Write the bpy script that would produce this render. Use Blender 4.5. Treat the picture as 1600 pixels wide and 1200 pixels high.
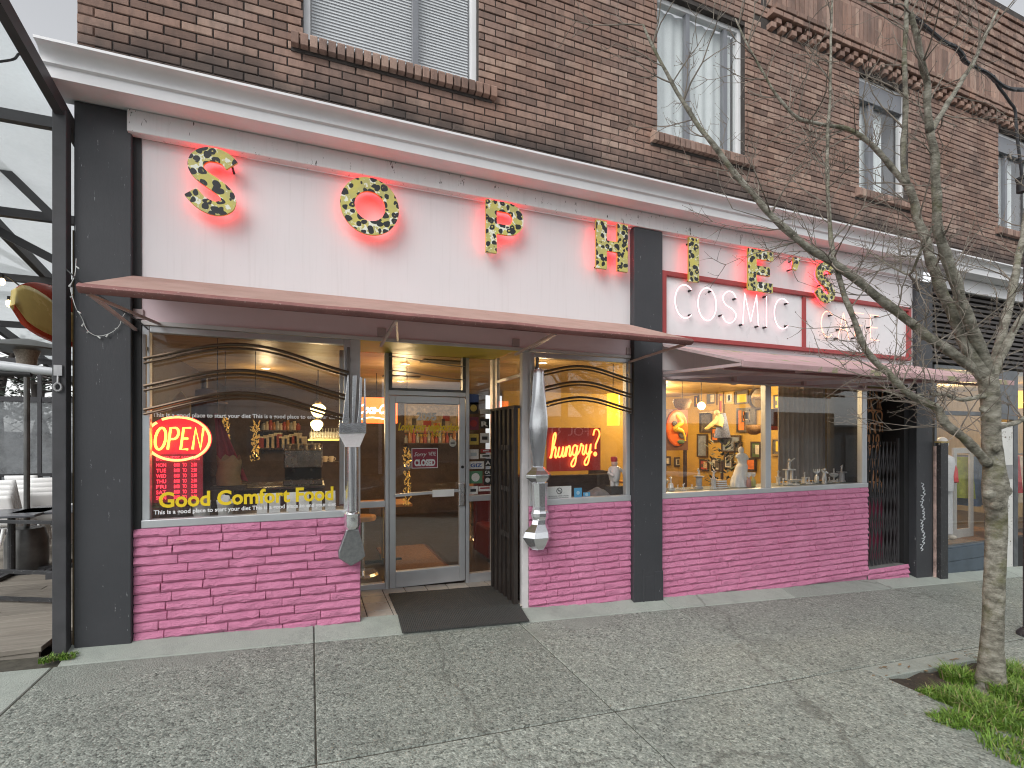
import bpy, bmesh, math, random
from mathutils import Vector, Matrix, noise
for o in list(bpy.data.objects): bpy.data.objects.remove(o)
SC = bpy.context.scene; COL = SC.collection
R = random.Random(11)
rad = math.radians
# ------------------------------------------------------------------ camera
EYE = Vector((0, -4.9, 1.7)); YAW = math.atan(315/783.7)
cd = bpy.data.cameras.new('camera'); cam = bpy.data.objects.new('camera', cd); COL.objects.link(cam)
cd.sensor_width = 36; cd.lens = 36*783.7/1600; cd.shift_y = 82/1600; cd.clip_start = .05; cd.clip_end = 400
cam.location = EYE; cam.rotation_euler = (rad(90), 0, -YAW); SC.camera = cam
# ------------------------------------------------------------------ daylight (overcast)
SUN_EL, SUN_AZ = rad(42), rad(230)      # azimuth clockwise from +y (the facade faces -y)
wd = bpy.data.worlds.new('World'); SC.world = wd; wd.use_nodes = True
nt = wd.node_tree; nt.nodes.clear()
sky = nt.nodes.new('ShaderNodeTexSky'); sky.sky_type = 'NISHITA'; sky.sun_disc = False
sky.sun_elevation = SUN_EL; sky.sun_rotation = SUN_AZ; sky.air_density = 1.0; sky.dust_density = 1.0; sky.ozone_density = 1.0
hs = nt.nodes.new('ShaderNodeHueSaturation'); hs.inputs['Saturation'].default_value = .12
bg = nt.nodes.new('ShaderNodeBackground'); bg.inputs['Strength'].default_value = .15
wo = nt.nodes.new('ShaderNodeOutputWorld')
nt.links.new(sky.outputs[0], hs.inputs['Color']); nt.links.new(hs.outputs[0], bg.inputs[0]); nt.links.new(bg.outputs[0], wo.inputs[0])
sl = bpy.data.lights.new('sun', 'SUN'); sl.energy = 1.4; sl.angle = rad(40); sl.color = (1, .975, .94)
so = bpy.data.objects.new('sun', sl); COL.objects.link(so)
sd = Vector((math.sin(SUN_AZ)*math.cos(SUN_EL), math.cos(SUN_AZ)*math.cos(SUN_EL), math.sin(SUN_EL)))
so.rotation_euler = (-sd).to_track_quat('-Z', 'Y').to_euler()
SC.view_settings.view_transform = 'Standard'; SC.view_settings.look = 'None'
SC.view_settings.exposure = .5; SC.view_settings.gamma = 1; SC.view_settings.use_curve_mapping = False
cy = SC.cycles
cy.use_denoising = True
try: cy.denoiser = 'OPENIMAGEDENOISE'
except Exception: pass
cy.max_bounces = 7; cy.diffuse_bounces = 3; cy.glossy_bounces = 4; cy.transmission_bounces = 4; cy.transparent_max_bounces = 24
cy.caustics_reflective = False; cy.caustics_refractive = False; cy.sample_clamp_indirect = 4
cy.filter_width = 1.1
try: cy.denoising_prefilter = 'ACCURATE'
except Exception: pass
cy.use_adaptive_sampling = True; cy.adaptive_threshold = .02
# ------------------------------------------------------------------ measuring helpers: a pixel of the 1600 px photo on a real plane
_F = 783.7; _S, _C = math.sin(YAW), math.cos(YAW)
def ray(px, py):
    u, v = (px-800)/_F, (py-682)/_F
    return Vector((_S+u*_C, _C-u*_S, -v))
def at(px, py, y=0.):
    r = ray(px, py); return EYE + r*((y+4.9)/r.y)
def atx(px, py, x):
    r = ray(px, py); return EYE + r*(x/r.x)
def fx(px, y=0.): return at(px, 682, y).x
def gz(x, y): return -.07-.053*x+.012*y          # the sloping ground
# ------------------------------------------------------------------ mesh builder
class MB:
    def __init__(s): s.v = []; s.f = []
    def add(s, vs, fs):
        n = len(s.v); s.v += [tuple(v) for v in vs]; s.f += [tuple(i+n for i in f) for f in fs]; return s
    def box(s, x0, x1, y0, y1, z0, z1):
        return s.add([(x0,y0,z0),(x1,y0,z0),(x1,y1,z0),(x0,y1,z0),(x0,y0,z1),(x1,y0,z1),(x1,y1,z1),(x0,y1,z1)],
                     [(0,3,2,1),(4,5,6,7),(0,1,5,4),(1,2,6,5),(2,3,7,6),(3,0,4,7)])
    def beam(s, a, b, w, h, up=(0,0,1)):
        a, b = Vector(a), Vector(b); d = (b-a).normalized(); u = Vector(up)
        r = d.cross(u)
        if r.length < 1e-4: r = d.cross(Vector((0,1,0)))
        r.normalize(); u = r.cross(d).normalized(); r *= w/2; u *= h/2
        return s.add([a-r-u,a+r-u,a+r+u,a-r+u,b-r-u,b+r-u,b+r+u,b-r+u],
                     [(3,2,1,0),(4,5,6,7),(0,1,5,4),(1,2,6,5),(2,3,7,6),(3,0,4,7)])
    def tube(s, pts, r, n=8, closed=False, cap=True):
        pts = [Vector(p) for p in pts]; m = len(pts); rr = r if isinstance(r, (list, tuple)) else [r]*m
        ref = None; rings = []
        for i, p in enumerate(pts):
            a = pts[i-1] if (i or closed) else p; b = pts[(i+1) % m] if (i < m-1 or closed) else p
            d = (b-a); d = d.normalized() if d.length > 1e-9 else Vector((0,0,1))
            if ref is None:
                ref = d.cross(Vector((0,0,1)))
                if ref.length < .1: ref = d.cross(Vector((0,1,0)))
            ref = (ref - d*ref.dot(d))
            if ref.length < 1e-6: ref = d.orthogonal()
            ref.normalize(); q = d.cross(ref)
            rings.append([p+(ref*math.cos(t)+q*math.sin(t))*rr[i] for t in [2*math.pi*k/n for k in range(n)]])
        vs = [v for g in rings for v in g]; fs = []
        for i in range(m if closed else m-1):
            j = (i+1) % m
            for k in range(n): fs.append((i*n+k, i*n+(k+1) % n, j*n+(k+1) % n, j*n+k))
        if cap and not closed: fs += [tuple(range(n-1,-1,-1)), tuple((m-1)*n+k for k in range(n))]
        return s.add(vs, fs)
    def cyl(s, a, b, r0, r1=None, n=12): return s.tube([a, b], [r0, r0 if r1 is None else r1], n)
    def prism(s, poly, y0, y1):          # outline in x,z pushed from y0 to y1
        n = len(poly)
        area = sum(poly[i][0]*poly[(i+1)%n][1]-poly[(i+1)%n][0]*poly[i][1] for i in range(n))
        if area < 0: poly = poly[::-1]
        vs = [(x,y0,z) for x,z in poly]+[(x,y1,z) for x,z in poly]
        return s.add(vs, [tuple(range(n)), tuple(range(2*n-1,n-1,-1))]+[(i, n+i, n+(i+1)%n, (i+1)%n) for i in range(n)])
    def strip(s, A, B, y0, y1, closed=False):     # ribbon between two point rows in x,z with depth
        n = len(A); vs = []
        for a, b in zip(A, B): vs += [(a[0],y0,a[1]),(b[0],y0,b[1]),(b[0],y1,b[1]),(a[0],y1,a[1])]
        fs = []
        for i in range(n if closed else n-1):
            p, q = 4*i, 4*((i+1) % n)
            for k in range(4): fs.append((p+k, p+(k+1)%4, q+(k+1)%4, q+k))
        if not closed: fs += [(3,2,1,0), (4*n-4,4*n-3,4*n-2,4*n-1)]
        return s.add(vs, fs)
    def lathe(s, prof, c, n=16, axis='z'):
        vs = []; fs = []; m = len(prof)
        for r, z in prof:
            for k in range(n):
                t = 2*math.pi*k/n; a, b = r*math.cos(t), r*math.sin(t)
                vs.append((c[0]+a, c[1]+b, c[2]+z) if axis == 'z' else (c[0]+a, c[1]+z, c[2]+b))
        for i in range(m-1):
            for k in range(n): fs.append((i*n+k, i*n+(k+1)%n, (i+1)*n+(k+1)%n, (i+1)*n+k))
        fs += [tuple(range(n-1,-1,-1)), tuple((m-1)*n+k for k in range(n))]
        return s.add(vs, fs)
    def ball(s, c, r, n=10, m=7, sx=1, sy=1, sz=1):
        prof = [(max(.0005, r*math.sin(math.pi*i/m)), -r*math.cos(math.pi*i/m)) for i in range(m+1)]
        vs = []; k0 = len(s.v); s.lathe(prof, (0,0,0), n)
        for i in range(k0, len(s.v)):
            x, y, z = s.v[i]; s.v[i] = (c[0]+x*sx, c[1]+y*sy, c[2]+z*sz)
        return s
    def grid(s, fn, nu, nv):
        vs = [fn(i/nu, j/nv) for j in range(nv+1) for i in range(nu+1)]; w = nu+1
        return s.add(vs, [(j*w+i, j*w+i+1, (j+1)*w+i+1, (j+1)*w+i) for j in range(nv) for i in range(nu)])
    def build(s, name, m, parent=None, bevel=0, smooth=False, kind=None, local=False):
        off = (0,0,0) if local or parent is None else wloc(parent)
        me = bpy.data.meshes.new(name)
        me.from_pydata([(x-off[0],y-off[1],z-off[2]) for x,y,z in s.v], [], s.f); me.validate(); 
        if m: me.materials.append(m)
        if smooth:
            me.shade_smooth(); me.set_sharp_from_angle(angle=rad(50 if smooth is True else smooth))
        return link(name, me, parent, bevel, kind)
def link(name, me, parent=None, bevel=0, kind=None):
    o = bpy.data.objects.new(name, me); COL.objects.link(o)
    if parent is not None: o.parent = parent
    if bevel:
        b = o.modifiers.new('bevel', 'BEVEL'); b.width = bevel; b.segments = 2; b.limit_method = 'ANGLE'; b.angle_limit = rad(40)
    if kind: o['kind'] = kind
    return o
def wloc(o):
    v = Vector((0,0,0))
    while o is not None: v += o.location; o = o.parent
    return v
def tag(o, label, cat=None, group=None, kind=None):
    if label: o['label'] = label
    if cat: o['category'] = cat
    if group: o['group'] = group
    if kind: o['kind'] = kind
    return o
def thing(name, label, cat, loc=(0,0,0), group=None):
    o = bpy.data.objects.new(name, None); COL.objects.link(o); o.location = loc; o.empty_display_size = .1
    return tag(o, label, cat, group)
def kids(o): return [c for c in KID.get(o.name, [])]
KID = {}
def copy_tree(o, parent=None):
    c = o.copy(); COL.objects.link(c); c.parent = parent
    for ch in list(o.children): copy_tree(ch, c)
    return c
def text(s, size, x, y, z, name, m, parent=None, fit=None, bold=0., ext=.0008, shear=0., height=None, fwd=(1,0)):
    """Flat lettering facing the street; x,z is the lower left corner; fit = total width, height = cap height; fwd = wall direction in plan."""
    c = bpy.data.curves.new(name, 'FONT'); c.body = s; c.size = size; c.offset = bold; c.extrude = ext; c.shear = shear; c.resolution_u = 3
    o = bpy.data.objects.new('t', c); COL.objects.link(o)
    bpy.context.view_layer.update()
    me = bpy.data.meshes.new_from_object(o.evaluated_get(bpy.context.evaluated_depsgraph_get()))
    bpy.data.objects.remove(o); bpy.data.curves.remove(c)
    xs = [v.co.x for v in me.vertices]; ys = [v.co.y for v in me.vertices]
    kx = fit/(max(xs)-min(xs)) if fit else 1; kz = height/max(ys) if height else 1
    off = wloc(parent) if parent is not None else Vector((0,0,0)); x0 = min(xs)
    for v in me.vertices:
        a = (v.co.x-x0)*kx
        v.co = Vector((x+a*fwd[0]+v.co.z*fwd[1], y+a*fwd[1]-v.co.z*fwd[0], z+v.co.y*kz))-off
    me.materials.append(m); me.name = name
    return link(name, me, parent)
def smoothline(pts, n=6, closed=False):
    P = [Vector(p) for p in pts]; m = len(P); out = []
    for i in range(m if closed else m-1):
        g = (lambda k: P[k % m]) if closed else (lambda k: P[min(max(k,0),m-1)])
        a, b, c, d = g(i-1), g(i), g(i+1), g(i+2)
        for k in range(n):
            t = k/n; out.append(.5*((2*b)+(c-a)*t+(2*a-5*b+4*c-d)*t*t+(3*b-a-3*c+d)*t**3))
    if not closed: out.append(P[-1])
    return out
def arc(cx, cz, rx, rz, a0, a1, n=14):
    return [(cx+rx*math.cos(rad(a0+(a1-a0)*i/n)), cz+rz*math.sin(rad(a0+(a1-a0)*i/n))) for i in range(n+1)]
# ------------------------------------------------------------------ materials
_mc = {}
class NT:
    def __init__(s, name):
        s.m = bpy.data.materials.new(name); s.m.use_nodes = True; s.t = s.m.node_tree; s.t.nodes.clear()
        s.out = s.n('OutputMaterial'); s.p = None
    def n(s, typ, **kw):
        nd = s.t.nodes.new('ShaderNode'+typ)
        for k, v in kw.items():
            if hasattr(nd, k) and not k[0].isupper(): setattr(nd, k, v)
            else: nd.inputs[k].default_value = v
        return nd
    def l(s, a, b): s.t.links.new(a.outputs[0] if hasattr(a, 'outputs') else a, b)
    def bsdf(s, **kw):
        s.p = s.n('BsdfPrincipled', **kw); s.l(s.p, s.out.inputs[0]); return s.p
    def pos(s):
        g = s.n('NewGeometry'); return g.outputs['Position']
    def noise(s, scale, detail=4, rough=.55, vec=None):
        q = s.n('TexNoise', Scale=scale, Detail=detail, Roughness=rough); s.l(vec or s.pos(), q.inputs['Vector']); return q.outputs['Fac']
    def math(s, op, a, b=None, c=None, clamp=False):
        q = s.n('Math', operation=op); q.use_clamp = clamp
        for i, x in enumerate((a, b, c)):
            if x is None: continue
            if isinstance(x, (int, float)): q.inputs[i].default_value = x
            else: s.l(x, q.inputs[i])
        return q.outputs[0]
    def ramp(s, fac, *stops):
        q = s.n('ValToRGB'); e = q.color_ramp.elements
        while len(e) < len(stops): e.new(.5)
        for el, (p, c) in zip(e, stops):
            el.position = p; el.color = (c, c, c, 1) if isinstance(c, (int, float)) else (*c, 1)
        s.l(fac, q.inputs[0]); return q.outputs[0]
    def mix(s, fac, a, b, mode='MIX'):
        q = s.n('Mix', data_type='RGBA', blend_type=mode)
        for i, x in ((0, fac), (6, a), (7, b)):
            if isinstance(x, (int, float)): q.inputs[i].default_value = x
            elif isinstance(x, tuple): q.inputs[i].default_value = (*x, 1)
            else: s.l(x, q.inputs[i])
        return q.outputs[2]
    def bump(s, h, strength=.5, dist=.01):
        q = s.n('Bump', Strength=strength, Distance=dist); s.l(h, q.inputs['Height']); s.l(q, s.p.inputs['Normal']); return q
    def mapped(s, sx, sy, sz):
        q = s.n('Mapping'); q.inputs['Scale'].default_value = (sx, sy, sz); s.l(s.pos(), q.inputs['Vector']); return q.outputs[0]
def M(name, col, rough=.6, metal=0, var=.15, vs=6, bump=0, bs=60, emit=0, ecol=None, rand=0, wear=0, wcol=(.5,.5,.5), ws=20, coat=0, dist=.004):
    if name in _mc: return _mc[name]
    t = NT(name); p = t.bsdf(Roughness=rough, Metallic=metal)
    p.inputs['Base Color'].default_value = (*col, 1)
    if coat: p.inputs['Coat Weight'].default_value = coat
    c = None
    if var:
        f = t.noise(vs, 5, .6)
        c = t.mix(t.ramp(f, (.3, 0), (.7, 1)), tuple(x*(1-var) for x in col), tuple(min(1, x*(1+var)) for x in col))
        rg = t.math('MULTIPLY_ADD', f, .25, rough-.12, clamp=True); t.l(rg, p.inputs['Roughness'])
    if rand:
        oi = t.n('ObjectInfo'); k = t.math('MULTIPLY_ADD', oi.outputs['Random'], 2*rand, 1-rand)
        hv = t.n('HueSaturation'); t.l(k, hv.inputs['Value'])
        if c is not None: t.l(c, hv.inputs['Color'])
        else: hv.inputs['Color'].default_value = (*col, 1)
        c = hv.outputs[0]
    if wear:
        w = t.ramp(t.noise(ws, 8, .75), (.62-wear*.2, 0), (.66-wear*.2, 1))
        c = t.mix(w, c if c is not None else col, wcol)
    if c is not None: t.l(c, p.inputs['Base Color'])
    if bump: t.bump(t.noise(bs, 6, .65), bump, dist)
    if emit:
        p.inputs['Emission Color'].default_value = (*(ecol or col), 1); p.inputs['Emission Strength'].default_value = emit
    _mc[name] = t.m; return t.m
def glass(name, tint=(.985,.99,.99), f0=.075, rough=0., dust=.0):
    t = NT(name); tr = t.n('BsdfTransparent'); tr.inputs[0].default_value = (*tint, 1)
    gl = t.n('BsdfGlossy', Roughness=rough); lw = t.n('LayerWeight', Blend=.5)
    f = t.math('POWER', lw.outputs['Facing'], 5); f = t.math('MULTIPLY_ADD', f, 1-f0, f0, clamp=True)
    mx = t.n('MixShader'); t.l(f, mx.inputs[0]); t.l(tr, mx.inputs[1]); t.l(gl, mx.inputs[2])
    if dust:
        df = t.n('BsdfTranslucent' if dust > .1 else 'BsdfDiffuse'); df.inputs[0].default_value = (.8,.82,.82,1); m2 = t.n('MixShader')
        d = t.math('MULTIPLY', t.ramp(t.noise(5, 6, .7), (.35, .3), (.8, 1)), dust); t.l(d, m2.inputs[0]); t.l(mx, m2.inputs[1]); t.l(df, m2.inputs[2]); mx = m2
    t.l(mx, t.out.inputs[0]); _mc[name] = t.m; return t.m
GLASS = glass('window_glass', dust=.02)
SHEET = glass('clear_plastic_sheet', (.92,.94,.95), .05, .15, dust=.85)
# brick: every brick its own tint, sooty black courses just above the cornice
def brick_mat():
    t = NT('brown_brick'); p = t.bsdf(Roughness=.85)
    oi = t.n('ObjectInfo'); g = t.n('NewGeometry')
    rnd = t.math('FRACT', t.math('ADD', oi.outputs['Random'], g.outputs['Random Per Island']))
    c = t.ramp(rnd, (0, (.18,.108,.081)), (.3, (.26,.151,.110)), (.7, (.315,.187,.137)), (1, (.39,.255,.19)))
    sp = t.n('SeparateXYZ'); t.l(g.outputs['Position'], sp.inputs[0])
    zz = t.math('MULTIPLY_ADD', t.noise(1.7, 3), .55, sp.outputs[2])
    soot = t.ramp(t.math('MULTIPLY_ADD', zz, 1, -4.85), (.22, 1), (.5, 0))
    c = t.mix(t.math('MULTIPLY', soot, .8), c, (.022,.021,.02))
    st = t.ramp(t.noise(9, 6, .7, t.mapped(1.6, 1.6, .5)), (.45, 0), (.75, 1))
    c = t.mix(t.math('MULTIPLY', st, .55), c, (.06,.045,.04))
    lg = t.n('HueSaturation'); t.l(t.math('MULTIPLY_ADD', t.noise(.75, 5, .65), 1.1, .45), lg.inputs['Value']); t.l(t.math('MULTIPLY_ADD', t.noise(1.3, 3), .5, .62), lg.inputs['Saturation']); t.l(c, lg.inputs['Color']); c = lg
    t.l(c, p.inputs['Base Color']); t.bump(t.noise(70, 6, .7, t.mapped(.6,1,2.2)), .6, .006); _mc['brick'] = t.m; return t.m
BRICK = brick_mat()
MORTAR = M('dark_mortar', (.06,.052,.048), .95, var=.3, bump=.5, bs=120)
def stone_mat():
    t = NT('pink_paint_on_stone'); p = t.bsdf(Roughness=.55)
    n1 = t.noise(3, 5); n2 = t.noise(26, 7, .7)
    c = t.mix(t.ramp(n1, (.3, 0), (.7, 1)), (.60,.195,.34), (.69,.255,.415))
    c = t.mix(t.math('MULTIPLY', t.ramp(n2, (.58, 0), (.8, 1)), .35), c, (.5,.09,.23))
    sp = t.n('SeparateXYZ'); t.l(t.pos(), sp.inputs[0])
    d = t.math('ADD', t.math('ADD', sp.outputs[2], .07), t.math('MULTIPLY', sp.outputs[0], .053))
    dirt = t.math('MULTIPLY', t.ramp(t.math('MULTIPLY_ADD', t.noise(16, 6, .7), .12, d), (.05, 1), (.14, 0)), .55)
    c = t.mix(dirt, c, (.32,.2,.24))
    t.l(c, p.inputs['Base Color'])
    h = t.math('ADD', t.noise(28, 5, .65, t.mapped(.7,1,1.6)), t.math('MULTIPLY', t.noise(120, 3), .25)); t.bump(h, 1., .022); return t.m
PINK = stone_mat()
def leopard_mat():
    t = NT('leopard_print'); p = t.bsdf(Roughness=.4)
    w = t.n('TexNoise', Scale=9., Detail=2.); t.l(t.pos(), w.inputs['Vector'])
    vm = t.n('VectorMath', operation='MULTIPLY_ADD'); t.l(w.outputs['Color'], vm.inputs[0]); vm.inputs[1].default_value = (.07,.07,.07); t.l(t.pos(), vm.inputs[2])
    v = t.n('TexVoronoi', Scale=15., feature='F1'); v.inputs['Randomness'].default_value = .8; t.l(vm, v.inputs['Vector'])
    d = v.outputs['Distance']
    spot = t.ramp(d, (.435, 1), (.47, 0)); core = t.ramp(d, (.15, 1), (.19, 0))
    keep = t.ramp(t.noise(16, 2), (.44, 1), (.47, 0))
    base = t.mix(t.ramp(t.noise(7, 3), (.40, 0), (.58, 1)), (.63,.56,.13), (.52,.48,.17))
    base = t.mix(t.ramp(t.noise(19, 3), (.55, 0), (.60, 1)), base, (.82,.84,.72))
    c = t.mix(spot, base, (.018,.02,.022)); c = t.mix(t.math('MULTIPLY', core, keep), c, (.55,.47,.13))
    t.l(c, p.inputs['Base Color']); return t.m
LEOPARD = leopard_mat()
def walk_mat(name, a, b, sc, contrast):
    t = NT(name); p = t.bsdf(Roughness=.8)
    v = t.n('TexVoronoi', Scale=sc); t.l(t.pos(), v.inputs['Vector'])
    v2 = t.n('TexVoronoi', Scale=sc*.55); t.l(t.pos(), v2.inputs['Vector'])
    s1 = t.n('SeparateColor'); t.l(v.outputs['Color'], s1.inputs[0]); s2 = t.n('SeparateColor'); t.l(v2.outputs['Color'], s2.inputs[0])
    f = t.math('ADD', t.math('MULTIPLY', s1.outputs[0], .6), t.math('MULTIPLY', s2.outputs[1], .4))
    peb = t.ramp(f, (.08, tuple(x*.38 for x in a)), (.4, a), (.72, b), (.95, tuple(min(1, x*1.5) for x in b)))
    flat = t.mix(t.noise(3, 6, .7), tuple(x*.85 for x in a), tuple(x*1.05 for x in b))
    sp = t.n('SeparateXYZ'); t.l(t.pos(), sp.inputs[0])
    wn = t.math('MULTIPLY_ADD', t.noise(.9, 4, .6), 1.7, t.math('MULTIPLY', sp.outputs[1], -.42))
    worn = t.ramp(wn, (.95, .25), (1.75, 1))
    c = t.mix(t.math('MULTIPLY', worn, contrast), flat, peb)
    st = t.ramp(t.noise(2.3, 7, .7), (.5, 0), (.72, 1)); c = t.mix(t.math('MULTIPLY', st, .35), c, tuple(x*.45 for x in a))
    gm = t.n('TexVoronoi', Scale=3.1); t.l(t.pos(), gm.inputs['Vector']); gs = t.n('SeparateColor'); t.l(gm.outputs['Color'], gs.inputs[0])
    gum = t.math('MULTIPLY', t.ramp(gm.outputs['Distance'], (.055, 1), (.075, 0)), t.ramp(gs.outputs[0], (.55, 0), (.6, .75))); c = t.mix(gum, c, (.09,.09,.085))
    ww = t.n('TexNoise', Scale=2.2, Detail=5.); t.l(t.pos(), ww.inputs['Vector']); va = t.n('VectorMath', operation='MULTIPLY_ADD'); t.l(ww.outputs['Color'], va.inputs[0]); va.inputs[1].default_value = (.6,.6,.6); t.l(t.pos(), va.inputs[2])
    ck = t.n('TexVoronoi', Scale=.16, feature='DISTANCE_TO_EDGE'); t.l(va, ck.inputs['Vector']); c = t.mix(t.math('MULTIPLY', t.ramp(ck.outputs['Distance'], (.0007, 1), (.002, 0)), .5), c, (.08,.08,.07))
    oi = t.n('ObjectInfo'); hv = t.n('HueSaturation'); t.l(t.math('MULTIPLY_ADD', oi.outputs['Random'], .22, .89), hv.inputs['Value']); t.l(c, hv.inputs['Color'])
    t.l(hv, p.inputs['Base Color'])
    h = t.math('SUBTRACT', 1, v.outputs['Distance']); t.bump(t.math('ADD', t.math('MULTIPLY', h, contrast), t.noise(90, 4)), .7, .006); return t.m
SIDEWALK = walk_mat('exposed_aggregate_concrete', (.245,.272,.24), (.335,.362,.322), 84, .95)
SMOOTHC = walk_mat('smooth_kerb_concrete', (.295,.33,.295), (.375,.41,.37), 120, .22)
ALU = M('brushed_aluminium', (.60,.62,.64), .38, .55, var=.06, vs=3, bump=.15, bs=200, dist=.001)
DARKALU = M('dark_tarnished_metal', (.16,.17,.18), .45, .6, var=.3)
CHROME = M('mirror_chrome', (.80,.81,.83), .20, .92, var=0, bump=.06, bs=5, dist=.012)
CHROMED = M('satin_chrome', (.55,.56,.57), .22, 1, var=.12, vs=30, bump=.35, bs=90, dist=.002)
BLACKP = M('black_painted_post', (.032,.033,.036), .5, var=.25, vs=5, bump=.15, bs=30, wear=.12, wcol=(.22,.22,.22), ws=35)
def pillar_mat():
    t = NT('charcoal_paint'); p = t.bsdf(Roughness=.55)
    c = t.mix(t.noise(2.5, 6, .65), (.034,.036,.042), (.058,.06,.066))
    sc = t.ramp(t.noise(14, 4, .8, t.mapped(3, 1, .35)), (.67, 0), (.69, 1)); c = t.mix(t.math('MULTIPLY', sc, .7), c, (.42,.43,.44))
    t.l(c, p.inputs['Base Color']); t.bump(t.noise(30, 7, .7, t.mapped(1.5,1.5,.4)), .3, .006); return t.m
PILLAR = pillar_mat()
def board_mat():
    t = NT('peeling_white_paint'); p = t.bsdf(Roughness=.6)
    c = t.mix(t.noise(3, 5), (.72,.725,.725), (.82,.82,.82))
    sp = t.ramp(t.noise(16, 5, .75, t.mapped(1.6,1.6,.55)), (.635, 0), (.65, 1)); c = t.mix(sp, c, (.08,.075,.07))
    st = t.ramp(t.noise(7, 4, .7, t.mapped(3.5,3.5,.25)), (.52, 0), (.7, 1)); c = t.mix(t.math('MULTIPLY', st, .2), c, (.5,.49,.47))
    t.l(c, p.inputs['Base Color']); t.bump(t.noise(40, 6, .7), .25, .004); return t.m
BOARD = board_mat()
def sign_mat():
    t = NT('white_sign_paint'); p = t.bsdf(Roughness=.45); c = t.mix(t.noise(1.5, 4), (.74,.715,.725), (.79,.765,.775))
    s = t.ramp(t.noise(5, 5, .65, t.mapped(5,5,.22)), (.52, 0), (.74, 1)); c = t.mix(t.math('MULTIPLY', s, .16), c, (.45,.42,.40)); sp = t.ramp(t.noise(60, 3, .7), (.70, 0), (.72, 1)); c = t.mix(t.math('MULTIPLY', sp, .5), c, (.3,.28,.27))
    t.l(c, p.inputs['Base Color']); t.bump(t.noise(2.2, 3), .12, .02); return t.m
WHITEP = sign_mat()
CORNICE = M('white_cornice_paint', (.78,.78,.79), .4, var=.05, vs=3, bump=.05, bs=20)
CREAMP = M('off_white_frame_paint', (.64,.62,.62), .5, var=.08, bump=.1)
PINKBOUNCE = M('pink_bounce_on_panel', (.84,.68,.73), .5, var=.05, vs=2)  # sign panel under the awning: pink bounce and lifted shade put into its colour
def awning_cloth(name, a, b, stain, sc, th):
    t = NT(name); df = t.n('BsdfDiffuse', Roughness=.6); tr = t.n('BsdfTranslucent'); c = t.mix(t.ramp(t.noise(4, 6, .65), (.3, 0), (.7, 1)), a, b)
    c = t.mix(t.ramp(t.noise(sc, 6, .7), (th, 0), (th+.05, 1)), c, stain); t.l(c, df.inputs[0]); t.l(c, tr.inputs[0]); mx = t.n('MixShader'); mx.inputs[0].default_value = .36
    t.l(df, mx.inputs[1]); t.l(tr, mx.inputs[2]); t.l(mx, t.out.inputs[0]); return t.m
AWNTOP = awning_cloth('faded_rose_awning', (.53,.365,.315), (.63,.455,.405), (.2,.15,.14), 30, .64)
AWNLIP = M('red_brown_awning_lip', (.24,.105,.095), .55, var=.18, vs=9, wear=.08, wcol=(.5,.36,.33), ws=50)
AWNPINK = awning_cloth('pink_moss_stained_awning', (.62,.43,.44), (.74,.55,.56), (.48,.46,.30), 3, .56)
AWNMETAL = M('pale_rose_painted_strut', (.50,.40,.40), .5, var=.12)
REDP = M('sign_frame_red', (.36,.055,.055), .5, var=.1)
BLACK = M('matt_black', (.02,.02,.021), .6, var=.2)
RED = M('neon_red', (1,.02,.03), .4, var=0, emit=10, ecol=(1,.02,.04))
PAPER = M('white_paper', (.92,.92,.90), .7, var=.05)
YELLOWV = M('yellow_vinyl_lettering', (.85,.62,.02), .5, var=0)
WHITEV = M('white_vinyl_lettering', (.85,.85,.85), .5, var=0)
def wood(name, a, b, rough=.55, sc=(1,1,1)):
    if name in _mc: return _mc[name]
    t = NT(name); p = t.bsdf(Roughness=rough)
    oi = t.n('ObjectInfo')
    f = t.noise(6, 7, .65, t.mapped(*sc)); c = t.mix(t.ramp(f, (.3, 0), (.7, 1)), a, b)
    hv = t.n('HueSaturation'); t.l(t.math('MULTIPLY_ADD', oi.outputs['Random'], .4, .8), hv.inputs['Value']); t.l(c, hv.inputs['Color']); t.l(hv, p.inputs['Base Color'])
    t.bump(f, .2, .004); _mc[name] = t.m; return t.m
# ================================================================== GROUND
def pix(p):
    d = Vector(p)-EYE; w = _S*d.x+_C*d.y
    return (1e9, 1e9) if w < .05 else (800+_F*(_C*d.x-_S*d.y)/w, 682-_F*d.z/w)
def slab_mesh(x0, x1, y0, y1, th=.05, zf=gz, lift=0, ch=.006):
    m = MB(); c = [(x0,y0),(x1,y0),(x1,y1),(x0,y1)]; q = [(x0+ch,y0+ch),(x1-ch,y0+ch),(x1-ch,y1-ch),(x0+ch,y1-ch)]
    m.add([(x,y,zf(x,y)+lift-th) for x,y in c]+[(x,y,zf(x,y)+lift-ch) for x,y in c]+[(x,y,zf(x,y)+lift) for x,y in q],
          [(0,1,5,4),(1,2,6,5),(2,3,7,6),(3,0,4,7),(4,5,9,8),(5,6,10,9),(6,7,11,10),(7,4,8,11),(8,9,10,11)]); return m
g = MB(); g.add([(x,y,gz(x,0)-.10-(.10 if y < -5 else 0)) for x,y in ((-120,-120),(120,-120),(120,-5.32),(-120,-5.32))], [(0,1,2,3)])
g.add([(x,y,gz(x,0)-.11) for x,y in ((-120,-5.32),(120,-5.32),(120,120),(-120,120))], [(0,1,2,3)])
tag(g.build('ground', M('dark_asphalt', (.05,.05,.052), .85, var=.3, vs=2, bump=.5, bs=150)), 'asphalt street and ground under the pavement', kind='structure')
walk = thing('sidewalk', 'grey exposed aggregate pavement sloping down in front of the shop', None); walk['kind'] = 'structure'
XJ = [-5.6,-3.67,-1.745,.03,1.95,3.865,5.83,7.75,9.67,11.6,13.5,15.5]; G = .0045
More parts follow.
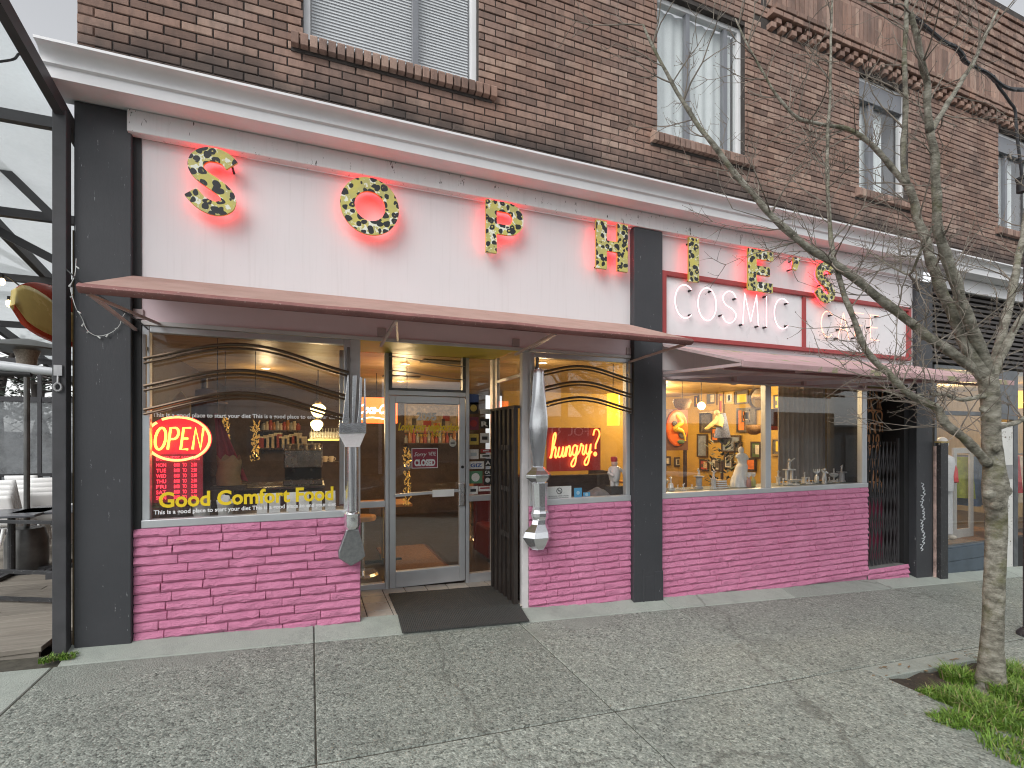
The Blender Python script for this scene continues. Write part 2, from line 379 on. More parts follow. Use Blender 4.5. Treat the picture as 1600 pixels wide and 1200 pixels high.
for i in range(len(XJ)-1):
    a, b = XJ[i]+G, XJ[i+1]-G
    for (y0, y1) in ((-1.95,-.25),(-3.62,-1.95),(-5.1,-3.62)):
        if XJ[i] == 3.865 and y0 == -3.62:
            for r in ((a,4.5,y0+G,y1-G),(4.512,b,-2.14,y1-G),(4.512,b,y0+G,-3.42)): slab_mesh(*r).build('paving_slab', SIDEWALK if r[1] < 4.6 else SMOOTHC, walk)
            continue
        slab_mesh(a, b, y0+.008, y1-.008).build('paving_slab', SMOOTHC if XJ[i] < -2 else SIDEWALK, walk)
    if a > -1.8:
        zf = lambda x, y: gz(x, -.25)+.07*(y+.25)/.25
        slab_mesh(a if a > -1.7 else -1.72, b, -.25+G, .05, zf=zf).build('kerb_strip', SMOOTHC, walk)
jf = MB()
for (xa, xb, ya, yb) in ((-5.6,4.5,-5.1,-.02),(4.5,5.83,-5.1,-3.42),(4.5,5.83,-2.14,-.02),(5.83,15.5,-5.1,-.02)): jf.add([(x,y,gz(x,y)-.009) for x,y in ((xa,ya),(xb,ya),(xb,yb),(xa,yb))], [(0,1,2,3)])
jf.build('joint_filler', M('joint_dirt', (.075,.07,.055), .95, var=.4, vs=20), walk)
k = MB(); k.add([(x,y,gz(x,0)+z) for x in (-60,60) for y,z in ((-5.1,-.05),(-5.1,-.065),(-5.3,-.065),(-5.3,-.22))], [(0,1,5,4),(1,2,6,5),(2,3,7,6)])
tag(k.build('kerb', SMOOTHC), 'concrete kerb between pavement and street', kind='structure')
soil = MB(); soil.grid(lambda u,v: (4.5+1.36*u, -3.44+1.32*v, gz(4.5+1.36*u, -3.44+1.32*v)-.035+.03*noise.noise(Vector((u*7,v*7,2)))), 14, 14)
tag(soil.build('soil_bed', M('damp_soil', (.055,.042,.03), .95, var=.4, vs=14, bump=.9, bs=60, dist=.02), smooth=True), 'bare brown soil around the street tree', kind='structure')
# ================================================================== BUILDING
B = thing('brick_building', 'brown brick corner building with pink stone shopfront below', 'building', (3.7,0,0))
OPEN_ = [(-.06,1.60,5.30,7.02),(3.83,5.22,5.30,7.02),(7.42,8.56,5.30,7.02),(11.0,12.2,5.30,7.02)]
def cut_boxes(m, x0, x1, z0, z1, y0, y1, ops):
    xs = x0
    for a, b, c, d in ops:
        m.box(xs,a,y0,y1,z0,z1); m.box(a,b,y0,y1,z0,c); m.box(a,b,y0,y1,d,z1); xs = b
    m.box(xs,x1,y0,y1,z0,z1)
w = MB(); cut_boxes(w, -1.685, 15, 4.47, 9.2, .004, .16, OPEN_); w.build('mortar_wall', MORTAR, B)
CH = .0765; bl = []
def brick(mb, x0, x1, z0, z1, y=-.008, dep=.03, c=.004):
    x0 += R.uniform(0,.003); z0 += R.uniform(0,.002); y += R.uniform(-.004,.003)
    mb.add([(x0,dep,z0),(x1,dep,z0),(x1,dep,z1),(x0,dep,z1),(x0,y+c,z0),(x1,y+c,z0),(x1,y+c,z1),(x0,y+c,z1),(x0+c,y,z0+c),(x1-c,y,z0+c),(x1-c,y,z1-c),(x0+c,y,z1-c)],
           [(0,1,5,4),(1,2,6,5),(2,3,7,6),(3,0,4,7),(4,5,9,8),(5,6,10,9),(6,7,11,10),(7,4,8,11),(8,9,10,11)])
row = 0; z = 4.475
while z < 9.0:
    dent = 7.06 < z+.03 < 7.24; sold = 7.40 < z+.03 < 7.92
    x = -1.69 - (.12 if row % 2 else 0)
    while x < 14.6:
        L = .232 if not (z > 8.0 and row % 2) else .116
        a, b = max(x, -1.69), x+L-.010; x += L
        if b-a < .03: continue
        if (dent or sold) and b > 5.5: continue
        segs = [(a,b)]
        for (oa,ob,oc,od) in OPEN_:
            if z+CH > oc+.01 and z < od-.01:
                segs = [s for (p,q) in segs for s in ((p,min(q,oa)),(max(p,ob),q)) if s[1]-s[0] > .025]
        for p, q in segs:
            edge = any(abs(p-ob) < .004 or abs(q-oa) < .004 for oa,ob,oc,od in OPEN_)
            bl.append((p,q,z,z+CH-.010,.13 if edge else .03,-.008-(.02 if z > 8.0 and row % 2 else 0)))
    row += 1; z += CH
# corbelled dentils and a soldier band on the right part of the facade
for i in range(48):
    xa = 5.6+i*.19
    for kz, off in ((7.075,0),(7.152,.095)): bl.append((xa+off,xa+off+.09,kz,kz+.068,.03,-.075))
    bl.append((xa,xa+.18,7.235,7.30,.03,-.10)); bl.append((xa+.05,xa+.23,7.31,7.375,.03,-.115))
for i in range(105): bl.append((5.6+i*.086,5.6+i*.086+.076,7.40,7.91,.03,-.02))
vis = []
for q in bl:
    px, py = pix(((q[0]+q[1])/2, 0, (q[2]+q[3])/2))
    if -500 < px < 2300 and -400 < py < 1300: vis.append(((Vector(((q[0]+q[1])/2,0,q[2]))-EYE).length, q))
vis.sort(key=lambda t: t[0]); rest = MB(); bw = thing('brick_wall', None, None); bw.parent = B; bw.location = (-3.7,0,0)
for i, (d, q) in enumerate(vis):
    if i < 300:
        m = MB(); brick(m, q[0],q[1],q[2],q[3],q[5],q[4]); m.build('brick', BRICK, bw)
    else: brick(rest, q[0],q[1],q[2],q[3],q[5],q[4])
rest.build('brick', BRICK, bw, kind='stuff')
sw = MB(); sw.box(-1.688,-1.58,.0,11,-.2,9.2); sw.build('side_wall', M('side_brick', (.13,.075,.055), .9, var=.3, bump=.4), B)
# upper windows
UFR = M('window_frame_grey', (.20,.21,.23), .4, var=.06); UWH = M('white_window_frame', (.78,.79,.8), .4, var=.03)
for n, (a, b, c, d) in enumerate(OPEN_):
    fr = MB()
    for r in ((a,a+.06,c,d),(b-.06,b,c,d)): fr.box(r[0],r[1],.07,.15,r[2],r[3])
    fr.box(a+.06,b-.06,.07,.15,c,c+.05); fr.box(a+.06,b-.06,.07,.15,d-.06,d)
    wnd = fr.build('upper_window', UWH, B, bevel=.004)
    top = d-.06
    if n >= 2:
        h = MB(); h.box(a+.06,b-.06,.06,.12,d-.32,d-.06); h.box(a+.06,b-.06,.05,.12,d-.34,d-.32); h.build('head_panel', UFR, wnd, bevel=.004); top = d-.34
    bars = {0:[.62],1:[.38,.82],2:[.32,.36],3:[.36]}[n]
    mb = MB()
    for t in bars: mb.box(a+(b-a)*t-.03,a+(b-a)*t+.03,.075,.14,c+.05,top)
    mb.build('mullion', UFR, wnd, bevel=.003)
    xs = [a+.06]+[a+(b-a)*t for t in bars]+[b-.06]
    for p, q in zip(xs, xs[1:]):
        if q-p < .08: continue
        m = MB(); m.box(p,q,.105,.111,c+.05,top); m.build('pane', GLASS, wnd)
    if n == 0:
        m = MB(); zz = c+.06
        while zz < d-.1:
            m.add([(a+.07,.150,zz),(b-.07,.150,zz),(b-.07,.166,zz+.036),(a+.07,.166,zz+.036)], [(0,1,2,3)]); zz += .03
        m.build('venetian_blind', M('white_blind', (.80,.82,.84), .5, var=.02), wnd, kind='stuff')
    else:
        m = MB(); m.grid(lambda u,v: (a+.07+u*(b-a-.14)*(1 if n==1 else .72), .19+.012*math.sin(u*48), c+.06+v*(d-c-.1)), 72, 1)
        m.build('curtain', M('pale_curtain', (.78,.83,.83) if n == 1 else (.72,.74,.74), .8, var=.04), wnd, smooth=180)
    m = MB(); m.box(a,b,.5,.52,c,d); m.box(a-.02,a,.16,.52,c,d); m.box(b,b+.02,.16,.52,c,d); m.build('room_lining', M('dim_room', (.25,.25,.26), .9, var=.05), wnd)
    # sill of bricks on edge
    m = MB(); m.box(a-.10,b+.14,-.02,.07,c-.155,c-.125); sl_ = m.build('window_sill', MORTAR, B)
    x = a-.10
    while x < b+.13:
        m = MB(); y0 = -.085
        m.add([(x,y0,c-.125),(x+.064,y0,c-.125),(x+.064,.07,c-.125),(x,.07,c-.125),(x,y0,c-.028),(x+.064,y0,c-.028),(x+.064,.07,c+.006),(x,.07,c+.006),(x,y0+.025,c-.002),(x+.064,y0+.025,c-.002)],
              [(0,3,2,1),(0,1,5,4),(4,5,9,8),(8,9,6,7),(1,2,6,9,5),(0,4,8,7,3)])
        m.build('sill_brick', BRICK, sl_, bevel=.005); x += .078
# cornice
def cornice(x0, x1, k=1., dz=0):
    P = [(.02,4.295),(-.30,4.295),(-.30,4.375),(-.325,4.385),(-.325,4.40)]
    P += [(-.325-.085*(1-math.cos(t*math.pi/2*.96)), 4.40+.075*math.sin(t*math.pi/2)) for t in (.2,.4,.6,.8,1)]
    P += [(-.425,4.478),(-.425,4.497),(-.40,4.50),(.02,4.52)]
    m = MB(); n = len(P)
    vs = [(x0,y*k,z+dz) for y,z in P]+[(x1,y*k,z+dz) for y,z in P]
    m.add(vs, [(i,(i+1)%n,n+(i+1)%n,n+i) for i in range(n)]+[tuple(range(n-1,-1,-1)), tuple(range(n,2*n))]); return m
cornice(-1.79,9.10).build('cornice', CORNICE, B, smooth=35)
cornice(9.13,15,.9,-.02).build('cornice', CORNICE, B, smooth=35)
m = MB(); m.box(-1.345,8.765,-.095,.0,4.115,4.292); m.build('fascia_board', BOARD, B, bevel=.006)
m = MB(); m.box(9.12,15,-.06,.0,4.06,4.272); m.build('fascia_board', CORNICE, B, bevel=.01)
# piers
def pier(x0, x1, top, name='pier', y0=-.06):
    m = MB(); zb = gz((x0+x1)/2,-.06)-.05; m.box(x0,x1,y0,.14,zb,top); return m.build(name, PILLAR, B, bevel=.008)
pier(-1.69,-1.325,4.29); pier(3.45,3.855,4.112, y0=-.075); pier(8.66,9.06,4.112)
# wooden base of the middle pier: split timber
m = MB()
for i,(a,b) in enumerate(((3.445,3.56),(3.568,3.60),(3.608,3.73),(3.738,3.86))): m.box(a,b,-.078-.003*(i%2),-.06,gz(3.65,0)-.05,.12+.05*math.sin(i*2.1))
m.build('pier_base', PILLAR, B, bevel=.006)
m = MB(); m.box(-1.325,-1.27,-.01,.12,.0,4.12); m.build('pier_return', BLACK, B)
# sign panels
m = MB(); m.box(-1.27,3.45,-.0,.06,2.985,4.115); m.build('sign_panel', WHITEP, B)
m = MB(); m.box(-1.27,3.45,-.004,.06,2.635,2.985); m.build('head_panel', PINKBOUNCE, B)
m = MB(); m.box(3.855,8.66,-.0,.06,2.45,4.115); m.build('sign_panel', WHITEP, B)
m = MB(); m.box(-1.27,3.45,-.022,-.004,2.605,2.64); m.build('head_trim', CREAMP, B, bevel=.003)
# ---- pink split-face stone
def stone(x0, x1, z0, z1, seed):
    nu = max(5, int((x1-x0)/.036)); nv = 4; m = MB(); dz = [0,.10,.30,.80,1]; dy = [-.011,-.019,-.026,-.016,-.009]
    def f(u, v):
        j = round(v*nv); i = round(u*nu); W_ = x1-x0; x = x0 if i == 0 else x1 if i == nu else x0+.005+(W_-.010)*(i-1)/(nu-2); zz = z0+dz[j]*(z1-z0); q = noise.noise(Vector((x*9,zz*14,seed))); q2 = noise.noise(Vector((x*23,zz*30,seed+5)))
        e = 1 if 0 < j < nv and 0 < u < 1 else 0
        if j in (1,2): zz += .016*q2*j/2
        q3 = noise.noise(Vector((x*40,zz*60,seed+9)))
        return (x+.004*q2*e, -.010*q3*e+dy[j]*(1 if 0 < u < 1 else .72)*(1+.55*q)-e*.010*(q2+.35), zz+e*.004*q)
    m.grid(f, nu, nv)
    return m
def stone_wall(x0, x1, zt, label=None):
    wl = MB(); zb = gz(x1,0)-.08; wl.box(x0,x1,.004,.10,zb,zt-.004); W = wl.build('stone_wall', PINK, B)
    z = zt; r = R.randrange(9)
    h = .0765
    while z > gz(x0,0):
        x = x0; first = True
        while x < x1-.001:
            L = R.choice((.28,.34,.40,.46,.30))*(R.uniform(.45,.95) if first else 1); first = False
            e = x+L
            if x1-e < .14: e = x1
            if z > gz(e,0)-.02: stone(x+.001, e-.001, z-h+.0003, z-.0003, r).build('stone', PINK, W, smooth=26)
            x = e
        z -= h; r += 1
    return W
stone_wall(-1.325,.435,.955); stone_wall(2.155,3.45,.955); stone_wall(3.855,7.60,.955)
# return face of the left wall end and low kerb before the side door
m = MB(); m.box(.30,.436,.05,1.0,-.15,.95); m.build('return_wall', M('maroon_paint', (.12,.02,.035), .5, var=.1), B)
W = MB(); W.box(7.60,8.55,.0,.62,-.6,-.275); W = W.build('door_step', M('step_concrete', (.20,.21,.20), .85, var=.2, bump=.3), B)
for zt in (-.262,-.338,-.414):
    x = 7.60
    for L in (.38,.33,.24): stone(x+.002, x+L-.002, zt-.074, zt, 7+x).build('stone', PINK, W, smooth=38); x += L
# ---- shop windows
def shop_window(x0, x1, z0, z1, mull=(), fw=.055, sill=.065, mat=ALU, zhead=None):
    m = MB(); m.box(x0,x1,-.02,.07,z0,z0+sill); m.box(x0,x0+fw,-.004,.07,z0+sill,z1); m.box(x1-fw,x1,-.004,.07,z0+sill,z1); m.box(x0+fw,x1-fw,-.004,.07,z1-fw,z1)
    for a in mull: m.box(a-.05,a+.05,-.012,.07,z0+sill,z1-fw)
    W = m.build('shop_window', mat, B, bevel=.006)
    s = MB()
    xs = [x0+fw]+list(mull)+[x1-fw]
    for a, b in zip(xs, xs[1:]):
        p = MB(); p.box(a+.04 if a in mull else a, b-.04 if b in mull else b, .028, .034, z0+sill, z1-fw); p.build('pane', GLASS, W)
    return W
WIN1 = shop_window(-1.27,.345,.955,2.605); WIN2 = shop_window(2.175,3.45,.955,2.605); WIN3 = shop_window(3.855,7.60,.955,2.50,(5.62,), .11)
m = MB(); m.box(.345,.435,-.006,.07,.955,2.605); m.build('door_jamb', CREAMP, B, bevel=.004)
m = MB(); m.box(2.085,2.155,-.012,.07,-.2,2.605); m.box(2.155,2.175,-.006,.07,.955,2.605); m.build('door_jamb', CREAMP, B, bevel=.004)
# window lettering
c = at(248,783,.02)
text('Good Comfort Food', .1, at(248,783,.024).x, .024, 1.115, 'window_lettering', YELLOWV, WIN1, fit=at(521,780,.024).x-at(248,783,.024).x, bold=.003, height=.125)
SL = 'This is a good place to start your diet This is a good place to end your diet'
text(SL, .05, at(238,650,.024).x, .024, 1.862, 'window_lettering', WHITEV, WIN1, fit=at(527,654,.024).x-at(238,650,.024).x, bold=.001)
text(SL, .05, at(240,797,.024).x, .024, 1.058, 'window_lettering', WHITEV, WIN1, fit=at(525,790,.024).x-at(240,797,.024).x, bold=.001)
# ---- entrance
TILE = M('glazed_floor_tile', (.50,.46,.41), .45, var=.12, vs=9, rand=.12, wear=.1, wcol=(.30,.22,.14), ws=12)
zt = lambda x, y=0: -.035-.036*(x-.435)
fl = slab_mesh(.436,2.12,.0,1.0,.1,zt,-.006).build('entrance_floor', MORTAR, B)
x = .436-.17
while x < 2.12:
    y = .004
    while y < .99:
        a, b = max(x,.438), min(x+.243, 2.118)
        if b-a > .02: slab_mesh(a,b-.003,y,min(y+.240,.995),.02,zt,.002,.003).build('floor_tile', TILE, fl)
        y += .248
    x += .248
m = MB(); m.box(.435,2.085,-.0,.07,2.605,2.64); m.box(.435,2.12,.07,1.0,2.66,2.69); m.build('entrance_soffit', M('olive_yellow_paint', (.52,.43,.05), .5, var=.1), B)
DY = 1.02
m = MB()   # outer framing with sidelights
for a, b in ((.30,.345),(.795,.835),(1.755,1.80),(2.10,2.155)): m.box(a,b,DY-.05,DY+.05,-.09,2.66)
for a, b, zz in ((.345,.795,.93),(1.80,2.10,.945)): m.box(a,b,DY-.04,DY+.04,zz-.04,zz+.03)
for a, b in ((.345,.795),(1.80,2.10)): m.box(a,b,DY-.04,DY+.04,-.09,.02)
m.box(.835,1.755,DY-.05,DY+.05,2.18,2.235)
m.box(2.12,2.155,.07,.13,-.2,2.66); m.box(2.118,2.155,.86,.93,-.15,2.66); m.box(2.12,2.155,.13,.86,2.35,2.39)
ENT = m.build('entrance_frame', ALU, B, bevel=.004)
m = MB(); m.box(.838,.875,DY-.056,DY+.04,2.235,2.66); m.box(1.715,1.752,DY-.056,DY+.04,2.235,2.66); m.box(.875,1.715,DY-.054,DY+.04,2.236,2.262); m.build('transom_frame', DARKALU, ENT, bevel=.003)
for a, b, c, d in ((.345,.795,.96,2.66),(.345,.795,.02,.89),(1.80,2.10,.975,2.66),(1.80,2.10,.02,.905),(.875,1.715,2.262,2.66)):
    m = MB(); m.box(a,b,DY,DY+.006,c,d); m.build('pane', GLASS, ENT)
m = MB(); m.box(2.13,2.136,.13,.86,-.1,2.35); m.box(2.13,2.136,.13,.86,2.39,2.66); m.build('pane', GLASS, ENT)
m = MB(); m.box(.40,.406,.07,DY-.05,.95,2.66); m.build('pane', GLASS, ENT)
m = MB()
for zz in (2.42,2.58): m.tube([(.84+.9*i/18, DY-.075, zz+.035*math.cos(i/18*math.pi*1.05)) for i in range(19)], .006, 6)
m.build('wavy_rod', M('steel_rod', (.35,.34,.33), .35, .8, var=.1), ENT, smooth=True)
m = MB()   # door leaf
m.box(.842,.915,DY-.045,DY+.02,-.05,2.175); m.box(1.675,1.748,DY-.045,DY+.02,-.05,2.175); m.box(.915,1.675,DY-.045,DY+.02,2.09,2.175); m.box(.915,1.675,DY-.045,DY+.02,-.05,.135)
DOOR = m.build('entrance_door', ALU, B, bevel=.005)
m = MB(); m.box(.915,1.675,DY-.012,DY-.006,.135,2.09); m.build('pane', GLASS, DOOR)
m = MB(); m.beam((.90,DY-.06,1.02),(1.69,DY-.06,1.05),.03,.035); m.build('push_bar', ALU, DOOR, bevel=.004)
p = at(676,772,DY-.09); m = MB(); m.box(p.x,p.x+.26,DY-.09,DY-.076,.985,1.07); m.build('label_plate', PAPER, DOOR)
m = MB(); m.box(1.655,1.735,DY-.085,DY-.045,.86,1.14); m.build('pull_handle', M('handle_aluminium', (.75,.76,.78), .25, .9, var=.04), DOOR, bevel=.012)
m = MB(); m.lathe([(.018,0),(.018,-.012),(.008,-.014)], (1.712,DY-.045,1.33), 12, 'y'); m.build('lock', BLACK, DOOR)
p = at(651,656,DY-.016); text('2095', .1, p.x, DY-.016, p.z, 'house_number', WHITEV, DOOR, fit=at(682,656,DY-.016).x-p.x, height=.09, bold=.004)
p = at(622,672,DY-.016); text('Loving your neighbourhood', .1, p.x, DY-.016, p.z, 'door_lettering', YELLOWV, DOOR, fit=.77, height=.085, shear=.35, bold=.004)
p = at(648,682,DY-.016); text('• since 1988 •', .1, p.x, DY-.016, p.z, 'door_lettering', YELLOWV, DOOR, fit=.35, height=.045, shear=.3)
# stickers on the right sidelight
SC_ = {'w':(.75,.75,.72),'k':(.03,.03,.03),'g':(.10,.26,.15),'r':(.4,.05,.05),'b':(.07,.13,.35),'y':(.6,.45,.1),'m':(.2,.05,.08),'c':(.45,.52,.55)}
smat = {k: M('sticker_'+n, SC_[k], .5, var=.15, vs=60) for k, n in zip('wkgrbymc', ('white','black','green','red','blue','yellow','maroon','grey'))}
rows = [(2.10,'b',.13,.13,0,None,''),(1.98,'k',.13,.15,0,'y','o'),(1.98,'w',.15,.07,.15,None,''),(1.78,'m',.13,.17,0,'r','o'),(1.80,'k',.12,.13,.15,'w','R'),(1.80,'w',.05,.14,.28,'k','o'),
 (1.60,'y',.13,.14,0,'k','#'),(1.62,'w',.12,.13,.15,'k','#'),(1.60,'k',.10,.15,.28,'w','*'),(1.42,'w',.13,.13,0,'c','#'),(1.43,'w',.15,.06,.15,'k','#'),(1.50,'r',.15,.05,.16,'w','#'),
 (1.30,'w',.20,.10,0,'b','GIZ'),(1.33,'k',.11,.10,.21,'w','A'),(1.12,'g',.18,.16,0,'w','o'),(1.22,'k',.15,.08,.2,'w','CA'),(1.10,'k',.12,.12,.2,'w','o'),(.985,'w',.12,.11,0,'k','#'),(1.02,'w',.22,.07,.13,'r','--'),(.985,'k',.02,.02,.3,None,'')]
for (z0, cl, sw_, sh_, dx, c2, tx) in rows:
    if dx+sw_ > .30: sw_ = .295-dx
    if sw_ < .03: continue
    xx = 1.803+dx; m = MB(); m.box(xx, xx+sw_, DY-.0025, DY-.0008, z0, z0+sh_-.008); s = m.build('sticker', smat[cl], ENT)
    if c2:
        if tx == 'o':
            m = MB(); m.lathe([(min(sw_,sh_)*.33,0),(min(sw_,sh_)*.33,-.0008)], (xx+sw_/2,DY-.0025,z0+sh_/2-.004), 18, 'y'); m.build('sticker', smat[c2], ENT)
        elif tx == '#':
            m = MB(); m.box(xx+sw_*.2,xx+sw_*.8,DY-.0033,DY-.0025,z0+sh_*.3,z0+sh_*.62); m.build('sticker', smat[c2], ENT)
        else: text(tx, .05, xx+sw_*.12, DY-.003, z0+sh_*.22, 'sticker', smat[c2], ENT, fit=sw_*.75, height=sh_*.45, bold=.002)
# ================================================================== LEOPARD LETTERS
LY0, LY1 = -.135, -.105
def letter(ch, label, shape, px):
    """shape: list of ('strip',A,B,closed) / ('poly',pts) drawn in x,z ; px = neon centre lines"""
    allx = [p[0] for s in shape for row in s[1:3] if isinstance(row, list) for p in row]
    base = ((min(allx)+max(allx))/2, 0, 3.56)
    t = thing('sign_letter', label, 'sign letter', base, 'leopard print letters on the sign')
    f = MB(); r = MB()
    for s in shape:
        if s[0] == 'strip': f.strip(s[1], s[2], LY0, LY0+.008, s[3]); r.strip(s[1], s[2], LY0+.008, LY1, s[3])
        else: f.prism(s[1], LY0, LY0+.008); r.prism(s[1], LY0+.008, LY1)
    f.build('letter_face', LEOPARD, t); r.build('letter_return', M('letter_edge_yellow', (.55,.40,.08), .4, var=.1), t)
    n = MB()
    for ln in px: n.tube([(x,-.055,z) for x,z in ln], .009, 6)
    n.build('neon_tube', RED, t, smooth=True)
    for ln in px[:1]:
        for q in (ln[0], ln[len(ln)//2]): MB().cyl((q[0],-.105,q[1]), (q[0],.0,q[1]), .01, None, 6).build('standoff', BLACK, t)
T0, Z0 = 4.085, 3.555; ZM = (T0+Z0)/2
def rect(x0,x1,z0,z1): return ('poly', [(x0,z0),(x1,z0),(x1,z1),(x0,z1)])
def ribbon(ctr, w):
    A = []; Bq = []
    for i, p in enumerate(ctr):
        a = ctr[max(i-1,0)]; b = ctr[min(i+1,len(ctr)-1)]; d = Vector((b[0]-a[0], b[1]-a[1])).normalized(); n = Vector((-d.y, d.x))*w/2
        A.append((p[0]+n.x, p[1]+n.y)); Bq.append((p[0]-n.x, p[1]-n.y))
    return A, Bq
def s_curve(cx, w, h, zb, t):
    pts = [(.94,.80),(.80,.89),(.60,.93),(.36,.91),(.18,.80),(.16,.66),(.30,.55),(.52,.46),(.72,.37),(.86,.25),(.82,.12),(.62,.05),(.40,.07),(.20,.15),(.04,.27)]
    return [(p.x, p.y) for p in smoothline([(cx-w/2+x*w, zb+y*h, 0) for x,y in pts], 4)]
sc = s_curve(-.755, .33, .50, 3.565, .11); A, Bq = ribbon(sc, .112)
letter('S', 'large leopard print letter S at the left end of the sign', [('strip',A,Bq,False)], [sc])
cx, rx, rz = .51, .262, .262
A = arc(cx,ZM,rx,rz,0,360,40)[:-1]; Bq = arc(cx,ZM,rx-.125,rz-.125,0,360,40)[:-1]
letter('O', 'round leopard print letter O between the S and the P', [('strip',A,Bq,True)], [arc(cx,ZM,.20,.20,0,360,28)])
x0 = 1.635; oa = [(x0+.115,T0)]+arc(x0+.235,T0-.165,.175,.165,90,-90,14)+[(x0+.115,T0-.33)]; ib = [(x0+.115,T0-.10)]+arc(x0+.225,T0-.165,.062,.065,90,-90,14)+[(x0+.115,T0-.23)]
letter('P', 'leopard print letter P left of the H on the sign', [rect(x0,x0+.115,Z0,T0),('strip',oa,ib,False)], [[(x0+.055,Z0+.05),(x0+.055,T0-.05)], [(x0+.06,T0-.05)]+arc(x0+.235,T0-.165,.12,.115,90,-90,12)+[(x0+.06,T0-.28)]])
x0 = 2.915
letter('H', 'leopard print letter H beside the middle black pier', [rect(x0,x0+.135,Z0,T0),rect(x0+.275,x0+.41,Z0,T0),rect(x0+.135,x0+.275,ZM-.06,ZM+.055)], [[(x0+.06,Z0+.05),(x0+.06,T0-.05)],[(x0+.34,Z0+.05),(x0+.34,T0-.05)],[(x0+.06,ZM),(x0+.34,ZM)]])
letter('I', 'narrow leopard print letter I above the word COSMIC', [rect(4.195,4.345,Z0,T0)], [[(4.27,Z0+.04),(4.27,T0-.04)]])
x0 = 5.135
letter('E', 'leopard print letter E right of the narrow I', [rect(x0,x0+.14,Z0,T0),rect(x0+.14,x0+.43,T0-.12,T0),rect(x0+.14,x0+.37,ZM-.055,ZM+.06),rect(x0+.14,x0+.42,Z0,Z0+.12)], [[(x0+.40,T0-.06),(x0+.06,T0-.06),(x0+.06,Z0+.06),(x0+.38,Z0+.06)],[(x0+.06,ZM),(x0+.33,ZM)]])
letter("'", 'small leopard print apostrophe between E and S', [('poly',[(5.93,T0-.17),(5.99,T0-.18),(6.06,T0-.01),(5.94,T0-.01)])], [[(5.97,T0-.15),(6.0,T0-.03)]])
sc = s_curve(6.55, .34, .50, 3.565, .11); A, Bq = ribbon(sc, .115)
letter('S', 'leopard print letter S behind the tree branches', [('strip',A,Bq,False)], [sc])
# ================================================================== COSMIC CAFE SIGN
t = thing('sign_board', 'long white sign board with red frame on the right bay', 'sign', (6.2,-.02,2.87))
m = MB(); m.box(3.88,8.52,-.02,-.002,2.875,3.655); m.build('board', M('white_enamel', (.80,.79,.80), .3, var=.03), t)
m = MB(); m.box(3.862,3.925,-.06,-.002,2.862,3.67); m.box(8.47,8.535,-.06,-.002,2.862,3.67); m.box(3.925,8.47,-.06,-.002,2.862,2.915); m.box(3.925,8.47,-.06,-.002,3.615,3.67); m.build('frame', REDP, t, bevel=.004)
m = MB(); m.box(6.225,6.28,-.045,-.02,2.915,3.615); m.build('divider', REDP, t)
def neon_mat(n, c, e): return M(n, c, .4, var=0, emit=e, ecol=c)
def strokes(word, x, z, w, h, gap, shear=0):
    """single-line capitals as polylines"""
    D = {'O':[arc(.5,.5,.48,.5,60,420,26)], 'P':[[(.12,0),(.12,1)]+[(.55,1)]+arc(.55,.74,.38,.26,90,-90,10)+[(.12,.48)]], 'E':[[(.85,1),(.15,1),(.15,0),(.85,0)],[(.15,.5),(.72,.5)]],
         'N':[[(.1,0),(.1,1),(.88,0),(.88,1)]], 'C':[arc(.55,.5,.5,.5,48,312,22)], 'S':[[(p.x,p.y) for p in smoothline([(.88,.8,0),(.7,.97,0),(.4,.98,0),(.14,.78,0),(.3,.56,0),(.68,.44,0),(.88,.24,0),(.62,.02,0),(.3,.03,0),(.1,.22,0)],4)]],
         'M':[[(.05,0),(.16,1),(.5,.12),(.84,1),(.95,0)]], 'I':[[(.5,0),(.5,1)]], 'A':[[(.06,0),(.5,1),(.94,0)],[(.22,.36),(.78,.36)]], 'F':[[(.15,0),(.15,1),(.85,1)],[(.15,.52),(.7,.52)]]}
    out = []
    for ch in word:
        ww = w*(.45 if ch == 'I' else 1)
        for s in D[ch]: out.append([(x+a*ww+shear*b*h, z+b*h) for a,b in s])
        x += ww+gap
    return out
t = thing('neon_sign', 'pink neon word COSMIC on the white board', 'neon sign', (5.0,-.07,3.1))
m = MB(); s2 = MB(); lines = strokes('COSMIC', 0, 0, .285, .40, .055)
X0, X1 = 4.02, 5.90; mx = max(p[0] for l in lines for p in l)
for i, l in enumerate(lines):
    q = [(X0+p[0]/mx*(X1-X0), -.075, 3.125+p[1]) for p in l]; m.tube(q, .0062, 6); s2.cyl(q[0], (q[0][0],-.02,q[0][2]), .011, .014, 6); s2.cyl(q[-1], (q[-1][0],-.02,q[-1][2]), .011, .014, 6)
m.build('neon_tube', neon_mat('neon_pink', (1,.58,.62), 1.5), t, smooth=True); s2.build('tube_support', BLACK, t)
t = thing('neon_sign', 'orange neon word CAFE on the right part of the board', 'neon sign', (7.2,-.07,3.1))
m = MB(); s2 = MB(); lines = strokes('CAFE', 0, 0, .22, .36, .06); mx = max(p[0] for l in lines for p in l)
for l in lines:
    q = [(6.52+p[0]/mx*1.22, -.075, 3.08+p[1]+(.03 if p[0]/mx > .5 else 0)) for p in l]; m.tube(q, .0062, 6); s2.cyl(q[0], (q[0][0],-.02,q[0][2]), .011, .014, 6)
m.build('neon_tube', neon_mat('neon_orange', (1,.42,.28), 1.6), t, smooth=True); s2.build('tube_support', BLACK, t)
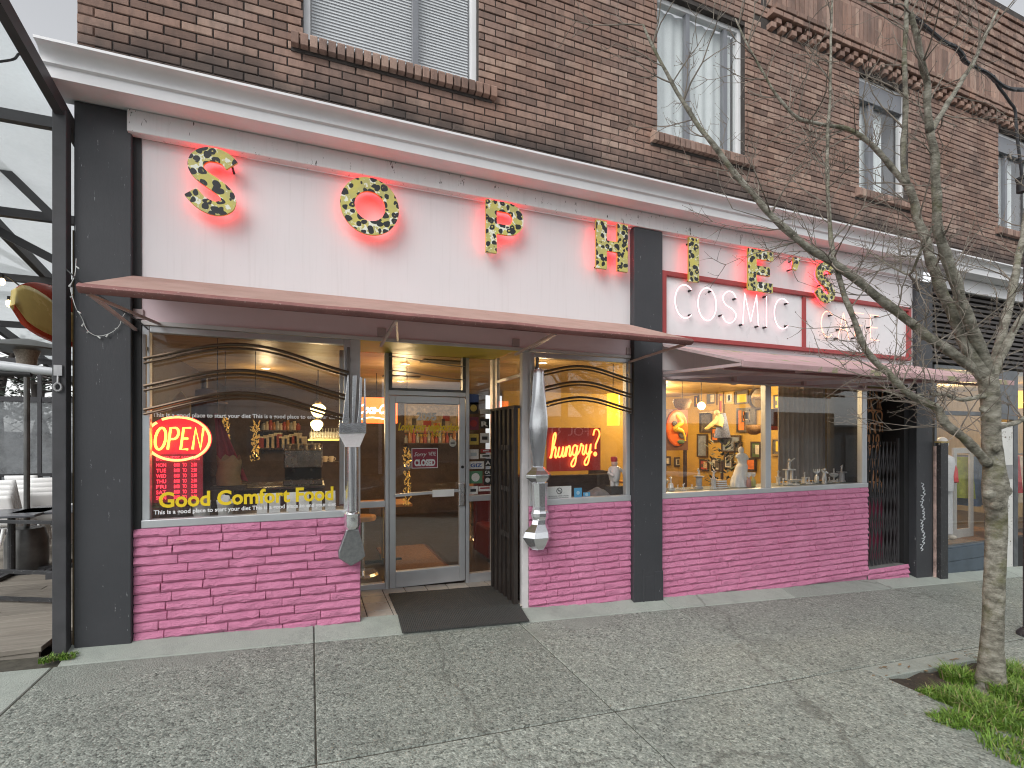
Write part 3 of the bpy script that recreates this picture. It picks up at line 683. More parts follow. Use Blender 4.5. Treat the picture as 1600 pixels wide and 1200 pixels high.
# ================================================================== AWNINGS
t = thing('awning', 'long brown pink awning over the left window and entrance', 'awning', (1.06,-.5,2.7))
x0, x1 = -1.325, 3.44
m = MB(); m.add([(x0,.0-.002,3.0),(x1,-.002,3.0),(x1,-1.0,2.655),(x0,-1.0,2.655),(x0,-.002,2.985),(x1,-.002,2.985),(x1,-1.0,2.64),(x0,-1.0,2.64)], [(0,3,2,1),(4,5,6,7),(0,4,7,3),(1,2,6,5),(0,1,5,4)])
m.build('canopy', AWNTOP, t)
m = MB(); m.grid(lambda u,v: (x0-.01+u*(x1-x0+.02), -1.0-.038*math.sin(v*math.pi)-.01, 2.655-.062*v+.008*noise.noise(Vector((u*9,0,1)))), 40, 6)
m.add([(x0-.01,-1.0,2.66),(x0-.01,-1.045,2.63),(x0-.01,-1.01,2.593),(x0-.01,-.985,2.60)], [(0,1,2,3)]); m.add([(x1+.01,-1.0,2.66),(x1+.01,-1.045,2.63),(x1+.01,-1.01,2.593),(x1+.01,-.985,2.60)], [(3,2,1,0)])
m.grid(lambda u,v: (x0-.01+u*(x1-x0+.02), -.985, 2.64-.045*v), 1, 1)
m.build('front_lip', AWNLIP, t, smooth=50)
for xx in (x0+.02, .62, 2.0, x1-.02):
    m = MB(); m.beam((xx,-.97,2.61), (xx+(.0),-.02,2.56), .022, .022); m.beam((xx,-.96,2.60),(xx+.16,-.012,2.62),.018,.018); m.build('support_arm', AWNMETAL, t)
    m = MB(); m.box(xx-.03,xx+.05,-.018,-.004,2.65,2.73); m.build('bracket', AWNMETAL, t, bevel=.003)
t = thing('awning', 'pale pink moss stained awning under the COSMIC sign', 'awning', (6.2,-.6,2.4))
x0, x1 = 3.875, 8.62; LYA = -1.22
m = MB(); m.add([(x0,-.002,2.80),(x1,-.002,2.80),(x1,LYA,2.43),(x0,LYA,2.43),(x0,-.002,2.785),(x1,-.002,2.785),(x1,LYA,2.415),(x0,LYA,2.415)], [(0,3,2,1),(4,5,6,7),(0,4,7,3),(1,2,6,5),(0,1,5,4),(3,7,6,2)])
m.build('canopy', AWNPINK, t)
m = MB(); m.box(x0,x1,LYA-.012,LYA-.001,2.375,2.435); m.build('front_lip', AWNPINK, t, bevel=.004)
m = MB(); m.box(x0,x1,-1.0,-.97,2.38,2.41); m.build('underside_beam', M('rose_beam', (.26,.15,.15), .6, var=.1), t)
m = MB(); m.beam((x0+.01,LYA,2.40),(x0+.01,-.02,2.45),.03,.03); m.beam((x0+.01,LYA,2.43),(x0+.01,-.02,2.795),.03,.03); m.build('end_arm', AWNMETAL, t)
for xx in (5.0, 6.25, 7.5):
    m = MB(); m.beam((xx-1.0,-.03,2.40),(xx,LYA+.1,2.40),.025,.03); m.build('folding_arm', AWNMETAL, t)
    m = MB(); m.box(xx-.02,xx+.03,-.05,.0,2.36,2.47); m.build('bracket', AWNMETAL, t)
m = MB(); m.tube([(x0,-.05,2.385),(x1,-.05,2.385)], .02, 8); m.build('roller_bar', AWNMETAL, t, smooth=True)
# ================================================================== GIANT FORK AND KNIFE
def px_poly(pts, y): return [(at(a,b,y).x, at(a,b,y).z) for a,b in pts]
FY = -.10
t = thing('giant_fork', 'giant shiny metal fork fixed left of the entrance', 'giant fork', (.33,FY,.5))
for a in (((533,672),(537,640),(543,586),(545,586),(545,672)), ((549,676),(551,586),(558,586),(553,676)), ((556,677),(560,640),(562,588),(566,590),(564,677)), ((566,677),(568,640),(569,591),(571,591),(572,677))):
    m = MB(); m.prism(px_poly(a, FY), FY-.012, FY+.02); m.build('tine', CHROMED, t, bevel=.004)
m = MB(); m.prism(px_poly(((530,661),(572,660),(572,676),(529,677)), FY), FY-.017, FY+.03); m.build('fork_head', CHROMED, t, bevel=.004)
P = px_poly(((528.5,677.5),(571.5,676.5),(561,698),(539,698)), FY); m = MB()
m.add([(P[0][0],FY-.005,P[0][1]),(P[1][0],FY-.005,P[1][1]),(P[2][0],FY-.085,P[2][1]),(P[3][0],FY-.085,P[3][1]),(P[0][0],FY+.03,P[0][1]),(P[1][0],FY+.03,P[1][1]),(P[2][0],FY+.03,P[2][1]),(P[3][0],FY+.03,P[3][1])],
      [(0,3,2,1),(4,5,6,7),(0,1,5,4),(1,2,6,5),(2,3,7,6),(3,0,4,7)]); m.build('neck', M('brushed_white_steel', (.80,.80,.80), .45, .35, var=.06, vs=60), t, bevel=.004)
P = px_poly(((539,698.5),(561,698.5),(560,798),(540,798)), FY); m = MB(); xm = (P[0][0]+P[1][0])/2
m.grid(lambda u,v: (P[0][0]+(P[1][0]-P[0][0])*u, FY+.03-.115*math.sin(max(.0,min(1,u))*math.pi)**.35, P[0][1]+(P[3][1]-P[0][1])*v+.0*u), 10, 14)
m.build('handle', CHROME, t, smooth=40)
c0 = at(550,798,FY); h_ = (at(550,798,FY).z-at(550,826,FY).z)
m = MB(); m.lathe([(.055,-h_),(.07,-h_*.8),(.066,-h_*.62),(.072,-h_*.5),(.066,-h_*.35),(.075,-h_*.15),(.06,0)], (c0.x,FY-.0,c0.z), 18); m.build('collar', CHROME, t, smooth=40)
P = px_poly(((541,826),(560,826),(569,858),(571,868),(562,876),(548,884),(529,872),(528,862)), FY); m = MB(); m.prism(P, FY-.03, FY+.03); m.build('handle_end', M('dull_steel_paddle', (.34,.35,.36), .32, .9, var=.15, vs=30, bump=.3, bs=120, dist=.002), t, bevel=.012)
KY = -.10
t = thing('giant_knife', 'giant shiny metal knife with serrated blade right of the entrance', 'giant knife', (2.2,KY,.5))
Lp = [(838,575),(834,579),(832,600),(830.5,630),(828,650),(826.5,668),(828,690),(832,715),(833,733)]; Rp = [(844,575),(849,579),(851,600),(853,630),(855,650),(855.5,668),(853,690),(850,715),(848,733)]
m = MB(); rows_ = 40
def lerp(L, u):
    k = u*(len(L)-1); i = min(int(k), len(L)-2); f = k-i; return (L[i][0]*(1-f)+L[i+1][0]*f, L[i][1]*(1-f)+L[i+1][1]*f)
def kf(u, v):
    a, b = lerp(Lp, v), lerp(Rp, v); px_ = a[0]+(b[0]-a[0])*u; py_ = a[1]; q = at(px_, py_, KY)
    return (q.x, KY-.004-.014*math.sin(u*math.pi)**.6+.002*math.sin(v*15+u*2)*math.sin(u*math.pi), q.z)
m.grid(kf, 10, rows_); m.build('blade', CHROME, t, smooth=60)
m = MB()
for i in range(24):
    py = 588+i*2.2; e = lerp(Lp, max(0,(py-576)/157)); q = at(e[0], py, KY); m.prism([(q.x+.004,q.z+.008),(q.x-.010,q.z+.002),(q.x+.004,q.z-.006)], KY-.008, KY+.004)
m.build('serration', CHROMED, t)
def hexsec(name, pts, rxs, y=KY, n=6, sy=.75, rot=.0, mat=CHROME, bev=.004):
    m = MB(); k = len(pts); vs = []
    for (px_, py_), r in zip(pts, [1.18*q for q in rxs]):
        q = at(px_, py_, y)
        for i in range(n): a = 2*math.pi*(i+rot)/n; vs.append((q.x+r*math.cos(a), y-.02+r*sy*math.sin(a), q.z))
    fs = [(i*n+j, i*n+(j+1)%n, (i+1)*n+(j+1)%n, (i+1)*n+j) for i in range(k-1) for j in range(n)]+[tuple(range(n)), tuple((k-1)*n+j for j in range(n-1,-1,-1))]
    m.add(vs, fs); return m.build(name, mat, t, bevel=bev)
hexsec('guard', [(840,729),(840,735),(840,741),(840,746),(841,754)], [.055,.085,.125,.12,.07])
hexsec('handle', [(842,754),(842.5,790),(842.5,797)], [.075,.068,.072], rot=.5, n=8)
hexsec('collar', [(842.5,797),(842.5,801),(842.5,806),(842.5,811)], [.075,.082,.082,.07], n=8, rot=.5)
hexsec('pommel', [(842,811),(841,818),(839,829),(838,838),(839,850),(840,857)], [.07,.075,.125,.14,.10,.06])
# ================================================================== MAT, GATES
t = thing('door_mat', 'dark grey ribbed rubber mat on the entrance floor', 'door mat', (1.4,.2,-.05))
MATM = NT('ribbed_rubber'); p = MATM.bsdf(Roughness=.8)
c = MATM.mix(MATM.noise(14, 6, .7), (.030,.031,.03), (.058,.058,.055)); c = MATM.mix(MATM.ramp(MATM.noise(160, 2), (.74, 0), (.78, 1)), c, (.22,.21,.19)); MATM.l(c, p.inputs['Base Color'])
wv = MATM.n('TexWave', Scale=18., Distortion=.4); MATM.l(MATM.mapped(1,1,1), wv.inputs['Vector']); MATM.bump(wv.outputs['Fac'], .5, .006)
def mat_f(u, v):
    x = .80+u*(1.27)-.02*v; y = .74-1.01*v+.05*(1-u)*0
    base = zt(x) if y > .02 else (zt(x)*(1-min(1,(.02-y)/.28))+(gz(x,-.27)+.01)*min(1,(.02-y)/.28))
    return (x, y, max(base, gz(x,y))+.016+.003*noise.noise(Vector((x*4,y*4,0))))
m = MB(); m.grid(mat_f, 24, 24); n0 = len(m.v); m.v += [(x,y,z-.012) for x,y,z in m.v[:n0]]
m.f += [tuple(i+n0 for i in reversed(f)) for f in m.f[:576]]; w_ = 25
edge = [i for i in range(25)]+[25*j+24 for j in range(1,25)]+[24*25+i for i in range(23,-1,-1)]+[25*j for j in range(23,0,-1)]
for a, b in zip(edge, edge[1:]+edge[:1]): m.f.append((b, a, a+n0, b+n0))
m.build('rubber_sheet', MATM.m, t, smooth=40)
DKW = wood('dark_brown_slat', (.013,.010,.009), (.034,.026,.022), .5, (9,9,.6))
t = thing('folding_gate', 'dark brown folding gate pushed back beside the entrance', 'gate', (2.0,.4,-.1))
for i in range(11):
    y = .04+i*.068; m = MB(); dx = .018*(i % 2); m.beam((2.02+dx,y,-.085+.06*0),(2.02+dx,y+.0,2.0), .05, .052, (0,1,0)); m.build('slat', DKW, t, bevel=.006)
m = MB(); m.box(2.0,2.065,.01,.775,2.0,2.03); m.build('top_rail', DKW, t); m = MB(); m.box(2.0,2.065,.01,.775,-.115,-.085); m.build('bottom_rail', DKW, t)
m = MB()
for z in (.6,1.1,1.55):
    for k in range(5): m.box(1.984,1.995,.15+.05*k,.165+.05*k,z,z+.055)
m.build('rivet', M('dull_rivet', (.09,.08,.075), .5, .5, var=.1), t, kind='stuff')
t = thing('scissor_gate', 'black steel scissor gate closed across the side doorway', 'gate', (8.1,.12,-.2))
GM = M('gate_black_steel', (.11,.11,.115), .45, .5, var=.2); xg0, xg1, zg0, zg1 = 7.72, 8.52, -.26, 1.62
for xx in (xg0, xg1):
    m = MB(); m.box(xx-.014,xx+.014,.11,.14,zg0,zg1+.06); m.build('gate_post', GM, t)
N = 9
for k in range(N+1):
    xx = xg0+(xg1-xg0)*k/N
    m = MB(); m.box(xx-.006,xx+.006,.118,.128,zg0,zg1); m.build('bar', GM, t)
for k in range(-3, N):
    for s in (1,-1):
        m = MB()
        for j in range(4):
            za, zb = zg0+(zg1-zg0)*j/4, zg0+(zg1-zg0)*(j+1)/4
            a, b = (k, k+1) if s > 0 else (k+1, k)
            if 0 <= k < N: m.beam((xg0+(xg1-xg0)*a/N, .112 if s > 0 else .132, za), (xg0+(xg1-xg0)*b/N, .112 if s > 0 else .132, zb), .004, .014, (0,1,0))
        if m.v: m.build('lattice_strip', GM, t)
# side doorway behind the scissor gate
m = MB(); m.box(7.60,7.66,.05,.62,-.3,2.5); m.box(8.55,8.66,.05,.7,-.5,2.8); m.build('side_doorway', BLACK, B)
m = MB(); m.box(7.66,8.55,.36,.40,-.275,.72); SD = m.build('side_door', M('maroon_door_paint', (.22,.035,.07), .5, var=.2), B)
m = MB(); m.box(7.66,8.55,.38,.40,.72,2.5); m.build('upper_leaf', M('dark_olive_panel', (.018,.016,.012), .5, var=.2), SD)
m = MB(); rr = random.Random(5)
for r_ in range(9):
    z = .80+r_*.19; x = 7.70
    while x < 8.5:
        wv_ = rr.uniform(.05,.12); k_ = rr.choice((0,1,2))
        if k_ == 0: pts = [(x,.37,z),(x+wv_*.3,.37,z+.09),(x+wv_*.2,.37,z+.17)]
        elif k_ == 1: pts = [(x,.37,z+.15),(x+wv_*.5,.37,z+.17),(x+wv_,.37,z+.12),(x+wv_*.9,.37,z+.02)]
        else: pts = [(x+wv_*.8,.37,z+.17),(x+wv_*.2,.37,z+.1),(x+wv_*.6,.37,z)]
        m.tube(smoothline(pts, 3), .011, 5); x += wv_*.9
    if r_ % 3 == 1: m.tube([(7.68,.368,z-.01),(8.5,.368,z-.01)], .01, 5)
m.build('carved_ornament', M('carved_brown', (.55,.27,.13), .55, var=.3), SD, kind='stuff')
m = MB(); m.box(7.61,8.55,.0,.6,2.46,2.5); m.build('doorway_soffit', M('doorway_soffit', (.25,.19,.05), .6), B)
# ================================================================== WINDOW GUARDS (wavy rods)
ROD = M('bronze_rod', (.12,.085,.06), .35, .75, var=.2)
def guard(label, x0, x1, z, dip, n=3, flip=1):
    t = thing('window_guard', label, 'window guard', ((x0+x1)/2,-.05,z[0]))
    for xx in (x0, x1):
        m = MB(); m.box(xx-.012,xx+.012,-.075,-.045,z[-1]-.12,z[0]+.12); m.box(xx-.008,xx+.008,-.045,-.004,z[0],z[0]+.03); m.build('side_rail', M('guard_rail_grey', (.2,.18,.17), .45, .5, var=.2), t, bevel=.003)
    for zz in z:
        pts = [(x0+(x1-x0)*i/28, -.085, zz+dip*math.sin((i/28)**.9*math.pi*1.28-.28*math.pi*(1-i/28)) - dip*.35*(i/28)) for i in range(29)]
        m = MB(); m.tube(pts, .013, 7); m.tube([(a,b,c-.036) for a,b,c in pts], .010, 6); m.build('wavy_rod', ROD, t, smooth=True)
guard('three wavy bronze rods across the top of the left window', -1.235, .325, (2.40,2.18,1.99), .10)
guard('three wavy bronze rods across the top of the knife window', 2.235, 3.405, (2.42,2.25,2.08), .06)
# ================================================================== THINGS IN THE SHOP WINDOWS
# OPEN sign
def py_at(px, py, y): q = at(px, py, y); return q.x, q.z
t = thing('neon_sign', 'glowing red oval OPEN sign in the left window', 'neon sign', (-.99,.09,1.55))
cx, cz = py_at(278, 686, .09); rx = (at(329,686,.09).x-at(227,686,.09).x)/2; rz = .185
m = MB(); m.lathe([(1,0),(1,.012)], (0,0,0), 40, 'y'); m.v = [(cx+x*rx*1.05,.115+y,cz+z*rz*1.08) for x,y,z in m.v]; m.build('backing', M('red_glow_board', (.35,.015,.03), .5, var=0, emit=.35, ecol=(1,.03,.08)), t)
NO = neon_mat('neon_orange_red', (1,.22,.06), 5); NY = neon_mat('neon_amber', (1,.50,.05), 4.5)
m = MB(); m.tube([(x,.08,z) for x,z in arc(cx,cz,rx,rz,118,-60,30)], .011, 6); m.tube([(x,.075,z) for x,z in arc(cx,cz,rx*.97,rz*.97,118-8+20,300,30)], .011, 6); m.build('oval_tube', NO, t, smooth=True)
m = MB()
for l in strokes('OPEN', cx-rx*.73, cz-rz*.47, rx*.32, rz*.98, rx*.065, .12): m.tube([(x,.085,z) for x,z in l], .0095, 6)
m.build('letter_tube', NY, t, smooth=True)
# business hours
t = thing('hours_sign', 'red lit BUSINESS HOURS board below the OPEN sign', 'sign', (-1.0,.1,1.1))
x0, z1 = py_at(244, 714, .1); x1 = at(312,714,.1).x; z0 = at(244,782,.1).z
m = MB(); m.box(x0-.02,x1+.02,.105,.13,z0-.02,z1+.02); m.build('board', M('hours_board', (.10,.01,.02), .5, var=0, emit=.10, ecol=(1,.03,.06)), t)
LED = M('red_led', (1,.03,.05), .4, var=0, emit=3.2)
text('BUSINESS HOURS', .03, x0, .103, z1-.03, 'lettering', LED, t, fit=x1-x0, height=.034)
dz = (z1-.045-z0)/7; W_ = x1-x0
for i, d in enumerate(('MON','TUE','WED','THU','FRI','SAT','SUN')):
    z = z1-.045-(i+1)*dz+.006
    for s, a, b in ((d,0,.22),('8:00',.40,.13),('TO',.60,.09),('2:30',.80,.13)): text(s, .03, x0+a*W_, .103, z, 'lettering', LED, t, fit=b*W_, height=dz*.66)
# hungry? script
t = thing('neon_sign', 'orange script neon sign reading hungry? in the knife window', 'neon sign', (2.9,.09,1.3))
def glyphs():
    g = {}
    g['h'] = [(0,.0),(.12,.35),(.30,1.15),(.24,1.42),(.12,1.2),(.10,.6),(.08,0),(.16,.42),(.32,.62),(.40,.45),(.38,.1),(.48,.0),(.60,.2)]
    g['u'] = [(.60,.2),(.66,.58),(.62,.2),(.72,0),(.88,.12),(.98,.58),(.96,.15),(1.06,0),(1.16,.2)]
    g['n'] = [(1.16,.2),(1.24,.58),(1.24,0),(1.32,.45),(1.46,.6),(1.54,.42),(1.52,.1),(1.62,0),(1.72,.25)]
    g['g'] = [(2.08,.5),(1.92,.62),(1.76,.45),(1.78,.15),(1.92,.02),(2.06,.2),(2.12,.58),(2.10,.0),(2.04,-.5),(1.84,-.62),(1.74,-.42),(1.96,-.12),(2.22,.1),(2.34,.3)]
    g['r'] = [(2.34,.3),(2.42,.66),(2.50,.54),(2.62,.52),(2.58,.15),(2.70,0),(2.80,.2)]
    g['y'] = [(2.80,.2),(2.86,.58),(2.86,.18),(3.0,.02),(3.14,.18),(3.22,.6),(3.20,.0),(3.12,-.5),(2.92,-.62),(2.82,-.42),(3.04,-.12),(3.36,.15)]
    return g
hx0, hz0 = py_at(860, 716, .08); hx1 = at(938,716,.08).x; kx = (hx1-hx0)/4.05; kz = .195
m = MB(); m.box(hx0-.02,hx1+.03,.125,.14,hz0-.15,hz0+.34); m.build('backing', M('dark_red_acrylic', (.10,.008,.008), .3, var=0, emit=.10, ecol=(1,.06,.02)), t)
m = MB(); allp = []
for k in 'hungry': allp += glyphs()[k][(0 if k == 'h' else 1):] if k != 'g' else glyphs()[k]
gl_ = glyphs(); seg1 = gl_['h']+gl_['u'][1:]+gl_['n'][1:]; seg2 = gl_['g']+gl_['r'][1:]+gl_['y'][1:]
for sg in (seg1, seg2): m.tube(smoothline([(hx0+(x+.12*z)*kx, .09, hz0+z*kz+x*.012) for x,z in sg], 5), .009, 6)
m.tube(smoothline([(hx0+x*kx,.09,hz0+z*kz) for x,z in ((3.5,1.3),(3.62,1.62),(3.9,1.62),(4.02,1.35),(3.85,1.0),(3.7,.75),(3.68,.5))], 5), .009, 6)
m.tube([(hx0+(3.66+.09*math.cos(a))*kx,.09,hz0+(.2+.1*math.sin(a))*kz) for a in [k*.7 for k in range(10)]], .009, 6)
m.build('neon_tube', neon_mat('neon_script_orange', (1,.16,.03), 5.5), t, smooth=True)
# window ledge objects, left
SZ = 1.02
led = MB(); led.box(-1.26,.33,.075,.42,.96,1.0); led.build('window_ledge', M('dark_ledge', (.06,.05,.045), .5, var=.2), B)
led = MB(); led.box(2.19,3.45,.075,.40,.94,.985); led.build('window_ledge', M('dark_ledge', (.06,.05,.045)), B)
led = MB(); led.box(3.87,7.5,.075,.55,.955,1.012); led.build('window_ledge', M('green_grey_ledge', (.10,.13,.12), .5, var=.2), B)
lab = ('first white menu card from the left','second white menu card, close to the first','third white menu card, after the wide gap','fourth white menu card in the row','fifth white menu card in the row','last white menu card beside the fork')
for i, (a, b) in enumerate(((402,418),(421,438),(448,463),(467,483),(487,503),(508,524))):
    xa, xb = fx(a,.15), fx(b,.15)
    t = thing('menu_card', lab[i]+' on the left ledge', 'menu', ((xa+xb)/2,.15,1.0), 'white menu cards on the window ledge')
    m = MB(); m.beam(((xa+xb)/2,.10,1.0),((xa+xb)/2,.15,1.185),xb-xa,.006,(0,1,0)); m.build('sheet', PAPER, t); m = MB(); m.beam(((xa+xb)/2,.20,1.0),((xa+xb)/2,.155,1.15),(xb-xa)*.6,.005,(0,1,0)); m.build('stand', PAPER, t)
for i, (a, b, l) in enumerate(((299,331,'left white tub of folded papers on the ledge'),(338,366,'right white tub of folded papers on the ledge'))):
    xa, xb = fx(a,.2), fx(b,.2); c = (xa+xb)/2; r = (xb-xa)/2
    t = thing('paper_tub', l, 'tub', (c,.2,1.0), 'white tubs on the window ledge')
    m = MB(); m.lathe([(r*.78,0),(r*.95,.10),(r,.105),(r*.92,.106),(r*.7,.02)], (c,.2,1.0), 14); m.build('tub', M('translucent_white_tub', (.72,.72,.68), .4), t, smooth=40)
    m = MB()
    for k in range(7):
        a_ = k*.9; m.beam((c+r*.5*math.cos(a_),.2+r*.4*math.sin(a_),1.03),(c+r*.7*math.cos(a_+.5),.2+r*.5*math.sin(a_+.5),1.14+.02*(k%3)),.045,.004,(0,1,0))
    m.build('folded_paper', PAPER, t)
for i, (a, b, cc, l) in enumerate(((226,256,(.32,.16,.08),'brown and green bowl at the left end of the ledge'),(262,298,(.20,.14,.12),'dark bowl with red rim beside the white tubs'))):
    xa, xb = fx(a,.2), fx(b,.2); c = (xa+xb)/2; r = (xb-xa)/2
    t = thing('bowl', l, 'bowl', (c,.2,1.0)); m = MB(); m.lathe([(r*.4,0),(r*.85,.05),(r,.10),(r*.95,.10),(r*.75,.05),(r*.3,.02)], (c,.2,1.0), 16); m.build('bowl_body', M('bowl_%d' % i, cc, .4, var=.5, vs=25), t, smooth=40)
    m = MB()
    for k in range(5): m.ball((c+r*.4*math.cos(k*1.3),.2+r*.4*math.sin(k*1.3),1.09),.028,8,5)
    m.build('wrapped_mint', M('mint_%d' % i, ((.25,.42,.18),(.5,.12,.08))[i], .4, var=.4, vs=40), t, smooth=True)
# knife window: figurine, no smoking card, blue cards, cloth
q = at(960,752,.2)
t = thing('figurine', 'stout white figurine with red cap behind the knife window', 'figurine', (q.x,.2,q.z))
WP = M('white_glaze', (.78,.76,.74), .3, var=.04); m = MB(); z = q.z
m.lathe([(.05,0),(.062,.02),(.07,.07),(.075,.12),(.06,.17),(.035,.185)], (q.x,.2,z), 16)
m.lathe([(.024,-.04),(.03,0),(.026,.03)], (q.x-.03,.2,z-.02), 8); m.lathe([(.024,-.04),(.03,0),(.026,.03)], (q.x+.03,.2,z-.02), 8)
m.tube([(q.x-.06,.2,z+.15),(q.x-.10,.17,z+.10),(q.x-.06,.13,z+.07)], [.022,.02,.016], 8); m.tube([(q.x+.06,.2,z+.15),(q.x+.10,.17,z+.12),(q.x+.11,.14,z+.06)], [.022,.02,.016], 8)
m.build('body', WP, t, smooth=50); m = MB(); m.ball((q.x,.2,z+.215),.04,12,8); m.build('head', M('figurine_skin', (.75,.55,.45), .4, var=.05), t, smooth=True)
m = MB(); m.lathe([(.035,0),(.04,.012),(.04,.05),(.03,.06)], (q.x-.005,.2,z+.235), 12); m.build('cap', M('red_cap', (.6,.05,.05), .4), t, smooth=40)
m = MB(); m.box(q.x-.09,q.x+.09,.14,.26,.985,z-.055); m.build('plinth', M('dark_plinth', (.05,.04,.035), .5), t)
a = at(854,781,.06); b = at(892,779,.06)
t = thing('no_smoking_sign', 'white no smoking notice standing in the knife window', 'sign', (a.x,.06,1.0)); zb = 1.0; zt_ = at(892,759,.06).z
m = MB(); m.box(a.x,b.x,.05,.056,zb,zt_); m.build('card', PAPER, t); cxx = (a.x+b.x)/2; czz = zt_-.05
m = MB(); m.tube([(cxx+.032*math.cos(k*math.pi/12),.048,czz+.032*math.sin(k*math.pi/12)) for k in range(24)], .004, 5, closed=True); m.beam((cxx-.023,.048,czz+.023),(cxx+.023,.048,czz-.023),.004,.006); m.box(cxx-.02,cxx+.015,.046,.049,czz-.004,czz+.004); m.build('symbol', BLACK, t)
for k, s in enumerate(('NO SMOKING WITHIN 6 METRES','OF DOORWAYS AND WINDOWS')): text(s, .02, a.x+.02, .0495, czz-.062-.02*k, 'lettering', BLACK, t, fit=(b.x-a.x)*.82, height=.011)
for i, (a_, b_, c_, d_, l) in enumerate(((897,909,762,778,'bright blue square decal right of the notice'),(911,922,769,776,'small blue card low beside the square decal'))):
    p0, p1 = at(a_,d_,.045), at(b_,c_,.045)
    t = thing('window_decal', l, 'decal', (p0.x,.045,p0.z)); m = MB(); m.box(p0.x,p1.x,.042,.045,p0.z,p1.z); m.build('decal', M('sky_blue_decal', (.10,.42,.72), .4, var=.1), t, bevel=.001)
    m = MB(); m.lathe([(abs(p1.x-p0.x)*.22,0),(abs(p1.x-p0.x)*.22,-.001)], ((p0.x+p1.x)/2,.042,(p0.z+p1.z)/2), 12, 'y'); m.build('symbol', M('pale_blue', (.45,.7,.85), .4), t)
t = thing('folded_cloth', 'grey folded cloth bundle on the knife window ledge', 'cloth', (3.1,.2,.985)); m = MB()
m.grid(lambda u,v: (2.98+.30*u, .1+.2*v, .985+.11*math.sin(u*math.pi)**.7*math.sin(v*math.pi)**.5+.012*math.sin(u*22+v*6)), 24, 10); m.build('cloth', M('grey_cloth', (.20,.19,.19), .9, var=.3), t, smooth=180)
# trophies and statue on the right ledge
SIL = M('trophy_silver', (.86,.86,.84), .22, .25, var=.1); GOLDW = M('trophy_pale_gold', (.75,.68,.5), .25, .6, var=.1); DKB = M('trophy_dark_base', (.05,.045,.04), .4, var=.1)
def figure(m, x, y, z, h, rr, g=1.35):
    """little metal athlete: legs, trunk, head, raised arms"""
    a = rr.uniform(-.25,.25)*h; s = h/1.
    hip = Vector((x,y,z+.45*h)); sh = Vector((x+a*.3,y,z+.78*h))
    for k in (-1,1):
        kn = hip+Vector((k*.10*h,rr.uniform(-.05,.05)*h,-.22*h)); m.tube([hip+Vector((k*.05*h,0,0)),kn,(x+k*rr.uniform(.08,.2)*h,y,z)], [.07*h*g,.055*h*g,.04*h*g], 6)
    m.tube([hip,(hip+sh)/2,sh], [.09*h*g,.08*h*g,.11*h*g], 8); m.ball(sh+Vector((a*.1,0,.15*h)), .075*h*g, 8, 6)
    for k in (-1,1):
        el = sh+Vector((k*.20*h,rr.uniform(-.1,.1)*h,rr.uniform(-.12,.18)*h)); ha = el+Vector((k*rr.uniform(.0,.14)*h,0,rr.uniform(-.05,.22)*h)); m.tube([sh+Vector((k*.1*h,0,0)),el,ha], [.05*h*g,.04*h*g,.035*h*g], 6)
TR = [(1036,778,738,'cup','loving cup trophy with a figure at the left end of the right ledge'),(1048,777,744,'tall','slender silver statuette second from the left'),(1059,775,757,'fig','small splayed silver figure left of the lone runner'),(1068,774,756,'fig','small silver runner between two splayed figures'),
 (1081,774,757,'fig','small splayed silver figure before the grey plinth'),(1092,769,732,'plinth','silver figure on a tall grey plinth'),(1115,771,734,'col','silver figure on a slim cream column'),(1135,768,755,'fig','tiny figure at the end of the stacked books'),
 (1149,764,752,'fig','small dark figure at the foot of the white statue'),(1170,762,738,'twin','pink bottle shaped trophy with raised hands'),(1177,762,738,'twin2','yellow green bottle shaped trophy with raised hands'),
 (1216,760,735,'col','winged figure on a short rosy column'),(1224,758,747,'fig','little pale blue figure left of the tall trophy'),(1233,758,717,'tallcol','tallest trophy, two columns with a batter on top'),(1237,759,750,'cup','small cup in front of the tallest trophy'),(1244,757,744,'cup','low cup with bending figure right of the tallest trophy'),
 (1252,757,748,'fig','small plain figure beside the winged pair'),(1257,756,738,'col','silver winged pair on short columns'),(1264,756,746,'fig','small upright figure in a dark gap'),(1270,756,751,'fig','very small bird like figure'),(1276,752,733,'hands','trophy of four raised hands on a dark step'),
 (1288,746,732,'fig','thin figure high on the dark step'),(1296,754,745,'fig','small bent figure right of the dark step'),(1303,754,732,'cup','trophy with star figure above a wreath'),(1308,754,748,'fig','little figure beside the wreath trophy'),(1315,752,727,'plinth','figure on a pale round pedestal near the right end'),(1322,750,735,'col','slim figure at the right end of the ledge')]
rr = random.Random(3)
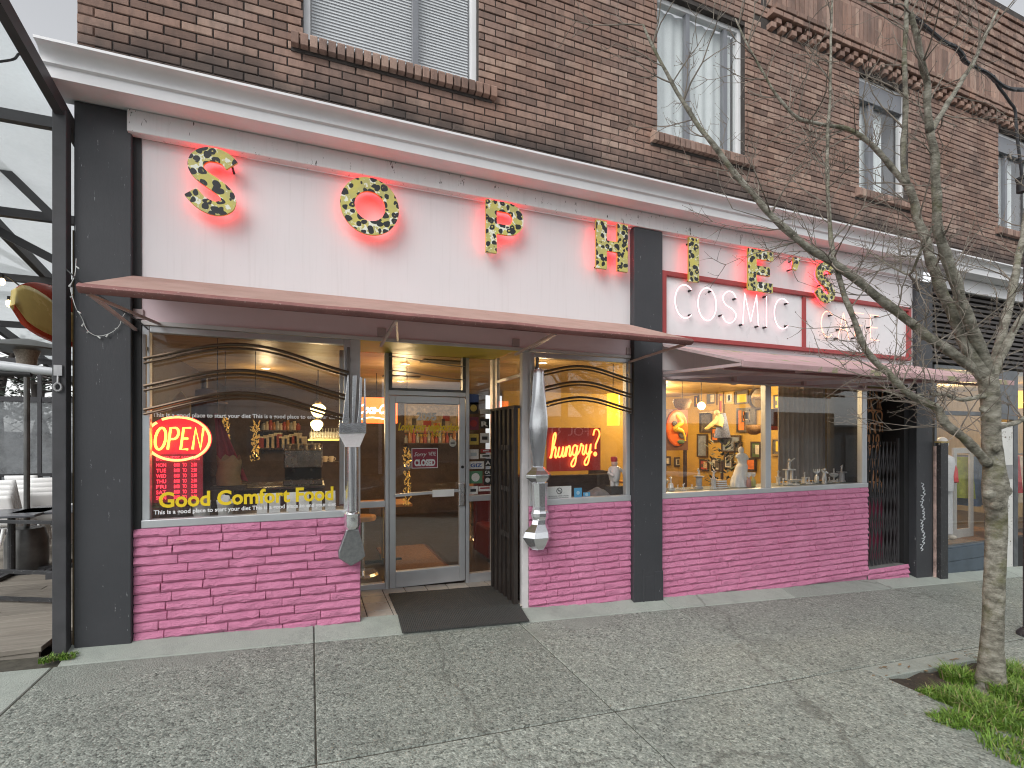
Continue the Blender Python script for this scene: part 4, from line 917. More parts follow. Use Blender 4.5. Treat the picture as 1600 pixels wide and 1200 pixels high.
for i, (px_, pb, pt, ty, l) in enumerate(TR):
    y = .22+.07*(i % 3); q = at(px_, pb, y); z = 1.012; tz = at(px_, pt, y).z; h = max(.05, tz-z); x = q.x
    t = thing('trophy', l, 'trophy', (x,y,z), 'small trophies on the right window ledge')
    mb = MB(); mf = MB()
    if ty == 'cup':
        mb.lathe([(.05,0),(.05,.012),(.012,.03),(.012,.3*h),(.05,.42*h),(.065,.58*h),(.05,.66*h),(.012,.68*h)], (x,y,z), 12); mb.tube([(x-.05,y,z+.45*h),(x-.09,y,z+.55*h),(x-.06,y,z+.62*h)], .008, 5); mb.tube([(x+.05,y,z+.45*h),(x+.09,y,z+.55*h),(x+.06,y,z+.62*h)], .008, 5); figure(mf, x, y, z+.66*h, .34*h, rr)
    elif ty == 'tall':
        mb.box(x-.05,x+.05,y-.03,y+.03,z,z+.03); mb.lathe([(.045,.03),(.04,.2*h),(.03,.5*h)], (x,y,z), 10); figure(mf, x, y, z+.48*h, .5*h, rr)
    elif ty == 'plinth':
        mb.lathe([(.055,0),(.055,.02),(.04,.03),(.04,.55*h),(.07,.58*h),(.07,.62*h)], (x,y,z), 12); figure(mf, x, y, z+.62*h, .38*h, rr)
    elif ty == 'col':
        mb.box(x-.035,x+.035,y-.03,y+.03,z,z+.02); mb.box(x-.02,x+.02,y-.02,y+.02,z+.02,z+.5*h); mb.box(x-.03,x+.03,y-.03,y+.03,z+.5*h,z+.55*h); figure(mf, x, y, z+.55*h, .45*h, rr)
    elif ty == 'tallcol':
        for k in (-1,1): mb.box(x+k*.05-.014,x+k*.05+.014,y-.014,y+.014,z+.18*h,z+.58*h)
        mb.box(x-.085,x+.085,y-.04,y+.04,z+.56*h,z+.60*h); mb.box(x-.09,x+.09,y-.05,y+.05,z+.0,z+.05*h); mb.lathe([(.05,.05*h),(.02,.12*h),(.055,.19*h)], (x,y,z), 10); figure(mf, x, y, z+.60*h, .40*h, rr); mf.beam((x-.02,y-.02,z+.9*h),(x+.09,y-.02,z+1.02*h),.008,.008)
    elif ty in ('twin','twin2','hands'):
        mb.lathe([(.03,0),(.034,.1*h),(.03,.45*h),(.012,.58*h),(.012,.68*h)], (x,y,z), 10)
        for k in (-1.5,-.5,.5,1.5): mf.tube([(x,y,z+.66*h),(x+k*.018*(2 if ty=='hands' else 1),y,z+.8*h),(x+k*.022*(2 if ty=='hands' else 1),y,z+h)], [.012,.011,.007], 6)
    else:
        mb.box(x-.03,x+.03,y-.025,y+.025,z,z+.012); figure(mf, x, y, z+.012, h-.012, rr)
    mb.build('base', {'twin':M('rosy_glass', (.55,.28,.25), .3), 'twin2':M('yellow_green_glass', (.55,.55,.2), .3), 'hands':SIL}.get(ty, GOLDW if i % 4 == 0 else SIL if ty != 'plinth' else M('grey_plinth', (.42,.42,.44), .5)), t, smooth=45); mf.build('figure', SIL, t, smooth=50)
q = at(1158,768,.34); x, y, z = q.x, .34, 1.012
t = thing('statue', 'white classical female statue among the trophies', 'statue', (x,y,z)); H_ = at(1158,700,.34).z-z; m = MB()
PF = [(0,.125,.10,-.03),(.08,.12,.095,-.035),(.25,.10,.085,-.03),(.42,.088,.075,.0),(.52,.085,.07,.012),(.60,.062,.052,.022),(.68,.066,.055,.02),(.76,.078,.06,.012),(.82,.082,.05,.008),(.855,.06,.04,.006),(.875,.03,.03,.004),(.90,.027,.028,.0)]
def st(u, v):   # draped lower body, bare torso, shoulders and neck
    a = 2*math.pi*u
    for (v0,r0,d0,c0),(v1,r1,d1,c1) in zip(PF, PF[1:]):
        if v*.90 <= v1+1e-6: break
    f = min(1,max(0,(v*.90-v0)/(v1-v0))); rx, ry, cx = r0+(r1-r0)*f, d0+(d1-d0)*f, c0+(c1-c0)*f
    if v < .60: q = 1+(.11*math.sin(a*7+v*9)+.06*math.sin(a*13-v*6))*(1-v/.60); rx *= q; ry *= q
    return (x+cx+rx*math.cos(a), y+ry*math.sin(a), z+v*.90*H_)
m.grid(st, 48, 40); m.build('draped_body', M('white_plaster', (.86,.88,.88), .6, var=.05), t, smooth=180)
m = MB(); m.ball((x-.012,y-.01,z+.945*H_), .040, 14, 10, .9, 1.0, 1.25); m.ball((x+.018,y+.012,z+.962*H_), .030, 10, 8); m.tube([(x+.075,y,z+.81*H_),(x+.098,y-.005,z+.74*H_),(x+.10,y-.015,z+.69*H_)], [.026,.024,.018], 8); m.tube([(x-.065,y,z+.81*H_),(x-.082,y-.01,z+.755*H_)], [.026,.022], 8); m.build('head_and_shoulders', M('white_plaster', (.74,.76,.76)), t, smooth=60)
for i in range(4):
    z0 = 1.012+.028*i; c = ((.45,.25,.10),(.55,.33,.12),(.35,.2,.08),(.6,.42,.2))[i]
    xa, xb = fx(1118,.25)+.008*(i%2), fx(1133,.25)-.006*i
    t = thing('book', ('bottom book of the brown stack on the ledge','second book from the bottom of the brown stack','third book up in the brown stack on the ledge','top book of the brown stack beside the column trophy')[i], 'book', ((xa+xb)/2,.25,z0), 'brown books stacked on the ledge')
    m = MB(); m.box(xa,xb,.2,.34,z0,z0+.004); m.box(xa,xb,.2,.34,z0+.023,z0+.027); m.box(xa,xb,.336,.34,z0+.004,z0+.023); m.build('cover', M('book_%d' % i, c, .6), t); m = MB(); m.box(xa+.003,xb-.003,.204,.336,z0+.004,z0+.023); m.build('pages', PAPER, t)
# ================================================================== INTERIOR OF THE CAFE
YW = M('mustard_wall_paint', (.44,.28,.05), .6, var=.12, vs=2); BRW = M('brown_panelled_wall', (.10,.065,.045), .6, var=.3); CEI = wood('amber_ceiling_plank', (.30,.20,.09), (.42,.29,.14), .45, (.5,3,1))
FLR = M('dark_cafe_floor', (.06,.045,.038), .35, var=.3, vs=8)
ORD = ('first','second','third','fourth','fifth','sixth','seventh','eighth','ninth','tenth','eleventh','twelfth','thirteenth','last')
def part(name, mat, fn, parent=B, **kw):
    m = MB(); fn(m); return m.build(name, mat, parent, **kw)
RM = thing('interior_room', None, None); RM.parent = B; RM.location = (-3.7,0,0)
part('floor', FLR, lambda m: m.box(-1.58,8.64,1.03,6.6,-.25,-.06), RM); part('floor', FLR, lambda m: m.box(-1.58,.30,.10,1.03,-.25,-.06), RM); part('floor', FLR, lambda m: m.box(2.2,7.6,.10,1.03,-.25,-.06), RM)
part('back_wall', BRW, lambda m: m.box(-1.58,3.9,6.5,6.6,-.06,2.80), RM); part('back_wall', YW, lambda m: m.box(3.9,8.64,5.3,5.4,-.06,2.80), RM)
part('side_wall', YW, lambda m: m.box(8.64,8.70,.7,6.6,-.06,2.80), RM); part('side_wall', BRW, lambda m: m.box(-1.60,-1.58,.08,6.6,-.06,2.80), RM); part('side_wall', YW, lambda m: m.box(7.60,7.66,.65,.9,-.06,2.8), RM)
for k in range(22):
    y0 = .07+k*.30
    if y0 < 1.07: part('ceiling_plank', CEI, lambda m: (m.box(-1.58,.36,y0,y0+.292,2.70,2.74), m.box(2.2,8.6,y0,y0+.292,2.70,2.74)), RM)
    else: part('ceiling_plank', CEI, lambda m: m.box(-1.58,8.64,y0,y0+.292,2.70,2.74), RM)
part('ceiling_slab', BLACK, lambda m: m.box(-1.6,8.7,.07,6.6,2.745,2.80), RM)
part('ceiling_vent', M('dark_vent', (.05,.04,.03), .6), lambda m: m.box(1.35,1.95,1.5,1.75,2.685,2.699), RM); part('ceiling_vent', M('dark_vent', (.05,.04,.03)), lambda m: m.box(1.1,1.7,3.4,3.6,2.685,2.699), RM)
def lamp_light(loc, e, col=(1,.72,.38), r=.08):
    l = bpy.data.lights.new('lamp_glow', 'POINT'); l.energy = e; l.color = col; l.shadow_soft_size = r
    o = bpy.data.objects.new('lamp_glow', l); COL.objects.link(o); o.location = loc; return o
BULB = M('warm_bulb', (1,.75,.4), .4, var=0, emit=9, ecol=(1,.72,.36)); GLOBE = M('lit_opal_glass', (1,.8,.35), .4, var=0, emit=5, ecol=(1,.74,.28))
LK = 2.0
for i, (x, y, e, l) in enumerate(((1.2,2.0,7,'round recessed downlight just inside the entrance'),(1.5,4.2,10,'round recessed downlight deeper behind the entrance'),(4.9,1.3,26,'small bright downlight at the left of the right window'),(6.4,3.2,38,'recessed downlight lighting the mustard side wall'),(7.7,2.0,30,'recessed downlight near the side wall of the right room'),(7.2,4.4,30,'recessed downlight at the back of the right room'),(-.6,3.2,5,'recessed downlight above the coffee bar'),(2.9,1.2,4,'small downlight above the knife window'))):
    t = thing('downlight', l, 'ceiling light', (x,y,2.69), 'recessed downlights in the cafe ceiling')
    part('lens', BULB, lambda m: m.lathe([(.045,0),(.045,.004)], (x,y,2.683), 14), t); part('trim_ring', PAPER, lambda m: m.lathe([(.047,.0),(.065,.0),(.065,.012),(.047,.012)], (x,y,2.686), 14), t)
    lamp_light((x,y,2.40), e*LK).parent = None
def pendant(label, px, py, y, r=.10, low=0):
    q = at(px, py, y); t = thing('pendant_lamp', label, 'pendant lamp', q)
    part('cord', BLACK, lambda m: m.cyl((q.x,y,q.z+r*1.2),(q.x,y,2.70),.007,None,6), t); part('cap', M('brass_cap', (.35,.24,.08), .35, .8), lambda m: m.lathe([(r*.45,r*.85),(r*.45,r*1.15),(r*.2,r*1.3)], q, 14), t)
    part('globe', GLOBE, lambda m: m.lathe([(.01,-r),(r*.5,-r*.95),(r*.75,-r*.6),(r*1.05,-r*.1),(r*1.05,r*.4),(r*.7,r*.75),(r*.42,r*.9)], q, 18), t, smooth=60)
    lamp_light((q.x,y-.02,q.z-r*1.6), 4.5*LK, r=.06)
pendant('glowing opal pendant lamp above the coffee bar', 497, 641, 3.2, .105); pendant('lower glowing pendant lamp deeper behind the coffee bar', 495, 664, 4.8, .10)
# coffee bar
WD = wood('dark_bar_wood', (.05,.03,.02), (.10,.06,.04), .4, (1,1,6)); STEEL = M('bar_steel', (.45,.43,.40), .25, .9, var=.15, vs=10)
t = thing('bar_counter', 'steel fronted coffee bar counter inside the left window', 'counter', (-.2,2.5,-.06))
part('cabinet', WD, lambda m: m.box(-1.5,.15,2.2,2.9,-.06,1.02), t); part('worktop', STEEL, lambda m: m.box(-1.52,.18,2.15,2.95,1.02,1.06), t, bevel=.006)
for a, b in ((-.95,-.5),(-.49,-.05)): part('steel_panel', STEEL, lambda m: m.box(a,b,2.185,2.2,.15,.98), t, bevel=.004)
q = at(474,735,2.45); x, z = q.x, 1.06
t = thing('espresso_machine', 'steel espresso machine with cups on top behind the left window', 'coffee machine', (x,2.45,z)); zt2 = at(474,702,2.45).z; wx = (fx(504,2.45)-fx(444,2.45))/2
part('machine_body', STEEL, lambda m: m.box(x-wx,x+wx,2.35,2.75,z+.22,zt2), t, bevel=.015); part('machine_foot', BLACK, lambda m: m.box(x-wx*.95,x+wx*.95,2.4,2.75,z,z+.22), t); part('drip_tray', STEEL, lambda m: m.box(x-wx,x+wx,2.25,2.5,z,z+.07), t, bevel=.01)
part('cup_rail', CHROME, lambda m: (m.tube([(x-wx,2.36,zt2+.06),(x+wx,2.36,zt2+.06)], .006, 5), m.cyl((x-wx,2.36,zt2),(x-wx,2.36,zt2+.06),.005,None,5), m.cyl((x+wx,2.36,zt2),(x+wx,2.36,zt2+.06),.005,None,5)), t)
for k in (-.5,.4): part('group_handle', BLACK, lambda m: m.tube([(x+wx*k,2.36,z+.20),(x+wx*k,2.22,z+.17)], .016, 7), t); 
CUP = M('cream_cup', (.75,.68,.52), .35, var=.05)
def cup(x, y, z, lab, grp, r=.035, h=.075, mat=CUP):
    t = thing('cup', lab, 'cup', (x,y,z), grp); part('cup_body', mat, lambda m: m.lathe([(r*.7,0),(r,h*.6),(r,h),(r*.9,h),(r*.85,h*.2)], (x,y,z), 10), t, smooth=50); part('handle', mat, lambda m: m.tube(smoothline([(x+r*.9,y,z+h*.8),(x+r*1.6,y,z+h*.7),(x+r*1.5,y,z+h*.3),(x+r*.85,y,z+h*.25)],3), .006, 5), t)
for k in range(8): cup(x-wx*.75+k*wx*.215, 2.45+.04*(k%2), zt2, ORD[k]+' cream cup from the left on top of the espresso machine', 'cups on the espresso machine')
def shelf(lab, px0, px1, py, y, mat, grp=None):
    a, b = at(px0,py,y), at(px1,py,y); t = thing('shelf', lab, 'shelf', ((a.x+b.x)/2,y,a.z), grp); part('board', mat, lambda m: m.box(a.x,b.x,y-.12,y+.14,a.z-.03,a.z), t, bevel=.003)
    for xx in (a.x+.08,b.x-.08): part('bracket', BLACK, lambda m: m.box(xx-.012,xx+.012,y-.08,y+.14,a.z-.12,a.z-.03), t)
    return a.x, b.x, a.z
JAR = [M('jar_clear', (.35,.36,.34), .15, var=.1), M('jar_amber', (.4,.18,.05), .2, var=.1), M('jar_red', (.35,.06,.04), .35, var=.1), M('tin_cream', (.6,.52,.38), .4, var=.1)]
a, b, z = shelf('dark upper wall shelf of jars above the coffee bar', 405, 472, 672, 6.3, WD)
for k in range(11):
    xx = a+.08+k*(b-a-.16)/10; h = .14+.08*((k*7)%5)/5
    t = thing('jar', ORD[k]+' jar from the left on the dark upper bar shelf', 'jar', (xx,6.28,z), 'jars on the upper bar shelf'); part('jar_body', JAR[(k*3)%4], lambda m: m.lathe([(.045,0),(.05,.02),(.05,h*.7),(.03,h*.85),(.03,h)], (xx,6.28,z), 10), t, smooth=40); part('lid', BLACK, lambda m: m.lathe([(.034,h),(.034,h+.02)], (xx,6.28,z), 10), t)
a, b, z = shelf('lower bar shelf with boxes and white tins', 404, 480, 700, 6.3, WD)
for k in range(9):
    xx = a+.08+k*(b-a-.16)/8; h = .2+.10*((k*5)%4)/4
    t = thing('tin', ORD[k]+' tin from the left on the lower bar shelf', 'tin', (xx,6.28,z), 'tins on the lower bar shelf'); part('tin_body', JAR[3] if k % 3 else JAR[2], lambda m: m.box(xx-.075,xx+.075,6.2,6.34,z,z+h), t, bevel=.008); part('lid', CUP, lambda m: m.box(xx-.078,xx+.078,6.197,6.343,z+h,z+h+.03), t)
a, b, z = shelf('yellow lit glass shelf of drinking glasses under the pendant lamps', 481, 536, 686, 5.2, M('lit_shelf_edge', (.7,.5,.1), .4, var=0, emit=1.2, ecol=(1,.65,.15)))
for k in range(11):
    xx = a+.06+k*(b-a-.12)/10
    t = thing('drinking_glass', ORD[k]+' upturned glass from the left on the lit yellow shelf', 'glass', (xx,5.2,z), 'glasses on the lit shelf'); part('bowl', JAR[0], lambda m: m.lathe([(.035,0),(.042,.10),(.02,.14)], (xx,5.2,z), 9), t, smooth=50); part('stem', JAR[0], lambda m: m.lathe([(.006,.14),(.006,.2),(.03,.205)], (xx,5.2,z), 8), t)
q0, q1 = at(470,700,4.6), at(492,688,4.6)
for k in range(6): cup(q0.x+k*.1, 4.6, 1.25+.0, ORD[k]+' white mug from the left behind the espresso machine', 'mugs behind the espresso machine', .042, .10)
part('mug_shelf', WD, lambda m: m.box(q0.x-.1,q0.x+.65,4.5,4.72,1.22,1.25))
# timber post, red cloth, garland columns
q = at(281,640,.7); t = thing('painted_post', 'pale yellow pointed wooden post inside the left window', 'post', (q.x,.75,-.06)); w2 = .075
part('board', M('pale_yellow_board', (.42,.35,.14), .6, var=.15), lambda m: m.prism([(q.x-w2,-.06),(q.x+w2,-.06),(q.x+w2,2.04),(q.x+w2*.5,2.08),(q.x,2.14),(q.x-w2*.5,2.08),(q.x-w2,2.04)], .74, .80), t, bevel=.004); part('foot', WD, lambda m: m.box(q.x-.14,q.x+.14,.66,.88,-.06,0), t)
q = at(318,620,.95); t = thing('coat_stand', 'dark stand draped with brown jackets inside the left window', 'coat stand', (q.x,1.0,-.06))
part('pole', WD, lambda m: m.tube([(q.x,1.0,-.06),(q.x,1.0,2.3)], .03, 8), t); part('jacket', M('dark_brown_jacket', (.07,.035,.03), .8, var=.4), lambda m: m.grid(lambda u,v: (q.x+(.17-.05*v)*math.cos(2*math.pi*u), 1.0+(.14)*math.sin(2*math.pi*u)*(1+.15*math.sin(u*40)), 1.05+1.0*v), 36, 8), t, smooth=180)
part('hat', M('brown_hat', (.18,.09,.04), .7), lambda m: m.lathe([(.02,.14),(.10,.12),(.11,.02),(.19,0),(.19,-.015),(.1,-.01)], (q.x+.02,1.0,2.05), 14), t, smooth=50); part('base_plate', WD, lambda m: m.lathe([(.18,0),(.18,.03),(.03,.05)], (q.x,1.0,-.06), 14), t)
a = at(340,640,.6); t = thing('hanging_cloth', 'dull red pointed cloth hanging behind the OPEN sign', 'cloth', (a.x,.6,1.9))
part('cloth', M('dull_red_cloth', (.30,.04,.05), .8, var=.3), lambda m: m.grid(lambda u,v: (a.x-.03+(.22*v+.04)*u+.03*v, .6+.02*math.sin(u*17+v*3), 1.92-.56*v-.10*v*u), 14, 10), t, smooth=180); part('hook', BLACK, lambda m: m.cyl((a.x,.6,1.92),(a.x,.6,2.70),.004,None,5), t)
q = at(358,712,.5); t = thing('paper_bag', 'brown crumpled paper bag beside the hours board', 'bag', (q.x,.5,1.2)); part('bag', M('brown_paper', (.38,.26,.12), .8, var=.25), lambda m: m.grid(lambda u,v: (q.x+.10*math.cos(2*math.pi*u)*(1+.25*noise.noise(Vector((u*6,v*4,1)))), .5+.08*math.sin(2*math.pi*u), 1.24+.26*v+.03*math.sin(u*25)*v), 22, 6), t, smooth=25); part('shelf_stand', WD, lambda m: m.box(q.x-.14,q.x+.14,.4,.62,1.2,1.235), t); part('stand_leg', WD, lambda m: m.box(q.x-.03,q.x+.03,.5,.56,-.06,1.2), t)
def garland(lab, px, pyt, pyb, y):
    a, b = at(px,pyt,y), at(px,pyb,y); t = thing('gold_garland', lab, 'garland', (a.x,y,a.z)); rr = random.Random(int(px))
    part('wire', BLACK, lambda m: m.cyl((a.x,y,b.z),(a.x,y,2.70),.004,None,5), t)
    m = MB()
    for k in range(130):
        z = b.z+(a.z-b.z)*rr.random(); an = rr.uniform(0,6.28); r = rr.uniform(.015,.05); c = Vector((a.x+r*math.cos(an), y+r*math.sin(an), z)); m.beam(c, c+Vector((rr.uniform(-.02,.02),rr.uniform(-.02,.02),rr.uniform(.01,.035))), .012, .003)
    m.build('tinsel', M('gold_tinsel', (.8,.5,.12), .2, .8, emit=.25, ecol=(1,.6,.15)), t, kind='stuff')
garland('gold tinsel garland hanging left of the espresso machine', 352, 655, 720, 1.6); garland('second gold garland close to the espresso machine', 399, 660, 722, 1.7); garland('gold spiral garland hanging behind the glass door', 636, 700, 790, 1.5)
# behind the door: red lit drink sign, framed picture, bar shelf
RS = M('lit_orange_red', (.9,.12,.03), .4, var=0, emit=2.2, ecol=(1,.16,.03)); a, b = at(556,661,3.2), at(621,622,3.2)
t = thing('lit_sign', 'glowing orange red drink sign with white script behind the door', 'lit sign', ((a.x+b.x)/2,3.2,a.z)); part('light_box', RS, lambda m: m.box(a.x,b.x,3.2,3.28,a.z,b.z), t, bevel=.008); text('Coca-Cola', .1, a.x+.04, 3.195, a.z+(b.z-a.z)*.38, 'lettering', M('lit_white', (1,.95,.9), .4, var=0, emit=2.5, ecol=(1,.9,.8)), t, fit=(b.x-a.x)*.86, height=(b.z-a.z)*.36, shear=.4, bold=.004)
part('hanger', BLACK, lambda m: m.cyl(((a.x+b.x)/2,3.24,b.z),((a.x+b.x)/2,3.24,2.70),.006,None,5), t)
part('swoosh', M('lit_white', (1,.95,.9)), lambda m: m.tube(smoothline([(a.x+.06,3.195,a.z+.06),(a.x+(b.x-a.x)*.4,3.195,a.z+.09),(b.x-.06,3.195,a.z+.04)],4), .010, 5), t)
def picture(lab, P0, P1, frame, image, mode='y', fr=.035, cat='picture', name='framed_picture', extra=None):
    """P0,P1 = lower left / upper right corners (world) on a plane y=const or x=const"""
    c = (Vector(P0)+Vector(P1))/2; t = thing(name, lab, cat, c)
    def bx(m, a0, a1, z0, z1, d0, d1):
        if mode == 'y': m.box(a0,a1,P0[1]-d1,P0[1]-d0,z0,z1)
        else: m.box(P0[0]-d1,P0[0]-d0,a0,a1,z0,z1)
    k = 0 if mode == 'y' else 1; a0, a1 = sorted((P0[k],P1[k])); z0, z1 = P0[2],P1[2]
    part('picture_frame', frame, lambda m: (bx(m,a0,a1,z0,z0+fr,0,.03), bx(m,a0,a1,z1-fr,z1,0,.03), bx(m,a0,a0+fr,z0+fr,z1-fr,0,.03), bx(m,a1-fr,a1,z0+fr,z1-fr,0,.03)), t)
    part('picture_sheet', image, lambda m: bx(m,a0+fr,a1-fr,z0+fr,z1-fr,.002,.014), t)
    for (mat, u0, u1, v0, v1) in (extra or []): part('printed_shape', mat, lambda m: bx(m,a0+(a1-a0)*u0,a0+(a1-a0)*u1,z0+(z1-z0)*v0,z0+(z1-z0)*v1,.014,.019), t)
    return t
FRB = M('dark_picture_frame', (.05,.035,.025), .4); FRG = M('gilt_picture_frame', (.40,.27,.09), .4, .4); IMC = M('cream_print', (.55,.45,.30), .6, var=.45, vs=14); IMD = M('dark_print', (.09,.08,.07), .5, var=.6, vs=16); IMO = M('orange_print', (.75,.20,.03), .5, var=.3, vs=8); IMW = M('pale_print', (.60,.58,.52), .5, var=.3, vs=20); IMY = M('yellow_print', (.75,.55,.06), .5, var=.2); IMR = M('red_print', (.42,.06,.04), .5, var=.2); IMG = M('green_print', (.10,.16,.07), .5, var=.3); IMB = M('blue_grey_print', (.18,.22,.30), .5, var=.4, vs=12)
a, b = at(632,676,6.45), at(715,633,6.45)
picture('large cream poster in gilt frame seen through the door glass', (a.x,6.49,a.z), (b.x,6.49,b.z), FRG, IMC, extra=[(IMD,.14,.22,.15,.5),(IMR,.35,.5,.2,.42),(IMD,.7,.76,.1,.5),(IMO,.54,.66,.12,.34),(IMR,.72,.85,.42,.62)])
a, b, z = shelf('bar back shelf of bottles seen through the door glass', 630, 714, 692, 5.8, WD)
for k in range(14):
    xx = a+.06+k*(b-a-.12)/13; h = .16+.05*((k*3)%4)
    t = thing('bottle', ORD[k]+' small bottle from the left on the shelf behind the door glass', 'bottle', (xx,5.8,z), 'bottles behind the door glass'); part('bottle_body', JAR[(k*5+k//3)%4], lambda m: m.lathe([(.04,0),(.042,h*.6),(.015,h*.8),(.015,h)], (xx,5.8,z), 9), t, smooth=40); part('cap', JAR[2], lambda m: m.lathe([(.018,h),(.018,h+.025)], (xx,5.8,z), 8), t)
a, b = at(700,712,2.4), at(700,700,2.4); t = thing('round_sticker', 'round pale sticker near the lock side of the door glass', 'sticker', (1.60,DY-.014,1.62)); part('disc', IMW, lambda m: m.lathe([(.045,0),(.045,-.0015)], (1.60,DY-.013,1.62), 20, 'y'), t); part('printed_band', IMD, lambda m: m.box(1.575,1.625,DY-.0155,DY-.0145,1.612,1.628), t)
# CLOSED sign
a, b = at(643,732,DY-.02), at(684,700,DY-.02); t = thing('closed_sign', 'maroon CLOSED sign hanging on the glass door', 'sign', ((a.x+b.x)/2,DY-.02,a.z)); yy = DY-.02; w_, h_ = b.x-a.x, b.z-a.z
part('board', M('maroon_sign', (.30,.035,.06), .5, var=.1), lambda m: m.box(a.x,b.x,yy-.004,yy,a.z,b.z), t); part('border', WHITEV, lambda m: (m.box(a.x,b.x,yy-.006,yy-.004,a.z,a.z+.008), m.box(a.x,b.x,yy-.006,yy-.004,b.z-.008,b.z), m.box(a.x,a.x+.008,yy-.006,yy-.004,a.z+.008,b.z-.008), m.box(b.x-.008,b.x,yy-.006,yy-.004,a.z+.008,b.z-.008)), t)
text('CLOSED', .1, a.x+w_*.10, yy-.006, a.z+h_*.13, 'lettering', WHITEV, t, fit=w_*.8, height=h_*.32, bold=.006); text('Sorry', .1, a.x+w_*.09, yy-.006, a.z+h_*.60, 'lettering', WHITEV, t, fit=w_*.48, height=h_*.2, shear=.4); text("WE'RE", .1, a.x+w_*.64, yy-.006, a.z+h_*.62, 'lettering', WHITEV, t, fit=w_*.27, height=h_*.2)
# entry furniture: rug, table, stool, booth
t = thing('floor_rug', 'orange brown rug on the cafe floor behind the door', 'rug', (1.6,2.6,-.05)); part('rug_sheet', M('orange_brown_rug', (.24,.125,.06), .9, var=.25, vs=20), lambda m: m.box(1.0,1.7,1.5,3.2,-.058,-.045), t); part('rug_border', M('rug_border', (.12,.05,.03), .9), lambda m: (m.box(.96,.995,1.5,3.2,-.058,-.046), m.box(1.705,1.74,1.5,3.2,-.058,-.046)), t)
TW = wood('orange_table_wood', (.45,.20,.05), (.60,.30,.09), .35, (1,6,1)); BR = M('brass_leg', (.55,.36,.12), .3, .8)
def table(lab, x, y, w, d, h):
    t = thing('cafe_table', lab, 'table', (x,y,-.06)); part('tabletop', TW, lambda m: m.box(x-w/2,x+w/2,y-d/2,y+d/2,h-.04,h), t, bevel=.006); part('pedestal', BR, lambda m: m.cyl((x,y,-.02),(x,y,h-.04),.03,None,10), t); part('foot', BLACK, lambda m: (m.beam((x-.25,y,-.04),(x+.25,y,-.04),.05,.04), m.beam((x,y-.25,-.02),(x,y+.25,-.02),.05,.04)), t)
def stool(lab, x, y, c, h=.72):
    t = thing('bar_stool', lab, 'stool', (x,y,-.06)); part('seat', c, lambda m: m.lathe([(.16,0),(.17,.03),(.16,.06),(.03,.07)], (x,y,h-.07), 16), t, smooth=40); part('post', CHROME, lambda m: m.cyl((x,y,-.03),(x,y,h-.07),.025,None,10), t); part('foot_plate', CHROME, lambda m: m.lathe([(.2,0),(.18,.03),(.03,.05)], (x,y,-.06), 16), t)
table('orange wood table seen low behind the left sidelight', .95, 2.3, .7, .6, .78); stool('round pink topped stool seen through the door', 2.55, 3.4, M('pink_vinyl', (.65,.22,.2), .35)); stool('orange topped stool behind the left sidelight', .62, 1.75, TW, .70); table('dark wood table at the far end behind the door', 3.2, 4.6, .8, .7, .75)
t = thing('booth_bench', 'maroon vinyl booth bench behind the sticker covered sidelight', 'bench', (2.9,2.1,-.06)); MV = M('maroon_vinyl', (.13,.022,.032), .35, var=.15)
part('seat', MV, lambda m: m.box(2.3,3.4,1.7,2.3,-.02,.42), t, bevel=.03); part('backrest', MV, lambda m: m.box(2.3,3.4,2.3,2.42,-.02,1.10), t, bevel=.03)
for (sx, sy) in ((2.34,1.74),(3.36,1.74)): part('leg', BLACK, lambda m: m.box(sx-.03,sx+.03,sy-.02,sy+.03,-.06,-.02), t)
q = at(958,640,1.0); t = thing('amber_lamp', 'amber cylinder lamp hanging behind the knife window', 'pendant lamp', (q.x,1.0,q.z)); AM = M('amber_shade', (.9,.5,.05), .4, var=.15, emit=1.6, ecol=(1,.52,.04))
part('lamp_shade', AM, lambda m: m.lathe([(.075,-.22),(.085,-.22),(.085,.22),(.075,.22)], (q.x,1.0,q.z), 20), t, smooth=40); part('bulb', BULB, lambda m: m.ball((q.x,1.0,q.z-.16), .035, 10, 8), t, smooth=True); part('cord', BLACK, lambda m: m.cyl((q.x,1.0,q.z+.22),(q.x,1.0,2.70),.006,None,5), t)
t = thing('bar_bench', 'dark brown high backed bench below the hungry sign', 'bench', (2.9,.8,-.06)); part('backrest', WD, lambda m: m.box(2.25,3.6,.62,.70,-.06,1.22), t, bevel=.01); part('seat', WD, lambda m: m.box(2.25,3.6,.70,1.15,.35,.42), t); part('end_panel', WD, lambda m: m.box(3.6,3.65,.60,1.2,-.06,1.25), t)
# right room: everything hung on the mustard walls
def sidep(lab, px0, py0, px1, py1, frame, image, x=8.62, **kw):
    a, b = atx(px0,py0,x), atx(px1,py1,x); return picture(lab, (x,a.y,min(a.z,b.z)), (x,b.y,max(a.z,b.z)), frame, image, 'x', **kw)
def backp(lab, px0, py0, px1, py1, frame, image, y=5.28, **kw):
    a, b = at(px0,py0,y), at(px1,py1,y); return picture(lab, (a.x,y,a.z), (b.x,y,b.z), frame, image, 'y', **kw)
